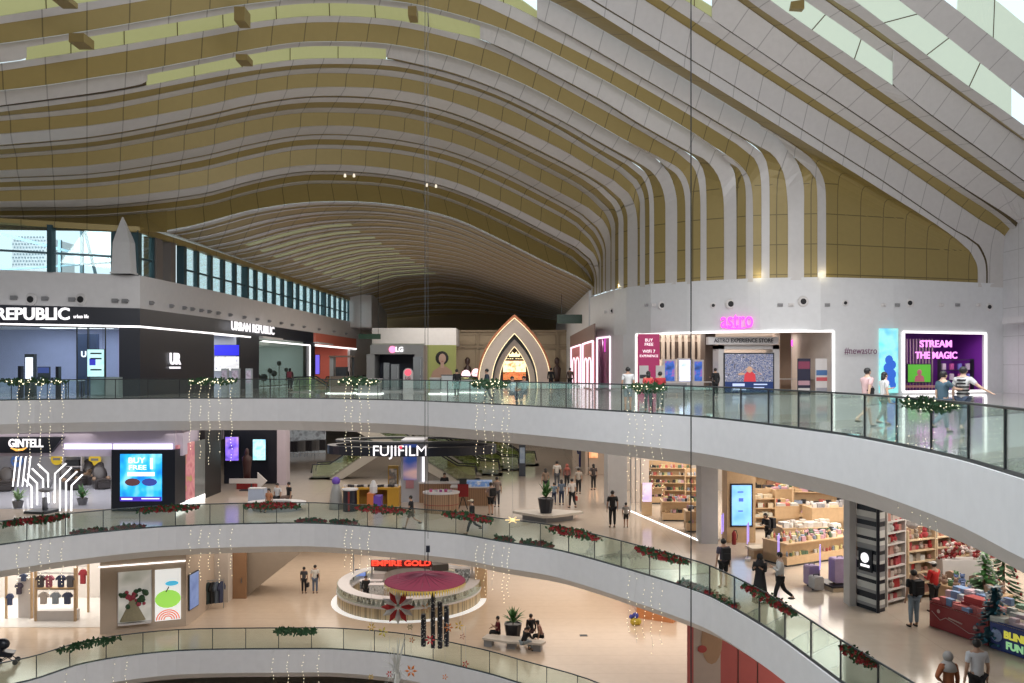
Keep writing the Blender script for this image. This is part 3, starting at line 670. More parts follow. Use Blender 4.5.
# black band and light line below the white band
BND = MB(); lpiece(-16, 313, 4.25, 5.3, th=0.6, back=-0.05, mb=BND)
struct('trim_4', BND, M_BLACK)
ll = MB(); lpiece(-16, 250, 4.13, 4.25, th=0.5, back=-0.08, mb=ll)
obj('line_light', ll, M_LINE, None, label='long white line light under the black sign band of the left shop', cat='line light')
# black closed panel with UR, piers
pan = MB(); lpiece(119, 214, 0, 4.2, th=0.4, mb=pan); lpiece(240, 259, 0, 4.25, th=0.6, mb=pan); lpiece(306, 315, 0, 4.25, th=0.5, mb=pan)
struct('wall_front_left', pan, M_BLACK)
# shop interior on the left
ix0, iy0 = lpt(-16, 0).x, 57.5
struct('wall_shop', MB().box(-36, -22.6, 57.5, 57.8, 0, 4.6), mat('blue_grey_wall', (0.42, 0.45, 0.66), 0.6))
struct('wall_shop', MB().box(-23.2, -23.0, 52.6, 57.6, 0, 4.6), mat('pale_wall', (0.6, 0.62, 0.7), 0.6))
struct('ceiling_shop', MB().prism([(-36, 48.7), (-29.2, 49.2), (-22.9, 52.1), (-23, 57.8), (-36, 57.8)], 4.27, 4.5), M_WHITE)
area('shop_light', (-28, 53, 4.25), 9, 6, 420, (0.80, 0.86, 1.0))
for i, (x0, x1, y0) in enumerate(((-31.5, -27.2, 51), (-27.0, -24.6, 51.8), (-30, -26, 54))):
    mb = MB().add([(x0, y0, 4.24), (x1, y0+0.9, 4.24), (x1, y0+1.5, 4.24), (x0, y0+1.0, 4.24), (x0, y0, 4.29), (x1, y0+0.9, 4.29), (x1, y0+1.5, 4.29), (x0, y0+1.0, 4.29)],
                  [(0, 3, 2, 1), (4, 5, 6, 7), (0, 1, 5, 4), (1, 2, 6, 5), (2, 3, 7, 6), (3, 0, 4, 7)])
    obj('ceiling_light_panel', mb, M_LINE, None, label='slanting white ceiling light panel inside the left blue-lit shop', cat='ceiling light', group='ceiling light panels in the left shop')
sg = MB(); lpiece(-14, 118, 0.05, 4.15, th=0.02, mb=sg)
g_ = struct('window_8', MB().bar(lpt(-14, 4.1), lpt(118, 4.1), 0.08), M_DARK); obj('glass_pane', sg, M_PANE, g_)
for px in (77, 88, 105.5): obj('mullion', MB().bar(lpt(px, 0), lpt(px, 4.15), 0.06), M_DARK, g_)
# doorway and glazed bay further along the side
def inner(p0, p1, depth, mw, power, col, lit=True, zc=4.2):
    a = lpt(p0, 0, 0.3); b = lpt(p1, 0, 0.3); x = min(a.x, b.x)-depth
    struct('wall_shop', MB().box(x-0.2, x, a.y, b.y, 0, zc).box(x, a.x, a.y-0.15, a.y, 0, zc).box(x, b.x, b.y, b.y+0.15, 0, zc), mw)
    struct('ceiling_shop', MB().box(x-0.2, max(a.x, b.x), a.y-0.15, b.y+0.15, zc, zc+0.15), M_WHITE)
    area('shop_light', (x+depth/2, (a.y+b.y)/2, zc-0.1), depth*0.8, (b.y-a.y)*0.8, power, col)
    return x, a, b
inner(214, 240, 5, mat('cool_white_wall', (0.62, 0.66, 0.75), 0.5), 90, (0.9, 0.93, 1))
inner(259, 306, 5, mat('pale_green_wall', (0.60, 0.66, 0.63), 0.5), 260, (0.92, 1, 0.96))
gb = struct('window_9', MB().bar(lpt(259, 4.0), lpt(306, 4.0), 0.1), M_DARK); t_ = MB(); lpiece(259, 306, 0.05, 4.0, th=0.02, mb=t_); obj('glass_pane', t_, M_PANE, gb)
obj('light_border', MB().bar(lpt(309, 0.05, -0.1), lpt(309, 3.9, -0.1), 0.12).bar(lpt(262, 3.95, -0.1), lpt(309, 3.95, -0.1), 0.12), M_LINE, None, label='white line light framing the glazed bay of the left shop', cat='light border')
# coral shop beyond
M_CORAL = mat('coral_paint', (0.62, 0.17, 0.12), 0.5)
cb = MB(); lpiece(315, 356, 4.1, 5.3, th=0.6, back=-0.05, mb=cb); struct('trim_5', cb, M_CORAL)
cl = MB(); lpiece(315, 356, 3.95, 4.1, th=0.5, back=-0.1, mb=cl); obj('line_light', cl, M_LINE, None, label='white line light under the coral red shop fascia', cat='line light')
inner(315, 350, 5, M_CORAL, 160, (1, 0.85, 0.78))
cw = MB(); lpiece(350, 372, 0, 5.3, th=0.6, mb=cw); struct('wall_end_left', cw, M_WHITE)
# classical beige wall, white bulkhead at the back
M_BEIGE = mat('beige_panelling', (0.38, 0.31, 0.21), 0.6)
bw = thing('wall_back_beige', None, None); bw['kind'] = 'structure'; D8 = 98
def fb(px0, px1, py0, py1, d, th, mb=None):
    mb = mb or MB(); a = at(px0, py0, d); b = at(px1, py1, d); return mb.box(a.x, b.x, d, d+th, b.z, a.z)
obj('panelled_wall', fb(452, 600, 331, 382.3, D8, 0.5), M_BEIGE, bw)
tr = MB()
for x0, x1 in ((455, 476), (479, 497), (536, 556), (559, 573), (576, 592)):
    for y0, y1 in ((334.5, 345), (349, 379)):
        for q in ((x0, x1, y0, y0+0.8), (x0, x1, y1-0.8, y1), (x0, x0+0.8, y0, y1), (x1-0.8, x1, y0, y1)): fb(q[0], q[1], q[2], q[3], D8-0.12, 0.14, tr)
for x0 in (453, 477.2, 533, 557, 574, 594): fb(x0, x0+1.8, 332, 382.3, D8-0.2, 0.2, tr)
fb(452, 600, 346.2, 347.8, D8-0.25, 0.3, tr); fb(452, 600, 330, 332, D8-0.4, 0.5, tr)
obj('moulding', tr, mat('beige_moulding', (0.30, 0.24, 0.16), 0.6), bw)
struct('wall_bulkhead', fb(372, 456, 328, 345, 90, 6), mat('bulkhead_white', (0.52, 0.52, 0.52), 0.5))
# lower storey walls behind the shops (close the back of each floor)
M_CREAMW = mat('cream_wall', (0.58, 0.51, 0.44), 0.6)
for zf, nm in ((F2, 'a'), (F1, 'b')):
    struct('wall_back', MB().box(-60, 45, 118, 118.4, zf, zf+4.6), M_CREAMW)
# ---------------------------------------------------------------- people
SKIN = mat('skin_tone', (0.42, 0.25, 0.17), 0.55); SKINL = mat('skin_tone_light', (0.55, 0.36, 0.26), 0.55)
HAIRM = mat('black_hair', (0.012, 0.01, 0.01), 0.5)
def cloth(c):
    return mat('cloth_%02x%02x%02x' % tuple(int(v*255) for v in c), c, 0.85, noise=(9, 0.12))
EYEM = mat('eye_dark', (0.02, 0.015, 0.012), 0.3); LIPM = mat('lip', (0.35, 0.12, 0.1), 0.5)
def skinned(name, pts, edges, rad, root, m, parent, sub=1, label=None):
    me = bpy.data.meshes.new(name); me.from_pydata([tuple(p) for p in pts], edges, []); o = bpy.data.objects.new(name, me); COL.objects.link(o)
    o.modifiers.new('Skin', 'SKIN')
    sv = me.skin_vertices[0].data
    for i, r in enumerate(rad): sv[i].radius = (r, r) if not isinstance(r, tuple) else r; sv[i].use_root = (i == root)
    s = o.modifiers.new('Sub', 'SUBSURF'); s.levels = sub; s.render_levels = sub
    dg = bpy.context.evaluated_depsgraph_get(); dg.update()
    m2 = bpy.data.meshes.new_from_object(o.evaluated_get(dg)); bpy.data.objects.remove(o)
    m2.polygons.foreach_set('use_smooth', [True]*len(m2.polygons)); m2.materials.clear(); m2.materials.append(m)
    q = bpy.data.objects.new(name, m2); COL.objects.link(q); q.parent = parent
    if label: q['label'] = label
    return q
def person(loc, rz, label, h=1.7, top=(0.5, 0.5, 0.5), bottom=(0.03, 0.03, 0.04), hair='short', legs='long', pose='stand', sleeve='short', arms=None,
           hat=None, bag=None, group=None, skin=None, stride=0.5, lean=0.0, robe=False, detail=True, fem=False, cat='person'):
    """faces +Y before rotation"""
    S = h/1.72; t = thing('person', label, cat, loc, rz, group); skin = skin or SKIN
    def V(x, y, z): return Vector((x*S, y*S, z*S))
    hipz = 0.92 if pose != 'sit' else 0.52
    pel = V(0, 0, hipz); ly = math.sin(lean); lz = math.cos(lean)
    def up(d, x=0, f=0): return pel+V(x, ly*d+f*lz, lz*d-f*ly)
    spine = [pel, up(0.16), up(0.34), up(0.50)]; neck = up(0.58, 0, 0.015); hb = up(0.66, 0, 0.03); ht = up(0.735, 0, 0.025)
    sw = 0.18 if not fem else 0.16
    sh = [up(0.475, s*sw) for s in (-1, 1)]
    hips = [pel+V(s*0.085, 0, -0.04) for s in (-1, 1)]
    kn = []; an = []; toe = []
    for i, s in enumerate((-1, 1)):
        if pose == 'walk':
            a = stride*(1 if i == 0 else -1); th = a*0.40
            k = hips[i]+V(0.0, math.sin(th)*0.42, -math.cos(th)*0.42)
            b = (0.10 if a > 0 else -0.75)*abs(stride); sh_a = th+(-0.15 if a > 0 else b)
            n = k+V(0, math.sin(sh_a)*0.40, -math.cos(sh_a)*0.40)
        elif pose == 'sit':
            k = hips[i]+V(s*0.05, 0.40, 0.02); n = k+V(0, 0.04, -0.42)
        else:
            k = hips[i]+V(s*0.015, 0.015, -0.42); n = k+V(0, -0.01, -0.40)
        kn.append(k); an.append(n); toe.append(n+V(s*0.02, 0.14, -0.035))
    dz = min(n.z for n in an)-0.07*S
    sft = Vector((0, 0, -dz if pose != 'sit' else -dz))
    el = []; wr = []; hd = []
    am = arms or ('down', 'down')
    for i, s in enumerate((-1, 1)):
        A = am[i]; p = sh[i]
        if A == 'down': e = p+V(s*0.06, -0.02, -0.28); w = e+V(s*0.01, 0.05, -0.24)
        elif A == 'swingf': e = p+V(s*0.05, 0.08, -0.26); w = e+V(-s*0.02, 0.15, -0.19)
        elif A == 'swingb': e = p+V(s*0.06, -0.10, -0.25); w = e+V(s*0.01, -0.04, -0.24)
        elif A == 'hold': e = p+V(s*0.05, 0.05, -0.27); w = e+V(-s*0.07, 0.22, 0.05)
        elif A == 'phone': e = p+V(s*0.04, 0.07, -0.26); w = e+V(-s*0.09, 0.18, 0.12)
        elif A == 'side': e = p+V(s*0.20, 0.02, -0.18); w = e+V(s*0.18, 0.10, -0.12)
        elif A == 'knee': e = p+V(s*0.05, 0.12, -0.24); w = e+V(-s*0.03, 0.20, -0.08)
        elif A == 'reach': e = p+V(s*0.02, 0.20, -0.16); w = e+V(0, 0.24, -0.02)
        elif A == 'hip': e = p+V(s*0.17, -0.06, -0.22); w = e+V(-s*0.14, 0.06, -0.12)
        el.append(e); wr.append(w); hd.append(w+(w-e).normalized()*0.085*S)
    pts = []; rad = []; ed = []
    def add(p, r, par=None):
        pts.append(p+sft); rad.append(r*S if not isinstance(r, tuple) else (r[0]*S, r[1]*S)); i = len(pts)-1
        if par is not None: ed.append((par, i))
        return i
    p0 = add(spine[0], 0.125); p1 = add(spine[1], 0.115 if not fem else 0.10, p0); p2 = add(spine[2], 0.13 if not fem else 0.115, p1); p3 = add(spine[3], 0.10, p2)
    nk = add(neck, 0.05, p3); h0 = add(hb, 0.082, nk); h1 = add(ht, 0.088, h0)
    add(hb+V(0, 0.095, 0.01), 0.013, h0)          # nose
    for i, s in enumerate((-1, 1)):
        a = add(sh[i], 0.062, p3); b = add(el[i], 0.043, a); c = add(wr[i], 0.028, b); d = add(hd[i], (0.034, 0.022), c)
        if detail:
            dr = (hd[i]-wr[i]).normalized(); side = Vector((0, 1, 0)) if abs(dr.y) < 0.7 else Vector((1, 0, 0)); side = (side-dr*side.dot(dr)).normalized(); nrm = dr.cross(side)
            for k, (o, L) in enumerate(((-0.027, .055), (-0.009, .068), (0.009, .066), (0.026, .05))):
                q = add(hd[i]+dr*0.035*S+side*o*S, 0.009, d); add(hd[i]+dr*(0.03+L)*S+side*o*1.15*S+nrm*s*0.012*S, 0.0075, q)
            add(wr[i]+dr*0.05*S+side*0.05*S, 0.010, d)
        lg = add(hips[i], 0.088, p0); k_ = add(kn[i], 0.058, lg); a_ = add(an[i], 0.036, k_)
        add(toe[i], 0.034, a_)
    body = skinned('body', pts, ed, rad, p0, skin, t)
    hc = hb+sft
    if detail:
        f = (hc+V(0, 0.0, 0.02))
        for s in (-1, 1):
            obj('eye', MB().ball(f+V(s*0.032, 0.078, 0.01), 0.010*S, 6), EYEM, t)
            obj('ear', MB().ball(f+V(s*0.083, 0.0, 0.0), 0.02*S, 6), skin, t)
        obj('mouth', MB().ball(f+V(0, 0.083, -0.05), 0.016*S, 6, 0.4), LIPM, t)
    # clothes
    tm = cloth(top); bm_ = cloth(bottom)
    P = [spine[0]+V(0, 0, -0.07), spine[1], spine[2], spine[3], up(0.53)]; Rr = [0.17, 0.14 if not fem else 0.122, 0.152 if not fem else 0.135, 0.13, 0.085]; Ed = [(0, 1), (1, 2), (2, 3), (3, 4)]
    for i in range(2):
        n = len(P); P.append(sh[i]); Rr.append(0.082); Ed.append((3, n))
        if sleeve == 'short': P.append(sh[i].lerp(el[i], 0.75)); Rr.append(0.066); Ed.append((n, n+1))
        elif sleeve == 'long': P += [el[i], wr[i].lerp(el[i], 0.1)]; Rr += [0.055, 0.043]; Ed += [(n, n+1), (n+1, n+2)]
    skinned('shirt', [p+sft for p in P], Ed, [r*S for r in Rr], 0, tm, t)
    if robe:
        prof = [(0.30, 0.04), (0.27, 0.35), (0.20, 0.85), (0.17, 1.05), (0.19, 1.35), (0.10, 1.45)]
        obj('robe', MB().lathe([(r*S, z*S) for r, z in prof], 14, sxy=(1, 0.85)), bm_, t, smooth=True)
    else:
        P = [spine[0]+V(0, 0, 0.03)]; Rr = [0.138]; Ed = []
        for i in range(2):
            n = len(P); P.append(hips[i]); Rr.append(0.105); Ed.append((0, n)); 
            if legs == 'short': P.append(hips[i].lerp(kn[i], 0.85)); Rr.append(0.088); Ed.append((n, n+1))
            else: P += [kn[i], kn[i].lerp(an[i], 0.88)]; Rr += [0.074, 0.056]; Ed += [(n, n+1), (n+1, n+2)]
        skinned('trousers' if legs == 'long' else 'shorts', [p+sft for p in P], Ed, [r*S for r in Rr], 0, bm_, t)
    for i in range(2):
        obj('shoe', MB().ball(an[i].lerp(toe[i], 0.45)+sft+V(0, 0.02, -0.025), 0.06*S, 8, 0.7, (0.75, 2.0)), cloth((0.03, 0.03, 0.03)) if i >= 0 else None, t, smooth=True)
    # hair
    if hair == 'hijab' and hat:
        obj('headscarf', MB().ball(hc+V(0, -0.015, 0.035), 0.118*S, 10, 1.15), cloth(hat), t, smooth=True)
        obj('headscarf_drape', MB().lathe([(0.02*S, 0.14*S), (0.10*S, 0.10*S), (0.17*S, 0.0), (0.20*S, -0.12*S), (0.17*S, -0.13*S)], 10, neck+sft+V(0, 0, -0.08)), cloth(hat), t, smooth=True)
    else:
        hm = HAIRM
        obj('hair', MB().ball(hc+V(0, -0.022, 0.052), 0.101*S, 10, 1.0), hm, t, smooth=True)
        if hair == 'long': obj('hair_length', MB().lathe([(0.03*S, 0.08*S), (0.09*S, 0.02*S), (0.095*S, -0.12*S), (0.06*S, -0.26*S), (0.01*S, -0.28*S)], 8, hc+V(0, -0.055, 0.0), (1, 0.7)), hm, t, smooth=True)
        if hair == 'cap' and hat: obj('cap', MB().ball(hc+V(0, -0.01, 0.085), 0.105*S, 10, 0.75).box(hc.x-0.06, hc.x+0.06, hc.y+0.06, hc.y+0.18, hc.z+0.07, hc.z+0.085), cloth(hat), t, smooth=True)
    if bag:
        kind, c = bag; z0 = (spine[2]+sft)
        if kind == 'backpack': obj('backpack', MB().box(-0.15, 0.15, -0.28, -0.13, z0.z-0.24, z0.z+0.18).box(-0.12, 0.12, -0.32, -0.28, z0.z-0.2, z0.z), cloth(c), t)
        if kind == 'sling': obj('sling_bag', MB().bar(sh[0]+sft+V(0.04, 0.1, 0.05), spine[1]+sft+V(0.14, 0.13, 0), 0.035).bar(spine[1]+sft+V(0.14, 0.13, 0), spine[1]+sft+V(0.14, -0.1, 0), 0.04).cbox(spine[1]+sft+V(0.18, 0, -0.02), 0.07, 0.16, 0.18), cloth(c), t)
        if kind == 'hand': w = hd[1]+sft; obj('handbag', MB().box(w.x-0.05, w.x+0.07, w.y-0.14, w.y+0.14, w.z-0.36, w.z-0.12).bar(w+Vector((0, -0.1, -0.12)), w, 0.015).bar(w+Vector((0, 0.1, -0.12)), w, 0.015), cloth(c), t)
    return t
def pat(px, py, zf): return fl(px, py, zf)
W_ = PI/2   # rz: 0 faces away from the viewer, PI faces the viewer, -PI/2 faces right, +PI/2 faces left
black = (0.012, 0.012, 0.014); navy = (0.02, 0.03, 0.07); white = (0.62, 0.62, 0.62); jeans = (0.10, 0.15, 0.24)
# upper promenade
person(pat(628, 411.5, F3), 0.15, 'person in a white t-shirt with a brown print and grey shorts seen from behind', 1.74, white, (0.17, 0.2, 0.22), legs='short', pose='stand', stride=0.25)
person(pat(650, 412, F3)+Vector((0, .4, 0)), 0.0, 'person with long dark hair in a red and turquoise top', 1.58, (0.6, 0.07, 0.07), (0.03, 0.05, 0.05), hair='long', pose='stand', fem=True, arms=('hold', 'hold'))
person(pat(662, 412, F3)+Vector((0, .4, 0)), 0.1, 'person in a plain dark red shirt at the right of the red and turquoise one', 1.56, (0.40, 0.03, 0.04), (0.04, 0.06, 0.05), hair='short', arms=('hold', 'hold'))
person(pat(715.5, 398.2, F3), 0.4, 'person dressed in black beside the pink display at the entrance of the screen shop', 1.68, black, black, sleeve='long', hair='short', arms=('hold', 'down'))
person(pat(867, 427, F3), -W_+0.25, 'walking person in a pink t-shirt with a black sling bag and pale shorts', 1.74, (0.62, 0.42, 0.42), (0.55, 0.52, 0.48), legs='short', pose='walk', stride=0.8, bag=('sling', black), arms=('swingf', 'swingb'), skin=SKINL)
person(pat(884, 425, F3), -W_+0.1, 'walking long-haired person in a white blouse and grey-green trousers', 1.60, (0.6, 0.6, 0.6), (0.16, 0.19, 0.17), hair='long', pose='walk', stride=0.5, fem=True, skin=SKINL, arms=('hold', 'down'))
person(pat(943, 433, F3), -W_+0.2, 'person in a dark teal patterned shirt and jeans with an arm round the striped shirt', 1.66, (0.06, 0.11, 0.15), (0.10, 0.17, 0.24), pose='walk', stride=0.8, arms=('down', 'reach'), skin=SKINL, sleeve='short')
gst = person(pat(963, 433, F3), -W_+0.7, 'smiling person in a black and white striped t-shirt and dark blue jeans', 1.76, (0.55, 0.55, 0.55), (0.04, 0.06, 0.10), pose='walk', stride=0.6, arms=('down', 'side'), skin=SKINL)
sb_ = MB()
for z in (1.02, 1.11, 1.20, 1.29, 1.38): sb_.lathe([(0.155, z), (0.158, z+0.02), (0.155, z+0.045)], 16, sxy=(1.02, 1))
obj('shirt_stripe', sb_, cloth(black), gst)
person(pat(290, 390.5, F3), 0.0, 'person with a dark red backpack before the glazed bay of the left shop', 1.66, (0.08, 0.03, 0.04), black, hair='long', bag=('backpack', (0.25, 0.06, 0.08)), sleeve='long')
person(pat(453, 400, F3)+Vector((0, 3, 0)), 0.6, 'person in dark clothes by the white counter under the portrait billboard', 1.62, black, black, sleeve='long')
person(pat(487, 402.5, F3), W_, 'person in dark clothes walking just left of the garland with string lights', 1.66, (0.03, 0.04, 0.06), black, pose='walk', sleeve='long')
person(pat(512, 402.5, F3), -2.4, 'person in a pale blue shirt and navy trousers sitting before the pointed arch', 1.7, (0.45, 0.52, 0.58), navy, pose='sit')
person(pat(524, 401.5, F3), 2.6, 'person in a grey shirt sitting right of the pale blue shirt before the arch', 1.7, (0.30, 0.34, 0.36), navy, pose='sit')
person(pat(551, 391, F3), 0.2, 'distant person in black standing right of the arch, nearer the arch', 1.68, black, black, sleeve='long', detail=False)
person(pat(570, 391, F3), 0.2, 'distant person in brown clothes at the edge of the pink shops', 1.68, (0.09, 0.06, 0.05), black, sleeve='long', detail=False)
person(pat(346, 391, F3), -0.3, 'person in dark clothes at the kiosk in front of the coral red shop', 1.7, black, black, sleeve='long', detail=False)
# middle floor
person(pat(411, 528, F2), W_, 'walking person in a black top and brown shorts in front of the camera kiosk', 1.62, black, (0.13, 0.10, 0.08), legs='short', pose='walk', stride=1.0, hair='short', arms=('swingf', 'swingb'))
person(pat(472, 534, F2), W_+0.2, 'walking person in a black jacket with a pale cap right of the black-top walker', 1.66, black, (0.04, 0.04, 0.05), pose='walk', stride=1.0, hair='cap', hat=(0.5, 0.42, 0.3), sleeve='long', arms=('swingf', 'swingb'))
person(pat(491, 515, F2), 0.5, 'person in a dusty pink shirt and black shorts right of the round wooden counter', 1.72, (0.33, 0.24, 0.22), black, legs='short', arms=('hold', 'down'), bag=('backpack', black))
person(pat(497, 507, F2), 0.2, 'person in a grey-brown top half hidden behind the dusty pink shirt', 1.68, (0.22, 0.17, 0.15), (0.05, 0.05, 0.06))
person(pat(545.5, 495, F2), 0.2, 'long-haired person in a brown top above the potted plant', 1.62, (0.22, 0.16, 0.12), black, hair='long', fem=True)
person(pat(557, 488, F2), 0.0, 'person in a white shirt with a crossbody strap walking away', 1.74, (0.55, 0.53, 0.5), (0.07, 0.08, 0.10), bag=('sling', black))
person(pat(567, 489, F2), 0.0, 'person in a rust red headscarf walking away', 1.60, (0.22, 0.09, 0.08), black, hair='hijab', hat=(0.30, 0.09, 0.07), sleeve='long', fem=True)
person(pat(554, 504.5, F2), 0.1, 'child in a light blue top walking away', 1.25, (0.16, 0.24, 0.33), navy)
person(pat(561.5, 505, F2), 0.0, 'person in a slate blue top directly right of the light blue child', 1.45, (0.12, 0.16, 0.22), navy, hair='long')
person(pat(572, 508, F2), 0.5, 'person in a white t-shirt carrying a black bag and a red carrier bag', 1.64, (0.55, 0.52, 0.5), black, pose='walk', stride=0.5, bag=('hand', (0.35, 0.05, 0.03)))
person(pat(578.5, 494, F2), 0.0, 'person in a cream top behind the red carrier bag', 1.6, (0.4, 0.36, 0.32), black, fem=True)
person(pat(593.5, 490, F2), 0.3, 'person in black standing left of the grey pillar, hand on hip', 1.66, (0.05, 0.04, 0.04), black, arms=('hip', 'down'), hair='long')
person(pat(612.5, 527.5, F2), 0.1, 'tall person in a black t-shirt and black trousers walking away beside a child', 1.80, black, black, arms=('down', 'down'))
person(pat(626, 527.5, F2), 0.0, 'small child in a pale grey top and black shorts beside the tall person in black', 1.22, (0.42, 0.40, 0.38), black, legs='short')
person(pat(723.5, 588, F2), 0.2, 'person in a dark t-shirt and black shorts with a black backpack near the balustrade', 1.74, (0.07, 0.06, 0.09), black, legs='short', bag=('backpack', black))
person(pat(760, 603, F2), 2.6, 'person in a black robe and black headscarf looking at a phone', 1.62, black, black, hair='hijab', hat=black, robe=True, sleeve='long', arms=('phone', 'phone'))
person(pat(780, 604, F2), W_-0.2, 'person in a white shirt and loose black trousers holding a phone', 1.74, (0.6, 0.6, 0.6), black, pose='walk', stride=0.8, arms=('phone', 'hold'), sleeve='long', skin=SKINL)
person(pat(914, 627, F2), 0.2, 'person in a black t-shirt and light blue jeans by the red gift shelves', 1.72, black, (0.22, 0.28, 0.34), bag=('backpack', black), stride=0.4, pose='stand')
person(pat(934, 612, F2), 0.4, 'person in a bright red jacket and white cap at the gift counter', 1.60, (0.50, 0.02, 0.02), black, hair='cap', hat=(0.5, 0.48, 0.46), sleeve='long', arms=('hold', 'reach'))
person(Vector((9.55, 18.6, F2)), 0.1, 'person in a rust brown long-sleeved top and grey headscarf at the bottom edge', 1.60, (0.26, 0.08, 0.03), black, hair='hijab', hat=(0.30, 0.28, 0.27), sleeve='long', arms=('hip', 'down'), fem=True)
person(Vector((10.45, 19.1, F2)), 0.0, 'person in a white t-shirt seen from behind at the bottom edge', 1.72, (0.55, 0.55, 0.58), black)
person(pat(444.5, 501, F2), PI, 'staff person in black standing behind the round wooden counter', 1.64, black, black, sleeve='long', arms=('hold', 'hold'))
sx1 = pat(290, 506, F2)
person(pat(289, 505, F2), 2.2, 'person in black sitting at the right end of the planter bench', 1.72, black, (0.15, 0.1, 0.08), pose='sit', sleeve='short')
person(pat(269, 511, F2), PI-0.4, 'long-haired person in an orange-brown top sitting on the planter bench', 1.62, (0.42, 0.18, 0.09), (0.3, 0.2, 0.14), pose='sit', hair='long', fem=True)
person(pat(277.5, 505, F2), 2.7, 'person in a white top sitting between the orange-brown top and the black one', 1.64, (0.55, 0.55, 0.55), black, pose='sit')
person(pat(768.5, 550, F2), 2.0, 'person in a long black coat bending over a low display table', 1.62, black, black, sleeve='long', hair='long', lean=0.25, arms=('hold', 'hold'), bag=('backpack', black))
# lower floor
person(pat(304, 593.5, F1), 0.0, 'person in a black skirt outfit with white sleeves walking away, left of a pair', 1.62, (0.05, 0.05, 0.06), black, hair='short', bag=('hand', black), fem=True)
person(pat(315, 593.5, F1), 0.0, 'person in a white shirt with a crossbody strap and jeans, right of a pair', 1.74, (0.62, 0.6, 0.56), (0.10, 0.13, 0.19), bag=('sling', black))
person(pat(498, 641, F1), W_, 'person in a dark red top at the left end of the bench with a phone', 1.66, (0.16, 0.02, 0.03), black, pose='sit', arms=('phone', 'knee'))
person(pat(523, 652, F1), -W_+0.6, 'person in black and pale jeans leaning forward beside the bench plant', 1.70, black, (0.25, 0.3, 0.33), pose='sit', lean=0.5, sleeve='long', arms=('knee', 'knee'))
person(pat(531, 640, F1), 0.4, 'person in a black jacket standing behind the bench leaner', 1.74, black, (0.05, 0.02, 0.02), pose='sit', sleeve='long')
person(pat(541.5, 645, F1), W_, 'person with very long black hair sitting at the right end of the bench', 1.68, (0.35, 0.2, 0.16), black, pose='sit', hair='long', lean=0.3, fem=True)
for i, (px, py, c) in enumerate(((366, 601, (0.02, 0.02, 0.02)), (433, 606, (0.04, 0.03, 0.03)))):
    person(fl(px, py+3, F1), PI, 'staff person in dark uniform inside the round kiosk, %s' % ('near its left curve' if i == 0 else 'near its middle'), 1.65, c, black, sleeve='long')
# ---------------------------------------------------------------- helpers for shop fittings
def pic(name, cols, scale=2.0, es=1.0, stretch=(1, 1, 1), kind='noise'):
    """printed or lit picture: soft procedural colour patches"""
    if name in MATS: return MATS[name]
    m = bpy.data.materials.new(name); m.use_nodes = True; nt = m.node_tree; b = nt.nodes['Principled BSDF']
    t = nt.nodes.new('ShaderNodeTexCoord'); mp = nt.nodes.new('ShaderNodeMapping'); mp.inputs['Scale'].default_value = stretch
    n = nt.nodes.new('ShaderNodeTexNoise' if kind == 'noise' else 'ShaderNodeTexVoronoi'); n.inputs['Scale'].default_value = scale
    nt.links.new(t.outputs['Object'], mp.inputs[0]); nt.links.new(mp.outputs[0], n.inputs['Vector'])
    r = nt.nodes.new('ShaderNodeValToRGB'); nt.links.new(n.outputs['Fac' if kind == 'noise' else 'Distance'], r.inputs[0])
    r.color_ramp.elements[0].position = 0.3; r.color_ramp.elements[0].color = (*cols[0], 1)
    r.color_ramp.elements[1].position = 0.7; r.color_ramp.elements[1].color = (*cols[-1], 1)
    for i, c in enumerate(cols[1:-1]): e = r.color_ramp.elements.new(0.3+0.4*(i+1)/(len(cols)-1)); e.color = (*c, 1)
    nt.links.new(r.outputs[0], b.inputs['Base Color']); b.inputs['Roughness'].default_value = 0.5
    if es: nt.links.new(r.outputs[0], b.inputs['Emission Color']); b.inputs['Emission Strength'].default_value = es
    MATS[name] = m; return m
def blockt(name, label, cat, px0, px1, py0, py1, d, group=None):
    """an Empty at the base centre of the screen rectangle seen at depth d; returns thing, width, height"""
    a = at(px0, py1, d); b = at(px1, py0, d)
    return thing(name, label, cat, ((a.x+b.x)/2, d, a.z), 0, group), b.x-a.x, b.z-a.z
def screen(name, label, px0, px1, py0, py1, d, m, cat='screen', fr=0.05, th=0.1, fm=None, standing=None, group=None):
    t, w, h = blockt(name, label, cat, px0, px1, py0, py1, d, group)
    obj('frame', MB().box(-w/2-fr, w/2+fr, 0, th, -fr if standing is None else -(t.location.z-standing), h+fr), fm or M_DARK, t)
    obj('display', MB().box(-w/2, w/2, -0.02, 0.0, 0, h), m, t)
    return t, w, h
C = lambda r, g, b_: (r, g, b_)
MAGENTA = mat('magenta_print', (0.52, 0.03, 0.16), 0.5); PINKW = mat('pink_wall', (0.62, 0.22, 0.24), 0.5)
M_NEONP = glow('neon_magenta', (1.0, 0.10, 0.75), 1.3); M_TXTW = glow('white_sign_light', (1, 0.97, 1.0), 1.15)
M_TXTD = mat('dark_lettering', (0.04, 0.04, 0.05), 0.5); M_PLUM = mat('plum_lettering', (0.16, 0.05, 0.12), 0.5); M_GREY = mat('mid_grey', (0.25, 0.25, 0.26), 0.5)
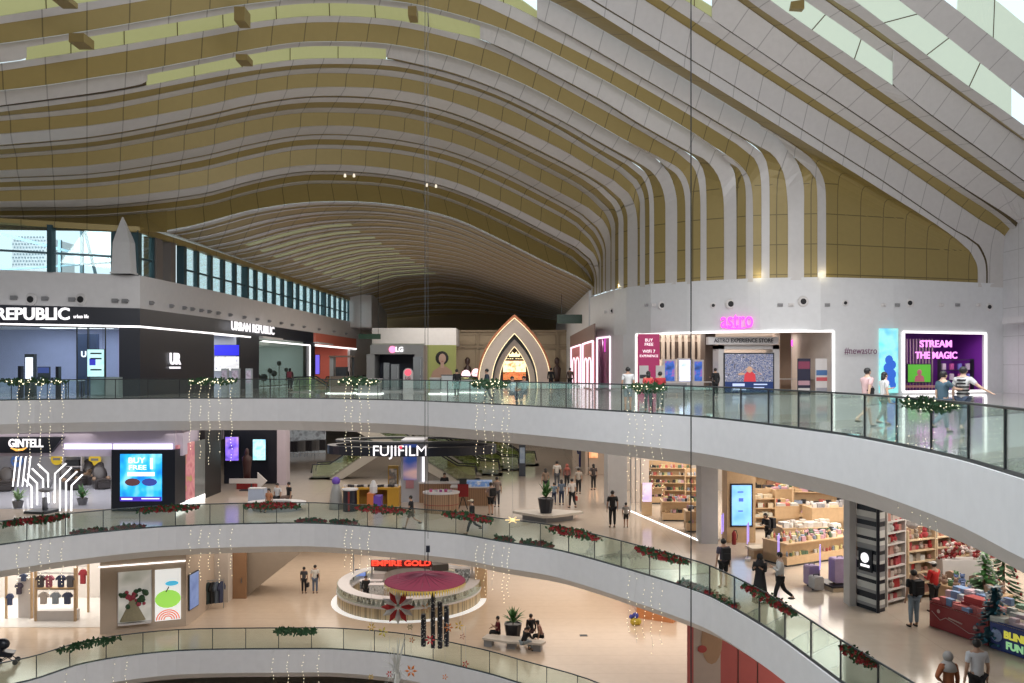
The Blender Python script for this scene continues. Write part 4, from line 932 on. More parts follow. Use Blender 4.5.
# ---- astro shop
o = text('astro', 1.5, M_NEONP, None, (0, 0, 0), ext=0.05, bold=0.01, name='shop_sign', label='glowing magenta lettering of the shop name above the wide entrance', width=2.05, cat='sign')
p = fpt(736, 0); o.location = (p.x, p.y-0.2, EYE+(HY-320.5)/FP*p.y); dF_ = fpt(757, 0)-fpt(715, 0); o.rotation_euler = (PI/2, 0, math.atan2(dF_.y, dF_.x))
sw_ = MB().tube([(-0.9, 0, -0.42), (-0.4, 0, -0.52), (0.2, 0, -0.53), (0.95, 0, -0.42)], [0.02, 0.05, 0.05, 0.02], 6)
obj('swoosh', sw_, M_NEONP, o).rotation_euler = (-PI/2, 0, 0)
o.children[0].matrix_local = Matrix.Rotation(-PI/2, 4, 'X')
p = fpt(859, 0); NA_ = text('#newastro', 0.62, M_PLUM, None, (p.x, p.y-0.3, EYE+(HY-351)/FP*p.y), (PI/2, 0, math.atan2((fpt(878, 0)-fpt(840, 0)).y, (fpt(878, 0)-fpt(840, 0)).x)), ext=0.01, name='wall_lettering', label='dark #newastro lettering on the white wall between entrance and blue mural', width=2.3, cat='lettering')
# blue mural
t, w, h = blockt('mural', 'tall turquoise and blue mural panel left of the purple display window', 'mural', 879.5, 898, 328.5, 393, 54.2)
obj('panel', MB().box(-w/2, w/2, -0.04, 0.1, 0, h), pic('mural_sky', [C(0.1, .75, .8), C(.35, .85, .8), C(.1, .5, .85)], 0.9, 0.55), t)
fm_ = MB()
for (x, z, r) in ((-0.15, 1.0, .28), (0.15, 1.2, .3), (-0.1, 1.6, .26), (0.2, 1.8, .25), (0, 2.1, .26), (-0.2, 0.6, .22), (0.25, .5, .2), (0.1, .8, .28)): fm_.ball((x, -0.045, z), r, 8, 1.2, (1, 0.06))
obj('blue_shapes', fm_, mat('mural_blue', (0.03, 0.12, 0.55), 0.5, emit=(0.03, 0.15, 0.7), es=0.5), t)
# display window: STREAM THE MAGIC
M_NEON2 = glow('neon_violet', (1.0, 0.30, 0.95), 1.5)
o = thing('neon_sign', 'glowing pink STREAM THE MAGIC lettering in the purple display window', 'sign', at(936, 351, 55.9)); 
text('STREAM', 0.62, M_NEON2, o, (0, 0, 0.45), ext=0.03, bold=0.012, width=2.1); text('THE MAGIC', 0.62, M_NEON2, o, (0.02, 0, -0.3), ext=0.03, bold=0.012, width=2.75)
t, w, h = screen('television', 'television with a green picture inside the purple display window', 908, 930.5, 364.5, 382, 57.8, mat('green_picture', (0.05, 0.3, 0.02), 0.5, emit=(0.10, 0.42, 0.04), es=0.7), 'television')
pf = MB().ball((0, -0.03, 0.66), 0.17, 8, 1.2, (1, 0.2)).prism_y([(-0.34, 0.02), (0.34, 0.02), (0.28, 0.38), (0.1, 0.48), (-0.1, 0.48), (-0.28, 0.38)], -0.05, -0.02)
obj('picture_figure', pf, mat('picture_red', (0.35, 0.1, 0.12), 0.5, emit=(0.3, 0.1, 0.12), es=0.5), t)
obj('bench', MB().box(-1.6, 1.6, -0.3, 0.4, 0.35, 0.5).box(-1.5, -1.3, -0.3, 0.4, 0, 0.35).box(1.3, 1.5, -0.3, 0.4, 0, 0.35), mat('pinkish_wood', (0.42, 0.22, 0.2), 0.5), None, label='long low wooden bench under the television with the green picture', cat='bench', loc=(at(921, 387, 57.2).x, 57.2, 0.012))
obj('slat_panel', (lambda mb: [mb.cbox((i*0.22, 0, 1.9), 0.08, 0.1, 3.6) for i in range(9)] and mb)(MB()), mat('mauve_slats', (0.35, 0.26, 0.3), 0.5), None, label='vertical slatted screen at the left inside the purple display window', cat='slatted screen', loc=(at(906, 0, 59).x+0.2, 59.3, 0.012))
sh_ = thing('display_shelf', 'dark display shelf of boxed goods at the right inside the purple window', 'shelf', (at(957, 0, 58.4).x, 58.4, 0.012))
obj('shelf_frame', (lambda mb: [mb.box(-1.1, 1.1, 0, 0.4, z, z+0.05) for z in (0.1, 0.8, 1.5, 2.2)] and mb.box(-1.15, -1.1, 0, 0.4, 0, 2.3).box(1.1, 1.15, 0, 0.4, 0, 2.3))(MB()), M_DARK, sh_)
for i in range(12):
    obj('boxed_goods', MB().box(-0.12, 0.12, -0.1, 0.1, 0, 0.42), cloth([(0.5, 0.1, 0.3), (0.2, 0.2, 0.6), (0.6, 0.55, 0.6)][i % 3]), None, label='boxed item standing on the dark display shelf in the purple window', cat='box', group='boxed goods in the purple window',
        loc=(sh_.location.x-0.85+(i % 4)*0.55, 58.55, 0.17+0.7*(i//4)))
# entrance interior
YS = 55.6
t, w, h = blockt('banner', 'tall magenta banner with white headings at the left of the entrance', 'banner', 638, 659.5, 334, 396, 55.8)
obj('board', MB().box(-w/2, w/2, -0.05, 0.1, -t.location.z+0.013, h), MAGENTA, t)
text('BUY\nFREE', 0.28, M_TXTW, t, (0, -0.06, h-0.55), ext=0.004); text('WIFI 7', 0.30, M_TXTW, t, (0, -0.06, h-1.15), ext=0.004); text('EXPERIENCE', 0.22, M_TXTW, t, (0, -0.06, h-1.45), ext=0.004)
PW = mat('poster_white', (0.62, 0.6, 0.6), 0.5)
for (x, z0, z1) in ((-0.33, 0.8, 2.0), (0.75, 0.8, 2.0)): obj('notice', MB().box(x-0.3, x+0.3, -0.09, -0.055, z0, z1), PW, t)
obj('notice_photo', MB().box(-0.6, -0.06, -0.1, -0.092, 1.15, 1.4), M_TXTD, t)
SCB = pic('screen_blue_red', [C(0.01, 0.02, .08), C(.03, .10, .4), C(.5, .08, .12)], 1.6, 1.0); SCV = pic('screen_lilac', [C(.3, .4, 1.), C(.75, .8, 1.), C(.25, .2, .7)], 1.3, 1.3)
LB = mat('light_cabinet', (0.6, 0.57, 0.56), 0.4)
t1, w, h = screen('display_kiosk', 'dark blue upright display just right of the magenta banner', 665, 674.5, 361, 381, 58.5, SCB, 'display', 0.12, 0.3, LB, 0.012)
t2, w, h = screen('display_kiosk', 'bright lilac upright display in the middle of three', 679.5, 690.5, 360, 381, 58.5, SCV, 'display', 0.12, 0.3, LB, 0.012)
t3, w, h = screen('display_kiosk', 'narrow dark blue upright display beside the dark pier', 694.5, 702, 361.5, 381, 58.5, SCB, 'display', 0.12, 0.3, LB, 0.012)
struct('trim_6', (lambda mb: [mb.cbox((at(px, 0, 62).x, 62, 2.2), 0.22, 0.2, 4.2) for px in (663, 668, 673, 680, 686, 693, 699)] and mb)(MB()), mat('pale_timber', (0.55, 0.47, 0.4), 0.5))
struct('trim_7', MB().box(at(660, 0, 62).x, at(703, 0, 62).x, 62.2, 62.4, 2.3, 3.6).box(at(702, 0, 60).x, at(712, 0, 60).x, 59, 60.5, 0, 4.1), mat('dark_brown_panel', (0.12, 0.085, 0.07), 0.5))
struct('trim_8', MB().box(at(780, 0, 59).x, at(791, 0, 59).x, 59, 60.5, 0, 4.1), mat('tan_pier', (0.30, 0.2, 0.14), 0.5))
# portal and big screen
pt = thing('screen_portal', 'white portal frame around the big football screen in the entrance', 'portal', (at(747, 0, 56.4).x, 56.4, 0.013))
xl, xr = at(720, 0, 56.4).x-pt.location.x, at(778, 0, 56.4).x-pt.location.x
obj('outer_frame', MB().box(xl-0.1, xl+0.28, 0, 1.6, 0, 3.2).box(xr-0.35, xr+0.1, 0, 1.6, 0, 3.2).box(xl-0.1, xr+0.1, 0, 1.6, 2.92, 3.2).box(xl, xr, 0.1, 1.5, 0, 0.16), PW, pt)
obj('header', MB().box(-2.65, 1.95, -0.45, 0.3, 3.22, 3.72), PW, pt)
text('ASTRO EXPERIENCE STORE', 0.36, M_TXTD, pt, (-0.35, -0.47, 3.47), ext=0.01, bold=0.008, width=3.9)
crowd = pic('crowd_picture', [C(.01, .01, .03), C(.3, .3, .36), C(.03, .06, .18), C(.5, .48, .5)], 7, 0.6)
t, w, h = screen('video_wall', 'big screen showing a fan in red in a football crowd', 725, 773, 354, 392.5, 56.3, crowd, 'screen', 0.08, 0.3)
RB = mat('fan_red', (0.4, 0.03, 0.04), 0.5, emit=(0.5, 0.04, 0.05), es=0.8); SKE = mat('fan_skin', (0.5, 0.3, 0.2), 0.5, emit=(0.45, 0.28, 0.2), es=0.6); NB = mat('picture_navy', (0.01, 0.02, 0.08), 0.5, emit=(0.01, 0.03, 0.12), es=0.8)
obj('caption_bar', MB().box(-w/2, w/2, -0.035, -0.02, 0, 0.72), NB, t)
obj('fan_shirt', MB().prism_y([(-0.35, 0.72), (0.45, 0.72), (0.4, 1.2), (0.15, 1.4), (-0.1, 1.4), (-0.3, 1.2)], -0.04, -0.02), RB, t)
obj('fan_arms', MB().bar((-0.3, -0.03, 1.25), (-0.7, -0.03, 1.2), 0.13, 0.02, up=(0, 1, 0)).bar((-0.7, -0.03, 1.2), (-0.12, -0.03, 1.62), 0.12, 0.02).bar((0.38, -0.03, 1.25), (0.8, -0.03, 1.2), 0.13, 0.02).bar((0.8, -0.03, 1.2), (0.16, -0.03, 1.62), 0.12, 0.02).ball((0.03, -0.03, 1.5), 0.2, 8, 1.2, (1, 0.1)), SKE, t)
obj('caption_lines', MB().box(-1.1, -0.3, -0.045, -0.035, 0.42, 0.6).box(0.3, 1.2, -0.045, -0.035, 0.5, 0.58).box(0.3, 1.0, -0.045, -0.035, 0.3, 0.36).box(-1.1, -0.2, -0.045, -0.035, 0.15, 0.3), glow('caption_light', (0.6, 0.7, 1), 0.8), t)
# right interior wall with posters, tables
struct('wall_shop', MB().box(at(790, 0, 58).x, at(836, 0, 58).x, 61.5, 61.7, 0, 4.1), PW)
def easel(label, px0, px1, py0, py1, d, m, bands):
    t, w, h = blockt('poster_stand', label, 'poster stand', px0, px1, py0, py1, d)
    z0 = 0.013-t.location.z
    obj('board', MB().box(-w/2, w/2, 0, 0.04, 0, h), m, t); obj('stand', MB().bar((0, 0.03, 0.1), (-0.25, 0.3, z0), 0.03).bar((0, 0.03, 0.1), (0.25, 0.3, z0), 0.03).bar((0, 0.03, 0.1), (0, -0.2, z0), 0.03), M_DARK, t)
    for z_, hh, c in bands: obj('print_band', MB().box(-w*0.44, w*0.44, -0.01, 0, z_*h, (z_+hh)*h), c, t)
PDK = mat('poster_dark', (0.03, 0.03, 0.06), 0.4)
easel('dark poster stand with a bottle shape, left of the pair in the entrance', 797.5, 810.5, 358.5, 395.5, 54.6, PDK, [(0.72, 0.2, mat('p_maroon', (0.25, 0.05, 0.1), 0.5)), (0.28, 0.12, mat('p_rose', (0.5, 0.3, 0.35), 0.5)), (0.1, 0.1, PW)])
easel('white poster stand with blue and red print, right of the pair in the entrance', 815.5, 829, 358.5, 396, 54.6, PW, [(0.55, 0.14, mat('p_blue', (0.06, 0.15, 0.35), 0.5)), (0.40, 0.1, mat('p_red', (0.5, 0.08, 0.1), 0.5)), (0.1, 0.12, mat('p_grey', (0.3, 0.3, 0.35), 0.5))])
lg = thing('wall_logo', 'magenta and blue logo high on the white wall inside the entrance', 'logo', at(798, 346.5, 61.3))
obj('pink_blob', MB().ball((-0.1, 0, 0.25), 0.42, 10, 0.75, (1.2, 0.1)), M_NEONP, lg); obj('blue_blob', MB().ball((0.1, 0, -0.25), 0.25, 10, 0.8, (1.4, 0.1)), glow('logo_blue', (0.2, 0.6, 1), 1.2), lg)
text('ultra\nfibre', 0.42, glow('logo_text', (0.45, 0.5, 1.0), 1.2), lg, (1.0, 0, 0.15), ext=0.02)
dl = obj('light_strip', MB().bar(at(818, 365, 61.2), at(835, 337, 61.2), 0.22, 0.05, up=(0, 1, 0)), M_LINE, None, label='diagonal white light strip on the shop wall behind the poster stands', cat='light strip')
def table(label, px, py, d, w, dp, h, m, zf=0.013, name='table', cat='table', group=None, loc=None):
    p = loc or Vector((at(px, py, d).x, d, zf)); t = thing(name, label, cat, p, 0, group)
    obj('table_top', MB().box(-w/2, w/2, -dp/2, dp/2, h-0.05, h), m, t)
    for x in (-w/2+0.05, w/2-0.05):
        for y in (-dp/2+0.05, dp/2-0.05): obj('leg', MB().box(x-0.03, x+0.03, y-0.03, y+0.03, 0, h-0.05), M_DARK, t)
    return t
table('low pale table standing behind the dark poster stand', 790, 0, 57.5, 1.8, 0.7, 0.95, LB)
table('pale table with dark legs behind the white poster stand', 816, 0, 57.5, 2.2, 0.7, 0.95, LB)
table('pale table under the three upright displays', 688, 0, 57.3, 3.2, 0.8, 0.75, LB)
cou = thing('sofa', 'low grey cushioned sofa bench near the garland inside the shop front', 'sofa', (at(673, 0, 52).x, 52.0, 0.0))
obj('seat', MB().box(-0.9, 0.9, -0.35, 0.35, 0.18, 0.42), M_GREY, cou); obj('backrest', MB().box(-0.9, 0.9, 0.25, 0.42, 0.42, 0.75), M_GREY, cou)
for x in (-0.8, 0.8):
    for y in (-0.28, 0.28): obj('leg', MB().box(x-0.03, x+0.03, y-0.03, y+0.03, 0, 0.18), M_DARK, cou)
# vents, speakers and cameras on the white band
M_BLK = mat('speaker_black', (0.01, 0.01, 0.012), 0.6)
def speaker(p, nrm, label, r=0.34):
    t = thing('ceiling_speaker', label, 'speaker', p); t.rotation_euler = (0, 0, nrm)
    obj('ring', MB().lathe([(r, 0), (r, 0.05), (r*0.8, 0.09), (0.02, 0.09)], 16).xf(Matrix.Rotation(PI/2, 4, 'X')), PW, t)
    obj('cone', MB().lathe([(r*0.55, 0.09), (r*0.4, 0.12), (0.02, 0.12)], 14).xf(Matrix.Rotation(PI/2, 4, 'X')), M_BLK, t)
nm = ['leftmost, over the corner', 'second from the corner', 'left of the magenta sign', 'above the magenta sign', 'right of the magenta sign', 'above the # lettering', 'over the blue mural', 'farthest right']
for i, (px, py, r) in enumerate(((612, 311, 0.22), (662, 305.5, .3), (713, 305.5, .2), (730.5, 304, .34), (803, 301.5, .34), (845, 303, .2), (909.5, 303, .28), (989, 307, .25))):
    p = fpt(px, 0); p.z = EYE+(HY-py)/FP*p.y; speaker((p.x, p.y-0.0, p.z), 0, 'round black and white speaker on the white band, %s' % nm[i], r)
for i, px in enumerate((606, 647, 654, 780, 791, 827, 883, 897, 941, 957, 978)):
    p = fpt(px, 0); z = EYE+(HY-(305 if i else 312))/FP*p.y
    obj('wall_fitting', MB().box(-0.16, 0.16, -0.1, 0.0, -0.1, 0.1).box(-0.05, 0.05, -0.2, -0.1, -0.05, 0.05), M_GREY if i % 2 else PW, None, label='small box-shaped fitting on the white band over the right shops', cat='wall fitting', group='small fittings on the right white band', loc=(p.x, p.y, z))
for px, i in ((617, 0), (757, 1), (823, 2)):
    pp_ = fpt(px, 7.42); point('rib_foot_lamp', (pp_.x, pp_.y-0.35, 7.6), 9, (1, 0.85, 0.5), 0.1)
# corner display window contents
t, w, h = screen('display_screen', 'narrow magenta display inside the corner window', 604, 608.5, 337, 352, 66.4, mat('mag_disp', (0.5, 0.05, 0.4), 0.5, emit=(0.7, 0.08, 0.55), es=0.9))
# ---- pink shops along the right side of the corridor
xc = fpt(590, 0).x-0.12
def side_r(px): return FP*xc/(px-CX)        # depth on the corridor wall for image column px
ps = MB()
for i, (p0, p1) in enumerate(((573, 583), (585, 595.5))):
    d1, d0 = side_r(p0), side_r(p1); z1 = 3.7
    t = thing('pink_shopfront', ['pink arched shopfront with white line light, farther along the corridor', 'pink arched shopfront with white line light, nearer the corner'][i], 'shopfront', (xc, d0, 0))
    L = d1-d0
    obj('panel', MB().box(-0.15, 0, 0.2, L-0.2, 0, z1), PINKW, t)
    arch = [(0, 0), (0, z1), (L, z1), (L, 0)]
    obj('line_light', MB().bar((-0.2, 0.1, 0), (-0.2, 0.1, z1), 0.12).bar((-0.2, L-0.1, 0), (-0.2, L-0.1, z1), 0.12).bar((-0.2, 0, z1), (-0.2, L, z1), 0.12), M_PINKL, t)
    for k in range(2):
        c = L*(0.32+0.36*k); r = L*0.15; pts = [(-0.2, c-r, 0.1), (-0.2, c-r, 2.0)]+[(-0.2, c-r*math.cos(a_*PI/6), 2.0+r*0.35*math.sin(a_*PI/6)) for a_ in range(1, 6)]+[(-0.2, c+r, 2.0), (-0.2, c+r, 0.1)]
        obj('arch_light', MB().tube(pts, 0.05, 5), M_PINKL, t)
struct('trim_9', MB().box(xc-0.1, xc, side_r(595.5), side_r(571), 3.75, 5.0), mat('brown_fascia', (0.2, 0.12, 0.1), 0.5))
gs = thing('hanging_sign', 'long dark green directory sign hanging at the right of the corridor', 'sign', at(575, 319, 76)); 
obj('board', MB().box(-1.6, 1.5, 0, 0.12, -0.4, 0.4), mat('sign_green', (0.015, 0.05, 0.03), 0.4), gs); obj('hanger', MB().bar((-1.2, 0.06, 0.4), (-1.2, 0.06, 2.2), 0.04).bar((1.2, 0.06, 0.4), (1.2, 0.06, 2.2), 0.04), M_DARK, gs)
obj('arrow', MB().box(1.1, 1.35, -0.02, 0, -0.15, 0.15), M_TXTW, gs)
gs2 = thing('hanging_sign', 'small dark green directory sign over the end of the left shops', 'sign', at(369.5, 336.5, 88))
obj('hanger', MB().bar((-0.9, 0.06, 0.25), (-0.9, 0.06, 6.6), 0.04).bar((0.9, 0.06, 0.25), (0.9, 0.06, 6.6), 0.04), M_DARK, gs2)
obj('board', MB().box(-1.15, 1.15, 0, 0.12, -0.27, 0.27), mat('sign_green', (0.015, 0.05, 0.03), 0.4), gs2)
# ---- pointed arch entrance
AR = thing('pointed_arch', 'tall white and copper pointed arch with glowing edges at the corridor end', 'arch', (at(514.5, 0, 80).x, 80, 0))
u = 80/FP
def archpts(hw, ht, n=14, zb=0.0, bul=0.32):
    P = []
    for i in range(n+1):
        t_ = i/n; P.append((-hw*(1-t_**2.1)*(1.0)-0, zb+(ht-zb)*(t_**0.92)))
    return P
def archband(hw0, ht0, hw1, ht1, y0, y1, m, name, par):
    A = archpts(hw0, ht0); B = archpts(hw1, ht1); mb = MB()
    for s in (-1, 1):
        a_ = [(s*-x, y0, z) for x, z in A]; b_ = [(s*-x, y0, z) for x, z in B]; mb.strip(a_, b_, (0, y1-y0, 0))
    return obj(name, mb, m, par)
archband(3.35, 6.35, 2.15, 4.9, 0, 1.2, mat('arch_white', (0.45, 0.40, 0.36), 0.4), 'outer_arch', AR)
archband(3.55, 6.7, 3.35, 6.35, -0.1, 1.3, mat('copper_edge', (0.35, 0.13, 0.06), 0.35, 0.5), 'copper_edge', AR)
archband(2.0, 4.4, 1.45, 3.7, 1.3, 2.6, mat('arch_white', (0.45, 0.40, 0.36), 0.4), 'inner_arch', AR)
WG = glow('arch_glow', (1.0, 0.82, 0.5), 1.3)
for hw, ht, y_ in ((3.36, 6.36, -0.12), (2.15, 4.9, -0.05), (1.45, 3.7, 1.25)):
    A = archpts(hw, ht)
    for s in (-1, 1): obj('edge_light', MB().tube([(s*-x, y_, z) for x, z in A], 0.035, 5), WG, AR)
archband(2.15, 4.9, 2.0, 4.4, 1.25, 1.35, M_DARK, 'dark_reveal', AR)
obj('backdrop', MB().box(-1.5, 1.5, 3.2, 3.4, 0, 3.6), mat('arch_dark', (0.03, 0.02, 0.02), 0.5), AR)
obj('lit_counter', MB().box(-1.1, 1.1, 3.0, 3.2, 1.25, 2.35), pic('amber_glow', [C(1, .55, .2), C(1, .8, .5), C(.9, .25, .1)], 2.2, 1.6), AR)
obj('red_display', MB().box(-1.1, 1.1, 2.9, 3.1, 0.5, 1.2), pic('red_disp', [C(.5, .05, .02), C(.9, .3, .1), C(.2, .1, .02)], 6, 0.8), AR)
obj('crown_emblem', MB().prism_y([(-0.5, 2.75), (0.5, 2.75), (0.62, 3.15), (0.32, 2.98), (0.2, 3.25), (0.0, 3.02), (-0.2, 3.25), (-0.32, 2.98), (-0.62, 3.15)], 2.95, 3.05), glow('crown_gold', (1, 0.8, 0.4), 2.0), AR)
text('\u2022\u2022\u2022\u2022\u2022 \u2022\u2022\u2022\u2022\u2022', 0.3, glow('crown_gold', (1, 0.8, 0.4), 2.0), AR, (0, 2.93, 2.55), ext=0.01, width=2.0)
def portrait(label, px, py, d, w, h, c, rd=False):
    t = thing('poster', label, 'poster', at(px, py, d)); obj('panel', MB().box(-w/2, w/2, -0.05, 0.05, -h/2, h/2), c, t); return t
wl_ = mat('window_light', (0.5, 0.45, 0.4), 0.5)
for px, lb in ((467.5, 'dark mannequin head poster left of the pointed arch'), (557, 'dark mannequin poster right of the pointed arch')):
    t = thing('mannequin_display', lb, 'mannequin', at(px, 378, 97)); obj('bust', MB().lathe([(0.25, 0), (0.35, 0.6), (0.45, 1.6), (0.2, 1.9), (0.12, 2.0), (0.28, 2.2), (0.3, 2.6), (0.1, 2.85)], 10, sxy=(1, 0.5)), mat('mannequin_dark', (0.05, 0.025, 0.02), 0.4), t, smooth=True)
    t.location.z = 0.0; obj('plinth', MB().cbox((0, 0, 0.05), 1.2, 0.8, 0.1), M_DARK, t)
lm = [('round pink and white lit sign left of the arch', 466, 374.5, 86, (1, .35, .55)), ('red lit sign right of the round pink one', 476, 373, 86, (.7, .08, .1))]
for lb, px, py, d, c in lm:
    t = thing('lit_sign', lb, 'sign', at(px, py, d)); obj('disc', MB().lathe([(0.45, -0.1), (0.45, 0.1)], 16).xf(Matrix.Rotation(PI/2, 4, 'X')), pic('sig%d' % px, [c, (1, .85, .9), c], 2.2, 1.2), t); obj('post', MB().bar((0, 0.05, -0.4), (0, 0.05, -at(px, py, d).z), 0.08), M_DARK, t)
t = thing('promotion_booth', 'purple and white lit promotion booth at the right foot of the arch', 'booth', (at(538, 0, 84).x, 84, 0)); obj('counter', MB().box(-1.2, 1.2, -0.4, 0.4, 0, 0.75), glow('booth_violet', (0.6, 0.25, 0.95), 0.9), t); obj('top', MB().box(-1.3, 1.3, -0.5, 0.5, 0.75, 0.82), PW, t); obj('figure', MB().lathe([(0.35, 0.82), (0.3, 1.3), (0.1, 1.6), (0.25, 1.9), (0.05, 2.2)], 10), pic('booth_fig', [C(.4, .3, .6), C(.7, .6, .9), C(.2, .1, .3)], 3, 0.3), t)
t = thing('promotion_booth', 'grey promotion table with lilac top at the left foot of the arch', 'booth', (at(489, 0, 84).x, 84, 0)); obj('counter', MB().box(-1.1, 1.1, -0.4, 0.4, 0, 0.9), M_GREY, t); obj('top', MB().box(-1.2, 1.2, -0.5, 0.5, 0.9, 1.0), glow('booth_lilac', (0.7, 0.6, 0.95), 0.8), t)
# ---- appliance stand in the middle (LG) and its neighbours
LGM = mat('stand_grey', (0.30, 0.30, 0.29), 0.4); D0 = 60.0
st = thing('appliance_stand', 'grey open appliance stand with a lit round logo and LG lettering', 'stand', (at(397.5, 0, D0).x, D0, 0))
xx = lambda px: (px-397.5)/FP*D0
obj('plinth', MB().box(xx(366), xx(425), -0.6, 2.6, 0, 0.10), PW, st)
obj('back_wall', MB().box(xx(373), xx(415), 2.2, 2.4, 0.1, 3.1), mat('stand_navy', (0.015, 0.02, 0.04), 0.4), st)
obj('header', MB().box(xx(371), xx(424), -0.3, 2.4, 2.65, 3.3), LGM, st); obj('side_panel', MB().box(xx(415), xx(424), -0.3, 2.4, 0.1, 2.65), LGM, st); obj('side_panel', MB().box(xx(367), xx(375), -0.2, 2.2, 0.1, 2.65), LGM, st)
obj('logo_disc', MB().lathe([(0.24, -0.03), (0.24, 0.03)], 18, ).xf(Matrix.Translation((xx(393), -0.36, 2.98)) @ Matrix.Rotation(PI/2, 4, 'X')), glow('logo_pink', (1, 0.25, 0.45), 1.8), st)
text('LG', 0.46, M_TXTW, st, (xx(400), -0.36, 2.97), ext=0.02, bold=0.02)
FR = mat('fridge_silver', (0.42, 0.45, 0.46), 0.25, 0.6)
def fridge(lb, px, d, w, h, kind=2):
    t = thing('refrigerator', lb, 'refrigerator', (at(px, 0, d).x, d, 0.10)); obj('body', MB().box(-w/2, w/2, 0, 0.65, 0, h), FR, t)
    zs = [0.03, h*0.42, h-0.02]
    for a_, b_ in zip(zs, zs[1:]):
        dr = obj('door', MB().box(-w/2+0.01, w/2-0.01, -0.05, 0.0, a_, b_-0.02), FR, t); obj('handle', MB().bar((w*0.35, -0.08, a_+0.1), (w*0.35, -0.08, b_-0.12), 0.03), M_STEEL, dr)
    return t
fridge('tall silver refrigerator, leftmost on the appliance stand', 386.5, 60.4, 0.42, 1.95); fridge('silver refrigerator second on the appliance stand', 395, 60.2, 0.58, 1.85); fridge('tallest silver refrigerator, at the right of the appliance stand', 417.5, 59.4, 0.6, 2.35)
tt = thing('totem', 'round-topped white LG totem with a red disc in front of the stand', 'totem', (at(408, 0, 57.5).x, 57.5, 0)); obj('column', MB().prism_y([(-0.33, 0.1), (0.33, 0.1), (0.33, 1.35)]+[(0.33*math.cos(a_*PI/8), 1.35+0.33*math.sin(a_*PI/8)) for a_ in range(1, 8)]+[(-0.33, 1.35)], 0, 0.25), PW, tt)
obj('disc', MB().lathe([(0.22, -0.02), (0.22, 0.02)], 16).xf(Matrix.Translation((0, -0.03, 1.38)) @ Matrix.Rotation(PI/2, 4, 'X')), glow('logo_red', (0.9, 0.1, 0.15), 1.3), tt); text('LG', 0.3, mat('lg_text', (0.3, 0.05, 0.08), 0.5), tt, (0, -0.03, 0.98), ext=0.01, bold=0.01); obj('base', MB().box(-0.4, 0.4, -0.1, 0.35, 0, 0.1), PW, tt)
# portrait billboard
BG = mat('billboard_green', (0.36, 0.40, 0.13), 0.5)
bb = thing('billboard', 'big yellow-green billboard with a dark-haired portrait', 'billboard', (at(441, 0, 72).x, 72, 0)); X = lambda px: (px-441)/FP*72; Z = lambda py: EYE+(HY-py)/FP*72
obj('board', MB().box(X(424.5), X(456), 0, 0.3, 0.0, Z(345)), BG, bb)
obj('portrait_shoulders', MB().prism_y([(X(430), Z(379)), (X(453), Z(379)), (X(452), Z(371)), (X(446), Z(366.5)), (X(440), Z(366.5)), (X(433), Z(371))], -0.06, 0), mat('portrait_skin', (0.42, 0.27, 0.2), 0.5), bb)
obj('portrait_hair', MB().ball((X(442), -0.03, Z(358)), 0.56, 12, 1.05, (1, 0.06)), HAIRM, bb); obj('portrait_face', MB().ball((X(442.4), -0.07, Z(358.6)), 0.34, 12, 1.25, (0.9, 0.06)).bar((X(442.4), -0.05, Z(368)), (X(442.4), -0.05, Z(362)), 0.3, 0.04), mat('portrait_face', (0.50, 0.33, 0.26), 0.5), bb)
obj('lips', MB().ball((X(442.4), -0.1, Z(361.2)), 0.09, 8, 0.4, (1, 0.2)), LIPM, bb)
gp = obj('partition_wall', fb(372, 424, 343.5, 354, 70, 0.4), mat('sage_partition', (0.34, 0.36, 0.31), 0.5), None, label='pale sage partition above the appliance stand', cat='partition')
mb = fb(370, 374, 354, 384.5, 70, 0.4); fb(420, 424, 354, 384.5, 70, 0.4, mb); obj('upright', mb, mat('sage_partition', (0.34, 0.36, 0.31), 0.5), gp)
# counters and kiosks along the balustrade
def counter(lb, px0, px1, d, h, m, top=PW, dp=1.0, zf=0.0, name='counter', base=True):
    a_ = at(px0, 0, d).x; b_ = at(px1, 0, d).x; t = thing(name, lb, 'counter', ((a_+b_)/2, d, zf)); w = b_-a_
    obj('body', MB().box(-w/2, w/2, 0, dp, 0.06, h-0.05), m, t); obj('countertop', MB().box(-w/2-0.04, w/2+0.04, -0.04, dp+0.04, h-0.05, h), top, t)
    if base: obj('lit_plinth', MB().box(-w/2-0.1, w/2+0.1, -0.12, dp, 0, 0.06), M_LINE, t)
    return t
counter('grey counter with bags of greenery on top, left of the fridges', 358, 380, 55, 1.0, LGM); counter('short grey counter to the left of the white one, below the portrait', 430, 440, 55, 1.05, LGM); counter('pale counter with a dark top under the portrait billboard', 441.5, 455, 55, 1.25, mat('pale_counter', (0.5, 0.52, 0.52), 0.4), M_DARK)
counter('long low teal-grey counter right of the portrait billboard', 458, 487, 58, 0.85, mat('teal_counter', (0.36, 0.42, 0.41), 0.4))
kt = thing('kiosk', 'brown coffee kiosk with dark machine in front of the coral shop', 'kiosk', (at(338, 0, 56).x, 56, 0)); obj('counter', MB().box(-0.5, 0.8, 0, 1.2, 0.05, 1.15), mat('kiosk_brown', (0.16, 0.12, 0.09), 0.5), kt); obj('back_panel', MB().box(-0.6, -0.35, 0.2, 1.0, 0.05, 2.4), LGM, kt); obj('machine', MB().box(-0.2, 0.5, 0.2, 0.8, 1.15, 1.75).box(-0.15, 0.1, 0.1, 0.2, 1.3, 1.5), M_DARK, kt); obj('canopy', MB().box(-0.6, 0.9, 0, 1.2, 2.4, 2.5), mat('kiosk_brown', (0.16, 0.12, 0.09), 0.5), kt); obj('lit_plinth', MB().box(-0.8, 1.0, -0.2, 1.3, 0, 0.05), M_LINE, kt); obj('post', MB().box(0.75, 0.85, 1.0, 1.1, 1.15, 2.4), M_DARK, kt)
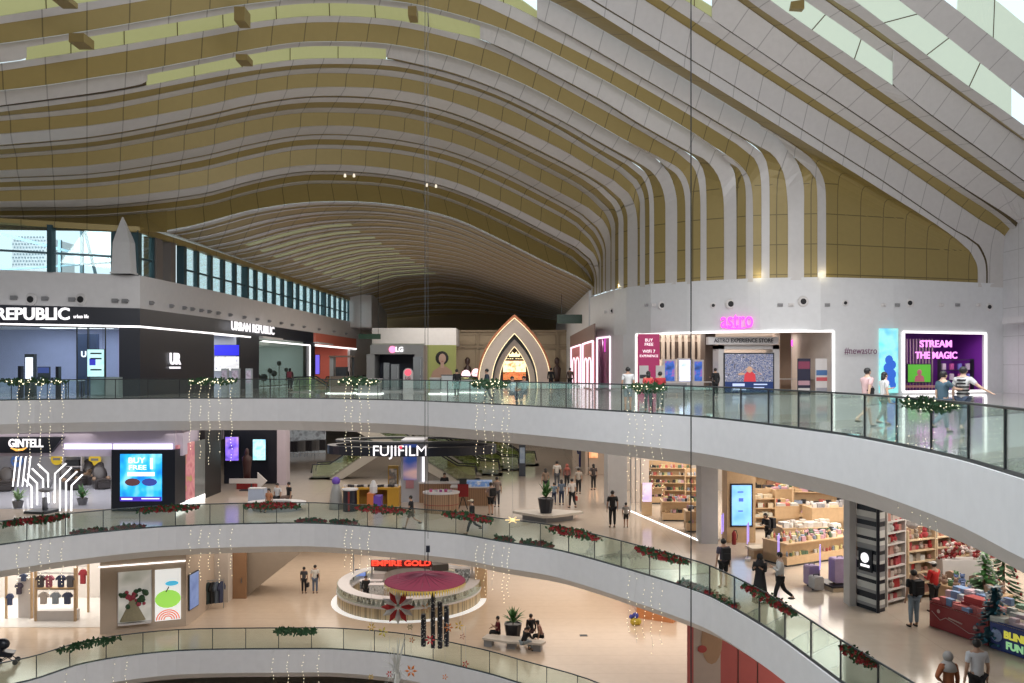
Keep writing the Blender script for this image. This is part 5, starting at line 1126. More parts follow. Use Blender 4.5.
screen('display_screen', 'violet blue lit panel inside the left edge of the coral shop', 315.5, 319.5, 355, 374, 90, mat('violet_lit', (0.1, 0.08, 0.5), 0.5, emit=(0.2, 0.15, 0.9), es=0.9))
# ---- left shop signs and fittings
o = thing('shop_sign', 'large white lit REPUBLIC lettering on the black band at the left edge', 'sign', (at(33, 0, 48.2).x, 48.15, EYE+(HY-314.5)/FP*48.2))
text('REPUBLIC', 0.95, M_TXTW, o, (0, 0, 0), ext=0.04, bold=0.02, width=4.15)
text('URBAN', 0.95, M_TXTW, o, (-4.1, 0, 0), ext=0.04, bold=0.035, width=2.9)
text('urban life', 0.3, M_TXTW, o, (2.75, 0, -0.12), ext=0.02, width=0.85)
p0 = lpt(225.5, 4.85, -0.35); p1 = lpt(269, 4.85, -0.35); dd = p1-p0; ang = math.atan2(dd.y, dd.x)
o = thing('shop_sign', 'white lit URBAN REPUBLIC lettering on the receding black band', 'sign', (p0+p1)/2, ang)
o.location.x += 0.1; text('URBAN REPUBLIC', 0.95, M_TXTW, o, (0, 0, 0), ext=0.03, bold=0.015, width=dd.length)
p0 = lpt(168, 2.2, -0.1); p1 = lpt(179, 2.2, -0.1); dd = p1-p0
o = thing('logo_sign', 'white lit UR logo on the big black panel', 'sign', (p0+p1)/2, math.atan2(dd.y, dd.x)); text('UR', 1.0, M_TXTW, o, (0, 0, 0.05), ext=0.03, bold=0.04, width=dd.length); text('URBAN REPUBLIC', 0.16, M_TXTW, o, (0, 0, -0.5), ext=0.02, bold=0.01, width=dd.length)
SCC = pic('cyan_poster', [C(.35, .75, .75), C(.6, .9, .9), C(.3, .7, .75)], 0.8, 0.85)
t, w, h = screen('display_screen', 'pale cyan poster screen hanging in the left shop window', 87.5, 104, 349.5, 376.5, 49.6, SCC, fr=0.03)
obj('printed_block', MB().box(-0.36, 0.0, -0.03, -0.02, 0.65, 1.05), mat('print_blue', (0.05, 0.05, 0.5), 0.5, emit=(0.05, 0.05, 0.6), es=0.6), t)
for z in (0.35, 1.3, 1.0): obj('printed_line', MB().box(-0.3, 0.35, -0.03, -0.02, z, z+0.09), M_TXTD, t)
obj('hanger', MB().bar((-0.4, 0.05, h), (-0.4, 0.05, 4.2-t.location.z), 0.015).bar((0.4, 0.05, h), (0.4, 0.05, 4.2-t.location.z), 0.015), M_DARK, t)
def totem2(lb, px0, px1, py0, d, m, lit=None, zf=0.0):
    a_ = at(px0, 0, d).x; b_ = at(px1, 0, d).x; w = b_-a_; h = EYE+(HY-py0)/FP*d-zf; t = thing('display_totem', lb, 'totem', ((a_+b_)/2, d, zf)); obj('column', MB().box(-w/2, w/2, 0, 0.3, 0, h), m, t)
    if lit: obj('lit_face', MB().box(-w*0.38, w*0.38, -0.03, 0, h*0.42, h*0.92), lit, t)
    return t
totem2('dark display totem with a glowing white face inside the left shop', 24.5, 34, 354, 50.5, M_DARK, glow('pinkwhite', (0.95, 0.88, 1), 1.6))
totem2('slim black security gate post, left one at the shop entrance', 17.8, 20.8, 366, 48.0, M_BLACK); totem2('slim black security gate post, right one at the shop entrance', 55.5, 58.5, 366.5, 48.0, M_BLACK)
totem2('dark blue pillar with the U of a logo inside the left shop', 77, 97, 334, 54, mat('pillar_navy', (0.03, 0.05, 0.11), 0.4))
text('U', 0.5, M_TXTW, None, (at(83.5, 0, 53.9).x, 53.93, EYE+(HY-354.5)/FP*54), ext=0.01, bold=0.02, name='wall_lettering', label='white U letter on the dark blue pillar inside the left shop', cat='lettering')
screen('monitor', 'dark monitor on a table at the back of the left shop', 38, 49, 367.5, 373, 53.8, mat('mon_dark', (0.03, 0.04, 0.12), 0.3, emit=(0.05, 0.08, 0.3), es=0.6), 'monitor', standing=0.95)
table('white table with small devices in the left shop, at its centre', 44, 0, 53.8, 2.6, 1.2, 0.95, mat('shop_table', (0.55, 0.58, 0.62), 0.4), 0.0); table('white table with devices at the far left of the shop', 4, 0, 54.5, 3.4, 1.1, 0.9, mat('shop_table', (0.55, 0.58, 0.62), 0.4), 0.0); table('small white table beside the cyan poster screen', 72, 0, 51.6, 1.2, 0.8, 0.95, mat('shop_table', (0.55, 0.58, 0.62), 0.4), 0.0)
for i in range(14):
    obj('device', MB().box(-0.09, 0.09, -0.06, 0.06, 0, 0.02).box(-0.09, 0.09, 0.05, 0.06, 0, 0.14), M_DARK if i % 3 else PW, None, label='small electronic device standing on a white table in the left shop', cat='device', group='devices on the left shop tables', loc=((at(44, 0, 53.8).x-1.1+i*0.33, 53.7, 0.95) if i < 7 else (at(4, 0, 54.5).x-1.2+(i-7)*0.4, 54.3, 0.9)))
for i, (px, d, w_) in enumerate(((98, 50.8, 0.9), (112, 50.6, 0.8))): 
    t = thing('cabinet', ['pale grey low cabinet under the cyan poster screen', 'pale grey low cabinet by the right pier of the left shop'][i], 'cabinet', (at(px, 0, d).x, d, 0)); obj('body', MB().box(-w_/2, w_/2, 0, 0.6, 0, 1.15), mat('cab_grey', (0.30, 0.36, 0.36), 0.4), t); obj('door', MB().box(-w_/2+0.04, w_/2-0.04, -0.03, 0, 0.08, 1.08), mat('cab_grey2', (0.36, 0.42, 0.42), 0.4), t)
# small fittings on the left white band
nf = 0
for px, r in ((31, 0.36), (81, 0.36)):
    p = lpt(px, 0, -0.02); speaker((p.x, p.y, EYE+(HY-299.5)/FP*p.y), 0, 'round black-centred speaker on the left white band, %s one' % ('left' if px == 31 else 'right'), r)
for px in (14, 45, 72, 115, 125, 150, 170, 183, 191, 200, 208, 217, 229, 243, 256, 268, 280, 291, 303, 318, 333, 345):
    p = lpt(px, 0, -0.05); obj('wall_fitting', MB().box(-0.16, 0.16, -0.1, 0.08, -0.12, 0.12).box(0.1, 0.3, -0.2, -0.1, -0.05, 0.05), M_GREY, None, label='small dark fitting low on the left white band', cat='wall fitting', group='small fittings on the left white band', loc=(p.x, p.y, 5.72))
# doorway displays
t, w, h = screen('lightbox', 'deep blue lightbox above the shelves in the side doorway', 214.5, 239, 345, 355.5, 66, mat('deep_blue_lit', (0.02, 0.02, 0.4), 0.5, emit=(0.03, 0.03, 0.7), es=1.0), fr=0.02)
screen('lightbox', 'pale shelves lightbox with small pictures under the deep blue one', 214.5, 239, 356.5, 371, 66, pic('pale_shelves', [C(.8, .8, .85), C(.85, .85, .8), C(.3, .3, .4)], 7, 0.8), fr=0.02)
for i, (px0, px1) in enumerate(((221, 227.5), (231, 239), (245.5, 251.5))):
    totem2(['white poster totem, leftmost of three by the side doorway', 'white poster totem, middle of three by the side doorway', 'white poster totem, right of three beside the dark pier'][i], px0, px1, 368.5, 57.0-i*0.5, mat('totem_white', (0.50, 0.55, 0.6), 0.4), pic('totem_print', [C(.25, .2, .35), C(.6, .55, .65), C(.3, .2, .3)], 3, 0.2))
# bay with instruments
for i, (px, z, s_) in enumerate(((268, 0.6, .5), (274, 0.5, .6), (280, 1.2, .4), (284, .9, .5), (289, 1.9, .4), (296, 1.3, .35), (300, .6, .5), (264, 1.0, .3))):
    d = lpt(px, 0, 0).y+1.0; t = thing('exercise_gadget', 'dark gadget on a stand in the glazed bay', 'gadget', (lpt(px, 0).x-1.2, d, 0), 0, 'dark gadgets in the glazed bay')
    obj('stand', MB().bar((0, 0, 0), (0, 0, z+0.2), 0.06).cbox((0, 0, 0.03), 0.5, 0.5, 0.06), M_DARK, t); obj('head', MB().ball((0, 0, z+s_*0.5), s_*0.6, 8, 1, (1, .5)), M_DARK, t)

# seen through the clerestory: a white perforated tower and a steel frame outside
tw_ = thing('building', 'white tower with a perforated screen wall seen through the left clerestory windows', 'building', (at(29, 0, 95).x, 95, 0)); u95 = 95/FP
obj('tower_wall', MB().box(-17*u95, 18*u95, 0, 6, 0, EYE+(HY-237)*u95), mat('tower_white', (0.62, 0.66, 0.68), 0.6), tw_)
dm = MB()
for i in range(11):
    for j in range(9): dm.cbox((-15.5*u95+i*3.0*u95+(1.5*u95 if j % 2 else 0), -0.1, EYE+(HY-269)*u95+j*3.4*u95+0.5), 0.13, 0.1, 0.18)
obj('perforation', dm, mat('perf_grey', (0.25, 0.32, 0.36), 0.6), tw_)
sf = thing('steel_frame', 'diagonal steel roof frame outside the left clerestory windows', 'steel frame', (-34, 75, 0)); P_ = lambda px, py: at(px, py, 75)-Vector((-34, 75, 0))
obj('struts', MB().bar(P_(-10, 231), P_(75, 253), 0.22).bar(P_(75, 253), P_(120, 258), 0.2).bar(P_(84, 228), P_(97, 280), 0.2).bar(P_(60, 240), P_(60, 290), 0.25).bar(P_(82, 228), P_(82, 290), 0.25).bar(P_(0, 270), P_(120, 262), 0.15).bar(P_(60, 290), P_(60, 372), 0.3).bar(P_(82, 290), P_(82, 372), 0.3), GL, sf)
# ---------------------------------------------------------------- middle floor, left: massage shop, video wall, lit posters
def zat(py, d): return EYE+(HY-py)/FP*d
def wallbox(px0, px1, d0, d1, z0, z1, mb=None):
    mb = mb or MB(); a_ = at(px0, 0, d0).x; b_ = at(px1, 0, d0).x; return mb.box(a_, b_, d0, d1, z0, z1)
T2 = F2+4.45
HD = MB(); wallbox(-20, 175, 46.6, 47.4, -3.15, T2, HD); 
struct('trim_10', HD, mat('header_white', (0.55, 0.5, 0.62), 0.4))
pz = MB(); pA, pB = at(175, 0, 46.6), at(225, 0, 60); pz.bar((pA.x, 46.9, -2.4), (pB.x, 60, -2.4), 0.6, 1.5); struct('trim_11', pz, mat('header_white', (0.55, 0.5, 0.62), 0.4))
obj('light_strip', MB().box(at(64, 0, 46.5).x, at(111, 0, 46.5).x, 46.5, 46.6, -2.75, -2.45).box(at(113, 0, 46.5).x, at(172, 0, 46.5).x, 46.5, 46.6, -2.75, -2.45), glow('lilac_strip', (0.8, 0.72, 1), 1.3), None, label='lilac-white light strips set in the header above the video wall', cat='light strip')
M_SF = mat('massage_shop_floor', (0.42, 0.43, 0.48), 0.15)
struct('wall_shop', MB().box(-40, at(111, 0, 60).x, 60, 60.3, F2, T2).box(at(111, 0, 47).x, at(111, 0, 47).x+0.2, 47, 60, F2, T2), mat('shop_grey_wall', (0.42, 0.42, 0.45), 0.6))
struct('floor_shop', MB().box(-40, at(111, 0, 47).x, 47, 60, F2+0.004, F2+0.012), M_SF)
area('shop_light', (-26, 52, T2-0.2), 10, 8, 420, (0.92, 0.93, 1))
sg = thing('shop_sign', 'black slanted sign board with white GINTELL lettering and an orange swoosh', 'sign', at(28, 446, 46.2)); ww = lambda px: (px-28)/FP*46.2; zz = lambda py: (446-py)/FP*46.2
obj('board', MB().prism_y([(ww(-20), zz(453)), (ww(50), zz(453)), (ww(63), zz(437)), (ww(-20), zz(437))], 0, 0.3), M_BLACK, sg)
text('GINTELL', 0.62, M_TXTW, sg, (ww(26), -0.03, zz(443.5)), ext=0.03, bold=0.012, width=ww(43.5)-ww(9))
obj('swoosh', MB().tube([(ww(11), -0.03, zz(448)), (ww(17), -0.03, zz(450)), (ww(23), -0.03, zz(449.5)), (ww(27), -0.03, zz(447.5))], [0.02, 0.07, 0.06, 0.02], 6), glow('orange_swoosh', (1, 0.45, 0.08), 1.3), sg)
# tube light sculpture
TL = thing('light_sculpture', 'white sculpture of parallel light tubes branching like a tree on a dark plinth', 'light sculpture', fl(45, 512, F2)); d = TL.location.y; ox = TL.location.x
M_TUBE = glow('tube_white', (1, 1, 1), 1.4)
lx = lambda px: (px-45)/FP*d; lz = lambda py: zat(py, d)-F2
left = [((38, 464), (48, 473.5), (48.5, 503)), ((32, 468.5), (43, 479), (43.2, 503)), ((27.5, 474), (37, 483), (37.2, 505)), ((23, 478), (31.5, 486.5), (31.7, 508))]
right = [((66, 463.5), (55, 473.5), (54.5, 503)), ((71.5, 467.5), (60, 479), (60, 512)), ((77, 471.5), (66, 482), (66, 513)), ((82.5, 474.5), (71.5, 485.5), (71.3, 515))]
for a_, b_, c_ in left+right:
    obj('light_tube', MB().tube([(lx(a_[0]), 0, lz(a_[1])), (lx(b_[0]), 0, lz(b_[1])), (lx(c_[0]), 0, max(0.05, lz(c_[1])))], 0.045, 6), M_TUBE, TL)
obj('plinth', MB().prism([(lx(30), -0.6), (lx(52), -0.8), (lx(58), 0.4), (lx(36), 0.6)], 0.0, 0.14), M_DARK, TL)
obj('massage_chair', MB().ball((0.05, 0, 1.2), 0.36, 10, 0.4, (1.2, 0.8)).ball((0.1, 0.15, 1.5), 0.2, 8, 1.3).bar((0, 0, 0.1), (0, 0, 0.8), 0.2), mat('chair_grey', (0.18, 0.18, 0.2), 0.4), TL, smooth=True)
# second, fainter set of slanting tubes behind at the left
T3 = thing('light_sculpture', 'second group of slanting white light tubes at the back left of the massage shop', 'light sculpture', (at(24, 0, 53).x, 53, F2))
for i in range(4):
    x = -0.5+i*0.3; obj('light_tube', MB().tube([(x+0.5, 0, 3.1), (x, 0, 2.2), (x-0.2, 0, 0.4)], 0.045, 5), M_TUBE, T3)
def plant(lb, p, h, potm, leafm, n=26, spread=0.4, pot=0.3, poth=0.4, kind='bush'):
    t = thing('potted_plant', lb, 'plant', p); obj('pot', MB().lathe([(pot*0.7, 0), (pot, poth), (pot*0.85, poth), (pot*0.8, poth-0.05)], 12 if pot < 0.5 else 4), potm, t)
    r = random.Random(int(p[0]*100)); lf = MB(); st = MB()
    for i in range(n):
        a_ = r.uniform(0, 2*PI); e_ = r.uniform(0.2, 1.3); L = h*r.uniform(0.5, 1.0); b_ = Vector((0, 0, poth))
        tip = b_+Vector((math.cos(a_)*math.cos(e_)*spread*2*L/h, math.sin(a_)*math.cos(e_)*spread*2*L/h, math.sin(e_)*L)); m_ = b_.lerp(tip, 0.55)+Vector((0, 0, 0.12*L))
        sd = Vector((-math.sin(a_), math.cos(a_), 0))*0.05*(1+h)*0.6
        lf.add([b_, m_+sd, tip, m_-sd, m_+Vector((0, 0, 0.02))], [(0, 1, 4), (0, 4, 3), (1, 2, 4), (4, 2, 3)])
    st.bar((0, 0, poth-0.06), (0, 0, poth+h*0.35), 0.05)
    obj('foliage', lf, leafm, t); obj('stem', st, mat('stem_brown', (0.12, 0.08, 0.04), 0.7), t); return t
M_POTG = mat('pot_grey', (0.12, 0.12, 0.13), 0.5)
plant('potted plant with pale leaves in a dark pot left of the tube sculpture', fl(18, 508, F2), 0.9, M_POTG, mat('leaf_pale', (0.25, 0.38, 0.2), 0.5), 30)
plant('green potted plant in a dark pot right of the tube sculpture', fl(82.5, 505, F2), 0.95, M_POTG, M_LEAF, 30)
def mchair(lb, px, py, rz=0.0):
    t = thing('massage_chair', lb, 'massage chair', fl(px, py, F2), rz)
    m = mat('chair_leather', (0.04, 0.035, 0.035), 0.35)
    obj('body', MB().prism_y([(-0.45, 0), (0.45, 0), (0.5, 0.55), (0.3, 0.62), (-0.3, 0.62), (-0.5, 0.55)], -0.7, 0.5), m, t)
    b_ = MB().ball((0, 0, 0), 0.5, 10, 1.3, (0.9, 0.45)); b_.xf(Matrix.Translation((0, 0.45, 0.85)) @ Matrix.Rotation(-0.5, 4, 'X')); obj('backrest', b_, m, t, smooth=True)
    for s in (-1, 1): obj('armrest', MB().ball((s*0.42, -0.1, 0.62), 0.22, 8, 0.7, (0.6, 1.8)), mat('chair_trim', (0.2, 0.13, 0.08), 0.4), t, smooth=True)
    obj('leg_rest', MB().box(-0.3, 0.3, -1.05, -0.65, 0.1, 0.5), m, t); return t
mchair('dark massage chair by the wall left of the black video wall', 101, 488, 0.6); mchair('dark massage chair under the yellow round wall sign', 92, 484, -0.4); mchair('dark massage chair at the far left behind the pale plant', 6, 490, 0.5); mchair('black massage chair right behind the tube sculpture', 70, 489, 0.9); mchair('black reclined massage chair near the grey sofa at the back', 84, 480, 0.0)
for lb, px, py, c in (('yellow round wall sign behind the tube sculpture, left one', 57, 458, (0.6, 0.42, 0.03)), ('yellow round wall sign at the right, above the massage chairs', 95, 458.5, (0.6, 0.42, 0.03)), ('blue round wall sign at the far left of the massage shop', 17, 460, (0.08, 0.16, 0.4))):
    t = thing('round_sign', lb, 'sign', at(px, py+1, 59.6)); obj('disc', MB().lathe([(0.42, -0.05), (0.42, 0.05)], 18).xf(Matrix.Rotation(PI/2, 4, 'X')), mat('disc%d' % px, c, 0.5, emit=c, es=0.4), t); obj('print', MB().box(-0.25, 0.25, -0.08, -0.05, -0.08, 0.08), M_GREY, t)
sh = thing('display_shelf', 'black and white column shelf at the back of the massage shop', 'shelf', (at(72, 0, 59).x, 59, F2+0.012))
obj('shelf_frame', (lambda mb: [mb.box(-0.6, 0.6, 0, 0.4, z, z+0.06) for z in (0.2, 0.9, 1.6, 2.3, 3.0)] and mb.box(-0.66, -0.6, 0, 0.4, 0, 3.2).box(0.6, 0.66, 0, 0.4, 0, 3.2))(MB()), PW, sh)
obj('shelf_goods', (lambda mb: [mb.box(-0.45, 0.45, 0.05, 0.35, z, z+0.4) for z in (0.27, 0.97, 1.67, 2.37)] and mb)(MB()), M_DARK, sh)
# black video wall block
vw = thing('video_wall', 'black block with the big blue BUY 1 FREE 1 advertising screen', 'video wall', (at(143, 0, 46.2).x, 46.2, F2)); vx = lambda px: (px-143)/FP*46.2; vz = lambda py: zat(py, 46.2)-F2
obj('housing', MB().box(vx(111.5), vx(175), 0, 1.5, 0, 3.35), M_BLACK, vw)
BL = pic('ad_blue', [C(0.0, .12, .6), C(0.02, .42, .85), C(.35, .8, .95)], 1.1, 1.1, (1, 1, 0.7))
sc_ = obj('display', MB().box(vx(120.5), vx(162), -0.05, 0, vz(500.5), vz(454)), BL, vw)
obj('lower_band', MB().box(vx(120.5), vx(162), -0.07, -0.05, vz(501), vz(496.5)), mat('ad_navy', (0.04, 0.02, 0.3), 0.5, emit=(0.08, 0.04, 0.5), es=0.9), vw)
text('BUY', 0.42, M_TXTW, vw, (vx(137), -0.07, vz(460.5)), ext=0.01, bold=0.006, width=0.9); text('FREE', 0.34, M_TXTW, vw, (vx(138), -0.07, vz(467.5)), ext=0.01, bold=0.005, width=0.95); text('1', 0.8, M_TXTW, vw, (vx(152), -0.07, vz(464)), ext=0.01, bold=0.03)
obj('shoe_picture', MB().ball((vx(133), -0.07, vz(482)), 0.42, 10, 0.5, (1, 0.08)), mat('ad_brown', (0.1, 0.04, 0.05), 0.5, emit=(0.12, 0.05, 0.06), es=0.6), vw); obj('shoe_picture', MB().ball((vx(150), -0.07, vz(482)), 0.42, 10, 0.5, (1, 0.08)), mat('ad_deep', (0.03, 0.05, 0.25), 0.5, emit=(0.04, 0.07, 0.35), es=0.8), vw)
obj('caption', MB().box(vx(128), vx(155), -0.07, -0.05, vz(476), vz(472)).box(vx(122), vx(133), -0.08, -0.07, vz(499.5), vz(498)).box(vx(142), vx(160), -0.08, -0.07, vz(499), vz(498)), M_TXTW, vw)
# receding side: pink poster, glass, black brick pier
q0 = Vector((at(175, 0, 46.2).x, 46.4, F2)); q1 = fl(205, 498.5, F2); q2 = fl(221, 492, F2)
def vpanel(name, a_, b_, z0, z1, m, th=0.15, **k):
    d_ = (b_-a_); n_ = Vector((-d_.y, d_.x, 0)).normalized()*th; A = [Vector((a_.x, a_.y, z0)), Vector((a_.x, a_.y, z1))]; B = [Vector((b_.x, b_.y, z0)), Vector((b_.x, b_.y, z1))]
    return obj(name, MB().strip(A, B, n_), m, **k)
qa = q0.lerp(q1, 0.06); qm = q0.lerp(q1, 0.62)
vpanel('lit_poster', qa, qm, F2+0.35, T2-0.9, pic('pink_poster', [C(.45, .12, .16), C(.6, .28, .28), C(.5, .16, .22), C(.35, .35, .08)], 1.2, 0.25), label='pink lit poster of a runner on the receding side of the video wall', cat='poster')
vpanel('glass_wall', qm, q1, F2+0.1, T2-0.9, mat('dim_glass', (0.2, 0.22, 0.22), 0.1), label='grey glass panel between the pink poster and the black brick pier', cat='glass panel')
vpanel('lit_plinth', q0+Vector((0.05, -0.1, 0)), q1+Vector((0.05, -0.1, 0)), F2+0.005, F2+0.3, M_LINE, label='white lit plinth strip under the pink poster', cat='light strip')
struct('wall_black_pier', MB().strip([Vector((q1.x, q1.y, F2)), Vector((q1.x, q1.y, T2))], [Vector((q2.x, q2.y, F2)), Vector((q2.x, q2.y, T2))], (-1.5, 0.5, 0)), mat('black_brick', (0.02, 0.018, 0.018), 0.5, noise=(14, 0.5)))
# sports shop with blue screens further back
dS = 56
bk = wallbox(224, 277, dS+1.2, dS+2, F2, T2); struct('wall_shop', bk, M_BLACK)
def s2(lb, px0, px1, py0, py1, d, m): return screen('display_screen', lb, px0, px1, py0, py1, d, m, fr=0.04)
s2('violet and blue lit portrait screen in the sports shop', 225.5, 238.5, 437, 460.5, dS+1.0, pic('violet_portrait', [C(.05, .03, .3), C(.25, .15, .9), C(.5, .3, .6)], 1.6, 1.0))
s2('cyan lit screen with a shoe picture in the sports shop', 253, 265.5, 439.5, 460, dS+1.0, pic('cyan_screen', [C(.15, .55, .8), C(.5, .9, .95), C(.2, .5, .8)], 1.8, 1.1))
mq = thing('mannequin', 'dark red and black sports mannequin on a red plinth between the two blue screens', 'mannequin', (at(247, 0, dS-1).x, dS-1, F2))
obj('plinth', MB().box(-0.55, 0.55, -0.4, 0.4, 0, 0.45), mat('plinth_red', (0.3, 0.02, 0.02), 0.5), mq)
obj('figure', MB().lathe([(0.22, 0.45), (0.26, 1.2), (0.3, 1.7), (0.33, 2.0), (0.12, 2.15), (0.15, 2.3), (0.1, 2.55), (0.01, 2.6)], 10, sxy=(1, 0.6)), mat('mann_dark', (0.05, 0.02, 0.02), 0.4), mq, smooth=True)
ar = thing('floor_arrow', 'white arrow-shaped floor sign beside the red plinth', 'sign', (at(259, 0, dS-2).x, dS-2, F2)); obj('arrow', MB().prism_y([(-1.9, 0.45), (-0.1, 0.45), (-0.1, 0.05), (0.5, 0.6), (-0.1, 1.15), (-0.1, 0.75), (-1.9, 0.75)], 0, 0.12), PW, ar); obj('foot', MB().box(-1.2, 0.2, -0.2, 0.3, 0, 0.05).bar((-0.5, 0.06, 0.05), (-0.5, 0.06, 0.46), 0.08), M_DARK, ar)
struct('wall_shop', wallbox(277, 286, 56.5, 57.5, F2, T2), mat('lilac_pier', (0.5, 0.44, 0.5), 0.5))
# far glass shop and escalator hall
struct('wall_shop', wallbox(286, 325, 78, 78.4, F2, T2), pic('far_shop', [C(.3, .33, .35), C(.55, .58, .6), C(.2, .2, .22)], 1.6, 0.25))
for i, px in enumerate((292, 298, 304, 310, 316)):
    t = thing('clothes_rack', 'small rack of dark and light clothes in the far glass shop', 'clothes rack', (at(px, 0, 74).x, 74+i*0.4, F2), 0, 'clothes racks in the far glass shop'); obj('rail', MB().bar((-0.5, 0, 1.4), (0.5, 0, 1.4), 0.04).bar((-0.5, 0, 0), (-0.5, 0, 1.4), 0.04).bar((0.5, 0, 0), (0.5, 0, 1.4), 0.04), M_STEEL, t)
    obj('clothes', (lambda mb: [mb.box(-0.42+k*0.14, -0.34+k*0.14, -0.2, 0.2, 0.45, 1.36) for k in range(7)] and mb)(MB()), cloth([(0.1, 0.1, 0.12), (0.4, 0.4, 0.42)][i % 2]), t)
# ---- escalators behind the camera kiosk
def escalator(lb, px, d, dx, rise=6.1, w=1.1, run=11.0, flip=1, zf=F2, yaw=0.0):
    t = thing('escalator', lb, 'escalator', (at(px, 0, d).x, d, zf), yaw)
    mb = MB(); pr = [(-1.5, 0), (0, 0.0), (run, rise), (run+1.5, rise), (run+1.5, rise-0.9), (run, rise-1.0), (0.9, -0.0)]
    pr = [(x*flip, z) for x, z in pr]; P = pr if flip == 1 else pr[::-1]
    obj('truss', MB().prism_y([(x, z+0.05) for x, z in P], -w/2-0.2, w/2+0.2), mat('esc_side', (0.42, 0.40, 0.36), 0.35), t)
    stp = MB(); n = 30
    for i in range(n): stp.box(min(flip*run*i/n, flip*run*(i+1)/n), max(flip*run*i/n, flip*run*(i+1)/n), -w/2, w/2, rise*i/n, rise*(i+1)/n+0.12)
    obj('steps', stp, mat('esc_step', (0.3, 0.29, 0.27), 0.4, 0.2), t)
    for s in (-1, 1):
        y = s*(w/2+0.1); A = [(-1.2*flip, y, 0.1), (0, y, 0.15), (run*flip, y, rise+0.15), ((run+1.2)*flip, y, rise+0.1)]; B = [(x, y, z+0.9) for x, y, z in A]
        obj('glass_side', MB().strip(A, B, (0, 0.02, 0)), glass_mat('esc_glass', (0.85, 0.9, 0.72), 0.22), t)
        hr = [(-1.3*flip, y, 0.45)]+[(x, y, z+0.04) for x, y, z in B]+[((run+1.4)*flip, y, rise+0.5)]
        obj('handrail', MB().tube(hr, 0.05, 6), M_BLACK, t)
    return t
for lb, px, d_ in (('escalator rising to the left, its foot nearest the camera kiosk', 458, 59), ('escalator rising to the left, second from the camera kiosk', 482, 62), ('escalator rising to the left, third from the camera kiosk', 502, 65), ('escalator rising to the left, its foot nearest the dark totem', 520, 68)):
    escalator(lb, px, d_, 0, flip=-1, run=10)
escalator('escalator with a beige side rising to the right, left of the camera kiosk screen', 332, 60, 0, flip=1, run=9, zf=F2, w=1.2)
totem2('dark blue directory totem at the right end of the escalators', 519, 525.5, 445, 61, mat('totem_navy', (0.04, 0.05, 0.07), 0.4), pic('totem_blue', [C(.1, .15, .25), C(.3, .35, .4)], 2, 0.2), F2)
# ---- camera kiosk
KD = 48.0; K = thing('camera_kiosk', 'camera kiosk with a black hoop canopy and lit FUJIFILM lettering', 'kiosk', (at(405, 0, KD+3).x, KD+3, F2)); kx = lambda px, d=KD: at(px, 0, d).x-K.location.x
ring = MB(); N = 40; rx, ry = (at(497, 0, KD+3).x-at(328, 0, KD+3).x)/2, 2.3; zc = zat(452, KD+0.6)-F2; cxk = kx(412, KD+3)
o_ = [(cxk+rx*math.cos(2*PI*i/N), ry*math.sin(2*PI*i/N)) for i in range(N+1)]; i_ = [(cxk+(rx-0.5)*math.cos(2*PI*i/N), (ry-0.5)*math.sin(2*PI*i/N)) for i in range(N+1)]
ring.strip([(x, y, zc-0.28) for x, y in o_], [(x, y, zc-0.28) for x, y in i_], (0, 0, 0.5)); obj('hoop_canopy', ring, M_BLACK, K)
ring = MB(); ring.strip([(x*0.9+cxk*0.1, y*0.9, zc+0.42) for x, y in o_], [(x*0.9+cxk*0.1, y*0.9, zc+0.42) for x, y in i_], (0, 0, 0.12)); obj('upper_hoop', ring, M_DARK, K)
text('FUJIFILM', 0.85, M_TXTW, K, (kx(400, KD+0.6), -ry-0.25, zc+0.05), ext=0.04, bold=0.0, width=(426-373)/FP*(KD+0.5))
obj('red_accent', MB().box(-0.08, 0.08, -ry-0.35, -ry-0.3, zc+0.22, zc+0.36).xf(Matrix.Translation((kx(398.5, KD-0.5), 0, 0))), glow('accent_red', (1, 0.05, 0.1), 1.2), K)
obj('tower', MB().box(kx(400, 49), kx(424, 49), -1.6, 0.4, 0, 3.6), mat('kiosk_white', (0.50, 0.52, 0.58), 0.4), K)
obj('tower_screen', MB().box(kx(402.5, 49), kx(416, 49), -1.66, -1.6, zat(480, 49.4)-F2, 3.5), pic('tower_screen', [C(.01, .02, .08), C(.02, .05, .2), C(.4, .25, .22)], 0.9, 0.9, (0.3, 1, 1)), K)
obj('light_slot', MB().box(kx(421.5, 49), kx(424.6, 49), -1.68, -1.6, 1.2, 2.7), M_TXTW, K)
obj('tower_print', MB().box(kx(405, 49), kx(413, 49), -1.66, -1.6, 0.8, 1.3), mat('print_rose', (0.5, 0.25, 0.3), 0.5), K)
YEL = mat('kiosk_yellow', (0.55, 0.30, 0.03), 0.45)
kc = thing('display_counter', 'yellow U-shaped counter under the black hoop at the left of the kiosk', 'counter', (at(378, 0, KD).x, KD+0.2, F2)); 
obj('counter_top', MB().box(-2.0, 1.2, -0.4, 0.5, 0.95, 1.05), YEL, kc); obj('side_panel', MB().box(0.55, 1.2, -0.38, 0.45, 0, 0.95), YEL, kc)
for x in (-1.9, -1.1, -0.3): obj('leg', MB().box(x-0.06, x+0.06, -0.35, -0.2, 0, 0.95), YEL, kc)
obj('back_board', MB().box(-2.0, 1.2, 0.5, 0.6, 0.0, 0.95), mat('kiosk_yellow_dark', (0.3, 0.16, 0.02), 0.5), kc)
for i in range(16): obj('camera', MB().box(-0.1, 0.1, -0.05, 0.05, 0, 0.13).bar((0, -0.05, 0.06), (0, -0.14, 0.06), 0.05, n=8), M_TXTD if i % 3 else PW, None, label='compact camera on display on the yellow kiosk counter', cat='camera', group='cameras on the yellow counter', loc=(kc.location.x-1.85+i*0.19, kc.location.y-0.1+0.15*(i % 2), F2+1.05))
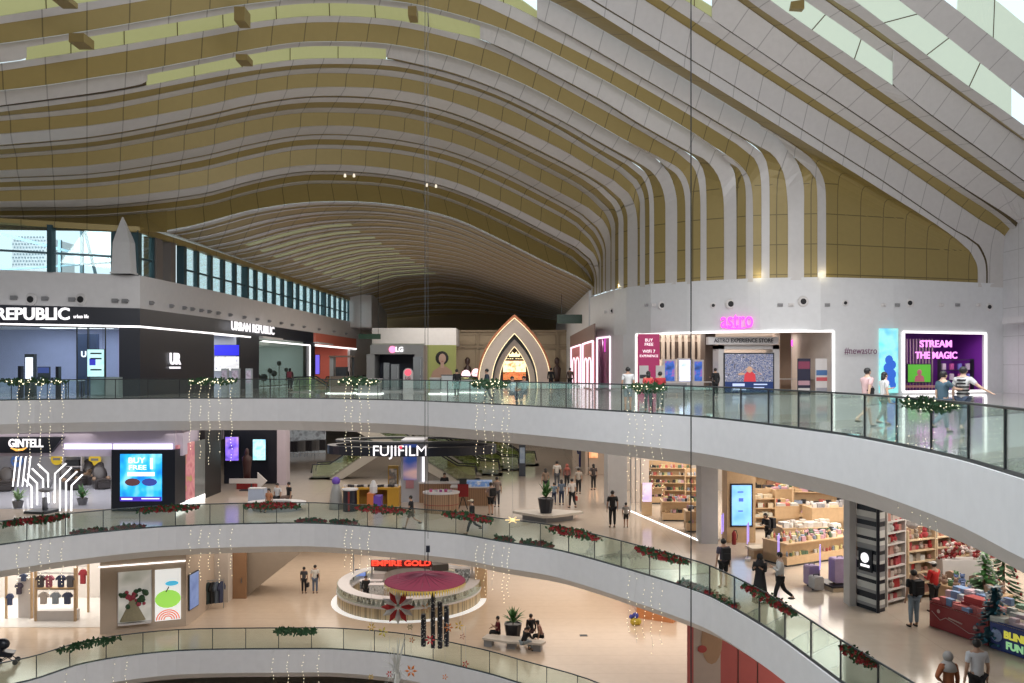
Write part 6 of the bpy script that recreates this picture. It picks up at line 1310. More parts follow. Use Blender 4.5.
totem2('yellow and black poster stand on the yellow counter, left of the kiosk tower', 388, 398, 466, KD+2, mat('yel_post', (0.4, 0.25, 0.05), 0.5), pic('yel_print', [C(.5, .25, .1), C(.1, .1, .1), C(.6, .5, .4)], 2, 0.2), F2)
bx = thing('display_cube', 'orange and violet square display plinth in front of the yellow counter', 'plinth', (at(373.5, 0, 46.3).x, 46.3, F2)); obj('orange_half', MB().box(-0.36, 0.0, 0, 0.7, 0, 0.95), mat('plinth_orange', (0.55, 0.16, 0.04), 0.5), bx); obj('violet_half', MB().box(0.0, 0.4, 0, 0.7, 0, 0.8), mat('plinth_violet', (0.13, 0.06, 0.4), 0.5), bx); obj('goods', MB().lathe([(0.2, 0.95), (0.22, 1.3), (0.1, 1.6), (0.05, 1.65)], 8, (-0.05, 0.3, 0)), PW, bx)
rt = thing('round_plinth', 'round black and dark red drum table with a white top left of the kiosk', 'plinth', (at(350, 0, 46.4).x, 46.4, F2)); obj('drum', MB().lathe([(0.38, 0), (0.38, 1.15)], 18), M_BLACK, rt); obj('drum_stripe', MB().lathe([(0.385, 0.05), (0.385, 1.1)], 18, sxy=(0.5, 1.02)), mat('drum_red', (0.2, 0.02, 0.02), 0.5), rt); obj('table_top', MB().lathe([(0.45, 1.15), (0.45, 1.22)], 18), PW, rt)
tf = thing('statue', 'grey-white figure display with a violet head left of the drum table', 'statue', (at(336, 0, 47).x, 47, F2)); obj('torso', MB().lathe([(0.4, 0), (0.35, 0.5), (0.28, 1.0), (0.2, 1.35), (0.08, 1.5)], 10), LGM, tf, smooth=True); obj('head', MB().ball((0, 0, 1.55), 0.24, 8), mat('plinth_violet', (0.13, 0.06, 0.4), 0.5), tf, smooth=True)
WSL = line_mat('wood_slats', (0.36, 0.22, 0.13), 0.5, 0.12, 0.12, 0, 0.012, 0.5)
rc = thing('round_counter', 'rounded wooden slatted counter with a white top at the right of the kiosk', 'counter', (at(441, 0, 46).x, 46.1, F2)); obj('slatted_body', MB().lathe([(0.95, 0), (0.95, 1.02)], 24, sxy=(1, 0.75)), WSL, rc); obj('countertop', MB().lathe([(1.0, 1.02), (1.0, 1.1)], 24, sxy=(1, 0.78)), PW, rc); obj('red_line', MB().lathe([(0.956, 0.42), (0.956, 0.45)], 24, sxy=(1, 0.752)), M_RED, rc)
for i in range(10): obj('boxed_item', MB().box(-0.07, 0.07, -0.05, 0.05, 0, 0.12), cloth([(0.5, 0.1, 0.2), (0.55, 0.55, 0.58), (0.4, 0.1, 0.35)][i % 3]), None, label='small boxed item on the rounded wooden counter', cat='box', group='boxed items on the rounded counter', loc=(rc.location.x-0.55+(i % 5)*0.27, rc.location.y-0.2+0.25*(i//5), F2+1.1))
r2 = thing('round_counter', 'second slatted counter with white and blue goods, behind the dusty pink shirt', 'counter', (at(474, 0, 48).x, 48.6, F2)); obj('slatted_body', MB().box(-1.3, 1.0, -0.5, 0.5, 0, 1.0), WSL, r2); obj('countertop', MB().box(-1.35, 1.05, -0.55, 0.55, 1.0, 1.07), PW, r2); obj('display_case', MB().box(-0.7, 1.0, -0.4, 0.4, 1.07, 1.35), pic('case_blue', [C(.5, .55, .6), C(.1, .25, .6), C(.6, .6, .6)], 4, 0.2), r2)
c3 = thing('round_counter', 'slatted back counter left of the rounded wooden counter', 'counter', (at(432, 0, 49.5).x, 49.5, F2)); obj('slatted_body', MB().box(-0.7, 1.8, -0.4, 0.4, 0, 1.1), WSL, c3); obj('countertop', MB().box(-0.75, 1.85, -0.45, 0.45, 1.1, 1.17), PW, c3)
rs = thing('display_stand', 'dark stand with a red panel between the two slatted counters', 'stand', (at(463, 0, 46.8).x, 46.8, F2)); obj('panel', MB().box(-0.3, 0.3, 0, 0.1, 0.7, 1.4), M_RED, rs); obj('legs', MB().bar((-0.25, 0.05, 0), (0, 0.05, 0.8), 0.05).bar((0.25, 0.05, 0), (0, 0.05, 0.8), 0.05).box(-0.2, 0.2, 0.0, 0.1, 1.4, 1.7), M_DARK, rs)
# bench planter with seated people
bp = thing('planter_bench', 'round low cream bench around a planter with red flowers, people sitting on it', 'bench', fl(277, 510, F2)); obj('bench_seat', MB().lathe([(1.6, 0.32), (1.6, 0.46), (0.8, 0.46), (0.8, 0.32)], 24, sxy=(1, 0.6)), PW, bp); obj('bench_base', MB().lathe([(1.3, 0), (1.3, 0.32)], 24, sxy=(1, 0.6)), M_GREY, bp)
hb_ = thing('carrier_box', 'pale blue box bag standing at the left end of the planter bench', 'box', fl(258.5, 505, F2)); obj('box', MB().box(-0.5, 0.4, -0.3, 0.3, 0, 0.95), mat('paleblue', (0.42, 0.48, 0.6), 0.5), hb_); obj('flap', MB().box(-0.5, 0.4, -0.32, 0.1, 0.95, 1.0), PW, hb_)
# blue figure statue, distant pillars
bs = thing('statue', 'blue standing figure statue in front of the far lit shops', 'statue', (at(582, 0, 66).x, 66, F2))
pts = [Vector((0, 0, 0.9+0.4)), Vector((0, 0, 1.5+0.3)), Vector((0, 0, 1.7+0.3)), Vector((0, 0, 2.15)), Vector((-0.15, 0, 0.7)), Vector((-0.15, 0, 0.05)), Vector((0.15, 0, 0.7)), Vector((0.15, 0, 0.05)), Vector((-0.35, 0, 1.4)), Vector((-0.3, -0.2, 1.1)), Vector((0.35, 0, 1.4)), Vector((0.55, -0.1, 1.7))]
skinned('figure', pts, [(0, 1), (1, 2), (2, 3), (0, 4), (4, 5), (0, 6), (6, 7), (1, 8), (8, 9), (1, 10), (10, 11)], [0.22, 0.24, 0.1, 0.2, 0.12, 0.09, 0.12, 0.09, 0.09, 0.07, 0.09, 0.07], 0, mat('statue_blue', (0.02, 0.03, 0.18), 0.35), bs); obj('base', MB().lathe([(0.5, 0), (0.5, 0.06)], 14), PW, bs)
# potted palm in a triangular planter
pb = thing('planter_bench', 'pale curved triangular bench around the black potted plant', 'bench', fl(546, 521, F2)); obj('bench_seat', MB().prism([(-1.7, 0.5), (-0.2, -0.9), (0.3, -0.9), (1.9, 0.3), (1.8, 0.6), (0.2, 1.2), (-1.5, 0.8)], 0.3, 0.42), mat('bench_cream', (0.55, 0.5, 0.44), 0.4), pb); obj('bench_base', MB().prism([(-1.2, 0.4), (0, -0.6), (1.4, 0.3), (0.2, 0.9)], 0, 0.3), M_GREY, pb)
p = fl(546, 521, F2); plant('tall green plant in a square black pot on the triangular bench', (p.x, p.y, F2+0.42), 1.2, M_BLACK, M_LEAF, 30, 0.3, 0.42, 0.75)
# ---- middle floor, right: line of shops from the far grey pillar to the gift shop
PIL = mat('grey_pillar', (0.36, 0.36, 0.37), 0.5)
struct('wall_pillar_far', MB().box(at(608, 0, 47).x, at(627, 0, 47).x, 47, 49, F2, T2), PIL)
struct('wall_pillar_mid', MB().box(at(701.5, 0, 37.7).x, at(718, 0, 37.7).x, 37.7, 38.8, F2, T2), PIL)
struct('wall_post_white', MB().box(at(849.5, 0, 27.9).x, at(856, 0, 27.9).x, 27.9, 28.4, F2, T2), mat('post_white', (0.5, 0.5, 0.5), 0.4))
struct('trim_12', MB().bar((6.4, 46.5, F2+0.01), (8.45, 38.4, F2+0.01), 0.12, 0.03), M_LINE)
M_SHF = mat('shop2_floor', (0.50, 0.45, 0.40), 0.25); M_SHW = mat('shop2_wall', (0.52, 0.47, 0.42), 0.6)
struct('wall_shop', MB().box(6.6, 24, 54, 54.3, F2, T2).box(24, 24.3, 24, 54, F2, T2), M_SHW)
struct('wall_shop', MB().box(6.55, 7.6, 46.8, 47, F2, T2).box(8.9, 9.05, 39, 54, F2, T2) if False else MB().box(6.9, 7.9, 49, 49.2, F2, T2), M_WARMW)
struct('wall_far_lit', MB().box(at(589, 0, 62).x, at(610, 0, 62).x, 62, 62.4, F2, T2).box(at(596, 0, 55).x-0.1, at(596, 0, 55).x+0.1, 62, 75, F2, T2), mat('cream_far', (0.6, 0.5, 0.42), 0.5))
obj('lit_sign', MB().box(at(590, 0, 61).x, at(599, 0, 61).x, 61.8, 61.95, zat(458, 61.8), zat(449, 61.8)), pic('orange_sign', [C(.6, .2, .08), C(.9, .5, .25)], 2, 0.9), None, label='orange lit shop front in the distance right of the blue statue', cat='sign')
for (x, y, a_, b_, p_) in ((12.5, 46, 8, 10, 650), (15, 34, 7, 9, 650), (15.5, 27.5, 5, 6, 320)): area('shop_light', (x, y, T2-0.3), a_, b_, p_, (1, 0.93, 0.84))
PCOL = [(0.5, 0.48, 0.45), (0.45, 0.12, 0.1), (0.1, 0.16, 0.1), (0.5, 0.35, 0.2), (0.03, 0.03, 0.035), (0.25, 0.3, 0.4), (0.55, 0.5, 0.25), (0.5, 0.3, 0.35)]
REDC = [(0.33, 0.02, 0.02), (0.45, 0.37, 0.33), (0.38, 0.05, 0.06), (0.4, 0.2, 0.16), (0.5, 0.5, 0.48), (0.3, 0.25, 0.2)]
PROTO = {}
def product(kind, c, label, group, loc, rz=0.0, s=1.0, cat=None):
    k = (kind, tuple(c))
    if k not in PROTO:
        me = {'bottle': lambda: MB().lathe([(0.045, 0), (0.05, 0.02), (0.05, 0.15), (0.02, 0.19), (0.02, 0.23)], 8), 'box': lambda: MB().box(-0.09, 0.09, -0.06, 0.06, 0, 0.16).box(-0.092, 0.092, -0.062, 0.062, 0.11, 0.125),
              'jar': lambda: MB().lathe([(0.06, 0), (0.07, 0.03), (0.07, 0.10), (0.055, 0.11), (0.06, 0.13), (0.06, 0.14)], 8), 'bag': lambda: MB().prism_y([(-0.14, 0), (0.14, 0), (0.12, 0.26), (0.04, 0.3), (-0.04, 0.3), (-0.12, 0.26)], -0.06, 0.06),
              'plush': lambda: MB().ball((0, 0, 0.1), 0.11, 8, 0.95).ball((0, 0, 0.25), 0.08, 8).ball((-0.06, 0, 0.32), 0.03, 6).ball((0.06, 0, 0.32), 0.03, 6), 'fold': lambda: MB().box(-0.16, 0.16, -0.12, 0.12, 0, 0.05).box(-0.155, 0.155, -0.115, 0.115, 0.055, 0.10)}[kind]()
        m_ = bpy.data.meshes.new(kind); m_.from_pydata(me.v, [], me.f); m_.materials.append(cloth(c)); PROTO[k] = m_
    nm_ = {'bottle': 'bottle', 'box': 'product_box', 'jar': 'jar', 'bag': 'gift_bag', 'plush': 'plush_toy', 'fold': 'folded_goods'}[kind]
    o = bpy.data.objects.new(nm_, PROTO[k]); COL.objects.link(o); o.location = loc; o.rotation_euler = (0, 0, rz); o.scale = (s, s, s); return setp(o, label, cat or {'bottle': 'bottle', 'box': 'box', 'jar': 'jar', 'bag': 'bag', 'plush': 'plush toy', 'fold': 'folded goods'}[kind], group)
RR = random.Random(11)
KN = {'bottle': 'small bottle', 'box': 'small boxed product', 'jar': 'small jar', 'bag': 'gift bag', 'plush': 'plush toy', 'fold': 'folded or stacked product'}
def goods_row(M, x0, x1, y, z, step, kinds, cols, where, s=1.0, pr=0.92):
    x = x0+step/2
    while x < x1:
        if RR.random() < pr:
            k = RR.choice(kinds); p = M @ Vector((x, y+RR.uniform(-0.03, 0.03), z)); product(k, RR.choice(cols), '%s %s' % (KN[k], where), '%ss %s' % (KN[k], where), p, M.to_euler().z+RR.uniform(-.2, .2), s*RR.uniform(0.85, 1.15))
        x += step
def shelf_unit(lb, loc, rz, w, h, levels, dp=0.4, m=None, kinds=('box', 'bottle', 'jar'), cols=PCOL, where='', step=0.22, s=1.0, z0=0.12, name='shelf_unit'):
    t = thing(name, lb, 'shelf', loc, rz); M = Matrix.Translation(loc) @ Matrix.Rotation(rz, 4, 'Z'); m = m or M_WOOD
    obj('side_panel', MB().box(-w/2, -w/2+0.05, 0, dp, 0, h), m, t); obj('side_panel', MB().box(w/2-0.05, w/2, 0, dp, 0, h), m, t); obj('back_panel', MB().box(-w/2, w/2, dp, dp+0.04, 0, h), m, t)
    for i in range(levels):
        z = z0+(h-z0)*i/levels; obj('shelf_board', MB().box(-w/2+0.05, w/2-0.05, 0, dp, z, z+0.04), m, t); goods_row(M, -w/2+0.1, w/2-0.1, dp*0.45, z+0.04, step, kinds, cols, where, s)
    return t
def island(lb, loc, rz, w, dp, h, where, kinds=('box', 'bottle', 'jar'), cols=PCOL, rows=2, step=0.2, m=None, front=True, s=1.0, cat='counter'):
    t = thing('display_counter', lb, cat, loc, rz); M = Matrix.Translation(loc) @ Matrix.Rotation(rz, 4, 'Z'); m = m or M_WOOD
    obj('base', MB().box(-w/2+0.05, w/2-0.05, 0.05, dp-0.05, 0, 0.08), M_DARK, t); obj('body', MB().box(-w/2, w/2, 0.0 if not front else 0.3, dp, 0.08, h-0.05).box(-w/2, w/2, 0, dp, 0.08, h*0.42), m, t); obj('countertop', MB().box(-w/2-0.02, w/2+0.02, -0.02, dp+0.02, h-0.05, h), m, t)
    if front: goods_row(M, -w/2+0.08, w/2-0.08, 0.15, h*0.42, step, kinds, cols, 'in the front niche of the '+where, s*0.9)
    for r in range(rows): goods_row(M, -w/2+0.08, w/2-0.08, 0.15+(dp-0.3)*r/max(1, rows-1), h, step, kinds, cols, 'on top of the '+where, s)
    return t
# beauty shop between the two grey pillars
shelf_unit('tall lit wall shelves of bottles and boxes at the back of the beauty shop', Vector((at(669, 0, 50).x, 50, F2)), -0.05, 2.6, 2.3, 5, where='on the tall beauty shop wall shelves', step=0.16)
shelf_unit('narrow wall shelf beside the right pillar in the beauty shop', Vector((at(697, 0, 47).x, 47, F2)), -0.1, 1.3, 2.2, 5, where='on the narrow beauty wall shelf', step=0.18)
island('wooden beauty counter with a white top tray in the middle of the beauty shop', fl(680, 521.5, F2), -0.05, 1.75, 0.9, 1.0, 'middle beauty counter', step=0.15)
island('small rounded wooden beauty counter next to the right grey pillar', fl(696, 532.5, F2), -0.05, 0.9, 0.8, 1.0, 'small beauty counter', step=0.16)
island('wooden beauty cabinet at the back left of the beauty shop', fl(658, 504, F2), 0.0, 0.9, 0.6, 0.95, 'back left beauty cabinet', step=0.2)
tw = totem2('wooden cabinet pillar with a lilac lit poster at the left of the beauty shop', 642, 652, 484, 44.8, M_WOOD, None, F2); obj('lit_poster', MB().box(-0.24, 0.24, -0.04, 0, 0.75, 1.75), pic('lilac_poster', [C(.5, .4, .7), C(.8, .7, .75)], 1.5, 0.7), tw)
struct('trim_13', (lambda mb: [mb.bar((at(px, 0, 46).x, 46.2, F2), (at(px, 0, 46).x, 46.2, T2), 0.06) for px in (631, 636, 641)] and mb)(MB()), M_STEEL)
# wood pier with the upright touch screen
wp = thing('directory_pier', 'wooden pier with a tall glowing blue upright screen', 'pier', (at(740.5, 0, 38).x, 38, F2)); hx = lambda px: (px-740.5)/FP*38
obj('pier_body', MB().box(hx(727), hx(755.5), 0, 0.9, 0, 3.3), M_WOOD, wp); obj('bezel', MB().box(hx(730), hx(752.5), -0.06, 0, zat(526.5, 38)-F2, zat(483.5, 38)-F2), M_BLACK, wp)
obj('screen_face', MB().box(hx(731.5), hx(751), -0.08, -0.06, zat(525, 38)-F2, zat(485, 38)-F2), pic('touch_blue', [C(.12, .38, .85), C(.3, .6, .95)], 1.2, 0.95), wp)
obj('screen_marks', MB().box(-0.1, 0.1, -0.1, -0.08, 1.85, 2.0).box(-0.15, 0.1, -0.1, -0.08, 2.25, 2.3).box(-0.12, 0.08, -0.1, -0.08, 1.4, 1.45), mat('mark_blue', (0.05, 0.12, 0.5), 0.5, emit=(0.1, 0.2, 0.8), es=0.6), wp)
fe = thing('fire_extinguisher', 'red fire extinguisher standing at the foot of the wooden pier', 'fire extinguisher', Vector((at(734, 0, 37.6).x, 37.6, F2))); obj('cylinder', MB().lathe([(0.1, 0), (0.1, 0.5), (0.04, 0.58), (0.03, 0.62)], 12), M_RED, fe, smooth=True); obj('nozzle', MB().bar((0, 0, 0.62), (0.12, 0, 0.6), 0.04).tube([(0.1, 0, 0.6), (0.16, 0, 0.4), (0.12, 0, 0.2)], 0.015), M_BLACK, fe)
# department shop behind
isl = fl(787, 567.6, F2); e2_ = Vector((14.4, 35.2, F2)); dd = e2_-isl; rzI = math.atan2(dd.y, dd.x)
island('long wooden island counter crowded with small products, nearest the white post', (isl+e2_)/2, rzI, dd.length, 1.3, 0.92, 'long island counter', rows=4, step=0.17)
lt = fl(766, 557, F2); lt_ = thing('low_table', 'low pale wooden display table in front of the long coat person', 'table', lt, 0.15); obj('table_top', MB().box(-0.75, 0.75, -0.35, 0.35, 0.36, 0.44), mat('table_cream', (0.6, 0.5, 0.36), 0.4), lt_); obj('base', MB().box(-0.65, 0.65, -0.28, 0.28, 0.0, 0.36), M_WOOD, lt_)
for i in range(6): product('box', (0.2, 0.16, 0.4), 'violet boxed product on the low pale display table', 'violet boxes on the low display table', (lt.x+0.1+0.12*(i % 3), lt.y+0.05+0.15*(i//3), F2+0.44), 0, 1.4)
for j, (px, py, w_, lb) in enumerate(((812, 560, 2.6, 'wooden table of white boxed goods in the middle of the department shop'), (778, 533, 2.2, 'wooden table with yellow and dark goods behind the low display table'), (836, 528, 2.4, 'wooden counter with white goods near the back of the department shop'), (800, 512, 3.0, 'wooden back counter under the green curtain wall'))):
    d_ = (36.5, 41.5, 40.5, 46)[j]; X_ = at(px, 0, d_).x; island(lb, Vector((X_, d_, F2)), 0.12, w_, 1.0, 0.95+0.1*j, ('middle table of white goods', 'table behind the low display table', 'back white goods counter', 'back counter by the green curtain')[j], cols=([(0.6, 0.58, 0.56), (0.5, 0.45, 0.4)], PCOL, [(0.6, 0.58, 0.56), (0.3, 0.3, 0.32)], PCOL)[j], rows=2, step=0.22, s=1.25, front=False, kinds=('box', 'jar', 'fold'))
shelf_unit('cream shelf stack with pale boxes right of the wooden pier', Vector((at(764, 0, 41).x, 41, F2)), 0.1, 1.2, 1.9, 4, where='on the cream shelf stack by the pier', step=0.25, cols=[(0.6, 0.5, 0.35), (0.6, 0.58, 0.5)], kinds=('box', 'fold'), s=1.3)
shelf_unit('wooden wall shelves with clothes and bags at the back right of the department shop', Vector((at(838, 0, 43.5).x, 43.5, F2)), -0.2, 4.4, 2.0, 3, where='on the back right department shelves', step=0.3, kinds=('bag', 'fold', 'box'), s=1.35)
shelf_unit('dark-goods wall shelves at the back left of the department shop', Vector((at(768, 0, 49).x, 49, F2)), 0.0, 2.6, 2.2, 3, where='on the back left department shelves', step=0.3, kinds=('bag', 'box'), s=1.3, cols=[(0.03, 0.03, 0.03), (0.3, 0.16, 0.1), (0.12, 0.1, 0.1)])
gc = MB()
for i in range(22): gc.tube([(at(778, 0, 50).x+i*0.11, 50, F2+0.4), (at(778, 0, 50).x+i*0.11, 50, F2+2.6)], 0.06, 6)
obj('curtain', gc, mat('green_curtain', (0.05, 0.12, 0.03), 0.7), None, smooth=True, label='dark green pleated curtain at the back of the department shop', cat='curtain')
lu = fl(837, 590, F2); lp = thing('display_platform', 'dark low platform with a lit edge near the white post', 'platform', (11.75, 30.2, F2), 0.2); obj('platform_top', MB().box(-0.7, 0.7, -0.5, 0.6, 0.14, 0.2), M_BLACK, lp); obj('base', MB().box(-0.66, 0.66, -0.46, 0.56, 0, 0.14), mat('table_cream', (0.6, 0.5, 0.36), 0.4), lp)
def suitcase(lb, x, y, z, w_, h_, c):
    t = thing('suitcase', lb, 'suitcase', (x, y, z), 0.2); obj('shell', MB().prism_y([(-w_/2+.05, 0.05), (w_/2-.05, 0.05), (w_/2, 0.1), (w_/2, h_-.05), (w_/2-.05, h_), (-w_/2+.05, h_), (-w_/2, h_-.05), (-w_/2, 0.1)], -0.2, 0.2), cloth(c), t); obj('handle', MB().bar((-0.1, 0, h_), (-0.1, 0, h_+0.06), 0.02).bar((0.1, 0, h_), (0.1, 0, h_+0.06), 0.02).bar((-0.1, 0, h_+0.06), (0.1, 0, h_+0.06), 0.03), M_DARK, t)
    for s_ in (-1, 1): obj('wheel', MB().ball((s_*w_*0.35, 0, 0.03), 0.035, 6), M_DARK, t)
suitcase('large lavender suitcase on the dark platform by the white post', 11.6, 30.1, F2+0.2, 0.62, 0.9, (0.36, 0.28, 0.45)); suitcase('black suitcase at the right of the large lavender one', 12.2, 30.4, F2+0.2, 0.4, 0.85, (0.03, 0.03, 0.05)); suitcase('small lavender suitcase left of the dark platform', 10.75, 30.5, F2, 0.42, 0.75, (0.38, 0.3, 0.46)); suitcase('small silver suitcase in front of the small lavender one', 10.7, 29.9, F2, 0.36, 0.5, (0.45, 0.45, 0.46))
# security gates
for i, (px, py) in enumerate(((722.5, 549), (748, 560), (778.5, 574), (820, 588), (716, 541))):
    p = fl(px, py, F2); t = thing('security_gate', ['transparent violet-lit security gate right by the grey pillar', 'transparent violet-lit security gate in front of the wooden pier', 'transparent violet-lit security gate between the black robe and the low table', 'transparent violet-lit security gate nearest the lavender suitcases', 'transparent violet-lit security gate, the farthest one'][i], 'security gate', p, 1.2)
    obj('clear_panel', MB().box(-0.22, 0.22, -0.01, 0.01, 0.1, 1.5), glass_mat('gate_glass', (0.85, 0.8, 0.95), 0.06), t); gl = MB()
    for s_ in (-1, 1): gl.box(s_*0.24-0.02, s_*0.24+0.02, -0.02, 0.02, 0.7, 1.5)
    obj('lit_edge', gl, glow('gate_violet', (0.55, 0.4, 1), 0.9), t); obj('foot', MB().box(-0.28, 0.28, -0.1, 0.1, 0, 0.1), PW, t)
# striped column with the round logo
sc = thing('striped_column', 'black, grey and white striped column with a round white logo', 'column', (11.25, 26.85, F2)); 
pl = [(0.0, 0.75), (0.0, 0.0), (0.95, 0.0)]
ca, cb_ = fl(857, 606, F2), fl(878, 613, F2); cc_ = fl(885, 611, F2)
poly = [(p.x-11.25, p.y-26.85) for p in (ca, cb_, cc_)]+[(cc_.x-11.25+0.4, cc_.y-26.85+1.6), (ca.x-11.25+0.3, ca.y-26.85+1.2)]
ml = [M_BLACK, mat('stripe_grey', (0.30, 0.30, 0.31), 0.5), mat('stripe_white', (0.6, 0.6, 0.58), 0.5)]
hs = [0.12, .1, .16, .2, .1, .22, .12, .1, .16, .25, .1, .2, .12, .18, .14, .1, .24, .12, .16, .1, .2, .18, .12, .15, .2]; sq = [0, 1, 2, 0, 1, 2, 0, 2, 1, 0, 2, 1, 0, 1, 2, 0, 2, 1, 0, 1, 2, 0, 1, 2, 0]
mbs = MB(); z = 0
for h_, q in zip(hs, sq):
    mbs.mi = q; mbs.prism(poly, z, z+h_); z += h_
    if z > 3.7: break
obj('striped_cladding', mbs, ml, sc)
# logo plate on the front face
a3, b3 = Vector((poly[0][0], poly[0][1], 0)), Vector((poly[1][0], poly[1][1], 0)); dr = (b3-a3).normalized(); nr = Vector((dr.y, -dr.x, 0)); cp = a3.lerp(b3, 0.45)+nr*0.03; zc_ = zat(561, 27.4)-F2
Mr = Matrix.Translation((cp.x, cp.y, zc_)) @ Matrix.Rotation(math.atan2(dr.y, dr.x), 4, 'Z')
obj('logo_plate', MB().box(-0.28, 0.28, -0.02, 0.02, -0.36, 0.36).xf(Mr), M_BLACK, sc); obj('logo_disc', MB().lathe([(0.16, -0.01), (0.16, 0.01)], 20).xf(Mr @ Matrix.Translation((0, -0.04, 0.08)) @ Matrix.Rotation(PI/2, 4, 'X')), M_TXTW, sc); obj('logo_caption', MB().box(-0.18, 0.18, -0.04, -0.02, -0.22, -0.14).xf(Mr), M_TXTW, sc)
obj('corner_strip', MB().bar((poly[1][0], poly[1][1], 0), (poly[1][0], poly[1][1], 3.9), 0.08), M_BLACK, sc)
# gift shop: red wall display, wooden shelves, counters
p0 = fl(887, 608, F2); p1 = fl(906, 602.5, F2); dd = p1-p0
shelf_unit('white shelving of red gift bags and soft toys beside the striped column', (p0+p1)/2+Vector((0.05, 0.1, 0)), math.atan2(dd.y, dd.x), dd.length, 3.1, 8, m=mat('shelf_white', (0.55, 0.52, 0.5), 0.4), kinds=('bag', 'plush', 'box'), cols=REDC, where='on the gift shelving by the striped column', step=0.24, s=1.15)
p0 = fl(908, 601, F2); p1 = Vector((17.0, 30.2, F2)); dd = p1-p0
for i in range(3):
    m_ = p0.lerp(p1, (i+0.5)/3); lb = ['tall light wood shelf of red and white gifts, left one', 'tall light wood shelf of red and white gifts, middle one', 'tall light wood shelf of gifts and toys, right one'][i]
    shelf_unit(lb, m_, math.atan2(dd.y, dd.x), dd.length/3-0.03, 2.35, 6, m=mat('pale_wood', (0.6, 0.46, 0.3), 0.45), kinds=('box', 'plush', 'jar', 'bag') if i < 2 else ('box', 'jar'), cols=REDC if i < 2 else PCOL, where='on the light wood gift shelves', step=0.2, s=0.95)
for i in range(5): product('plush', [(0.35, 0.33, 0.33), (0.5, 0.42, 0.3), (0.55, 0.5, 0.45)][i % 3], 'large plush toy sitting on top of the light wood shelves', 'large plush toys on the shelf tops', p0.lerp(p1, 0.08+i*0.17)+Vector((0, 0.2, 2.36)), 0, 2.1)
bi = thing('toy_bicycle', 'small dark blue bicycle standing on top of the light wood shelves', 'bicycle', p0.lerp(p1, 0.72)+Vector((0.1, 0.2, 2.36)))
for s_ in (-1, 1): obj('wheel', MB().tube([(s_*0.45+0.25*math.cos(2*PI*i/14), 0, 0.25+0.25*math.sin(2*PI*i/14)) for i in range(15)], 0.025, 5), M_BLACK, bi)
obj('bicycle_frame', MB().bar((-0.45, 0, 0.25), (-0.1, 0, 0.6), 0.04).bar((-0.1, 0, 0.6), (0.4, 0, 0.65), 0.04).bar((0.45, 0, 0.25), (0.38, 0, 0.75), 0.04).bar((-0.1, 0, 0.6), (0.05, 0, 0.25), 0.04).bar((0.05, 0, 0.25), (0.4, 0, 0.6), 0.04), cloth((0.03, 0.05, 0.2)), bi); obj('saddle', MB().box(-0.2, 0.02, -0.05, 0.05, 0.62, 0.68), M_BLACK, bi)
# red counter
c0_ = fl(929.6, 626.4, F2); c1_ = fl(988, 646.6, F2); dd = c1_-c0_; rz = math.atan2(dd.y, dd.x); mid = (c0_+c1_)/2
def rot_counter(lb, a_, b_, dp, h, m, where, cols, kinds, rows=3, step=0.2, s=1.2, lettering=None):
    dd = b_-a_; rz = math.atan2(dd.y, dd.x); md = (a_+b_)/2; t = thing('gift_counter', lb, 'counter', md, rz); L = dd.length; M = Matrix.Translation(md) @ Matrix.Rotation(rz, 4, 'Z')
    obj('front_panel', MB().box(-L/2, L/2, 0, 0.04, 0.02, h), m, t); obj('body', MB().box(-L/2, L/2, 0.04, dp, 0.02, h-0.06), M_WOOD, t); obj('tray_edge', MB().box(-L/2, L/2, 0, dp, h-0.06, h-0.03).box(-L/2, L/2, dp-0.05, dp, h, h+0.12), mat('tray_cream', (0.5, 0.42, 0.33), 0.5), t)
    for r in range(rows): goods_row(M, -L/2+0.1, L/2-0.1, 0.18+(dp-0.3)*r/max(1, rows-1), h-0.02+0.12*r, step, kinds, cols, where, s)
    return t, M
CR = mat('counter_red', (0.24, 0.015, 0.02), 0.4)
t, M = rot_counter('long dark red counter with pale deer line drawing, piled with gift boxes', c0_, c1_, 1.2, 0.78, CR, 'piled on the dark red counter', [(0.45, 0.5, 0.55), (0.5, 0.15, 0.15), (0.55, 0.4, 0.45), (0.2, 0.3, 0.5)], ('box', 'fold'))
L = dd.length; obj('pale_line_drawing', MB().tube([(-L*0.45, -0.02, 0.5), (-L*0.3, -0.02, 0.3), (-L*0.2, -0.02, 0.42), (0, -0.02, 0.32), (L*0.2, -0.02, 0.2), (L*0.45, -0.02, 0.28)], 0.012, 4).ball((L*0.3, -0.02, 0.4), 0.07, 8, 1, (1, .1)).bar((-L*0.15, -0.02, 0.45), (L*0.08, -0.02, 0.4), 0.035, 0.03).ball((-L*0.33, -0.02, 0.55), 0.06, 8, 1, (1, .1)), mat('pale_print', (0.5, 0.35, 0.33), 0.5), t)
c2_ = fl(990, 648, F2); c3_ = Vector((c1_.x+ (c1_-c0_).x*0.8, c1_.y+(c1_-c0_).y*0.8, F2))
t, M = rot_counter('dark blue counter reading BLIND FUN, piled with pale boxes', c2_, c3_, 1.2, 0.8, mat('counter_blue', (0.02, 0.04, 0.2), 0.4), 'piled on the dark blue counter', [(0.5, 0.52, 0.5), (0.5, 0.4, 0.45), (0.25, 0.4, 0.3)], ('box', 'fold'))
L2_ = (c3_-c2_).length
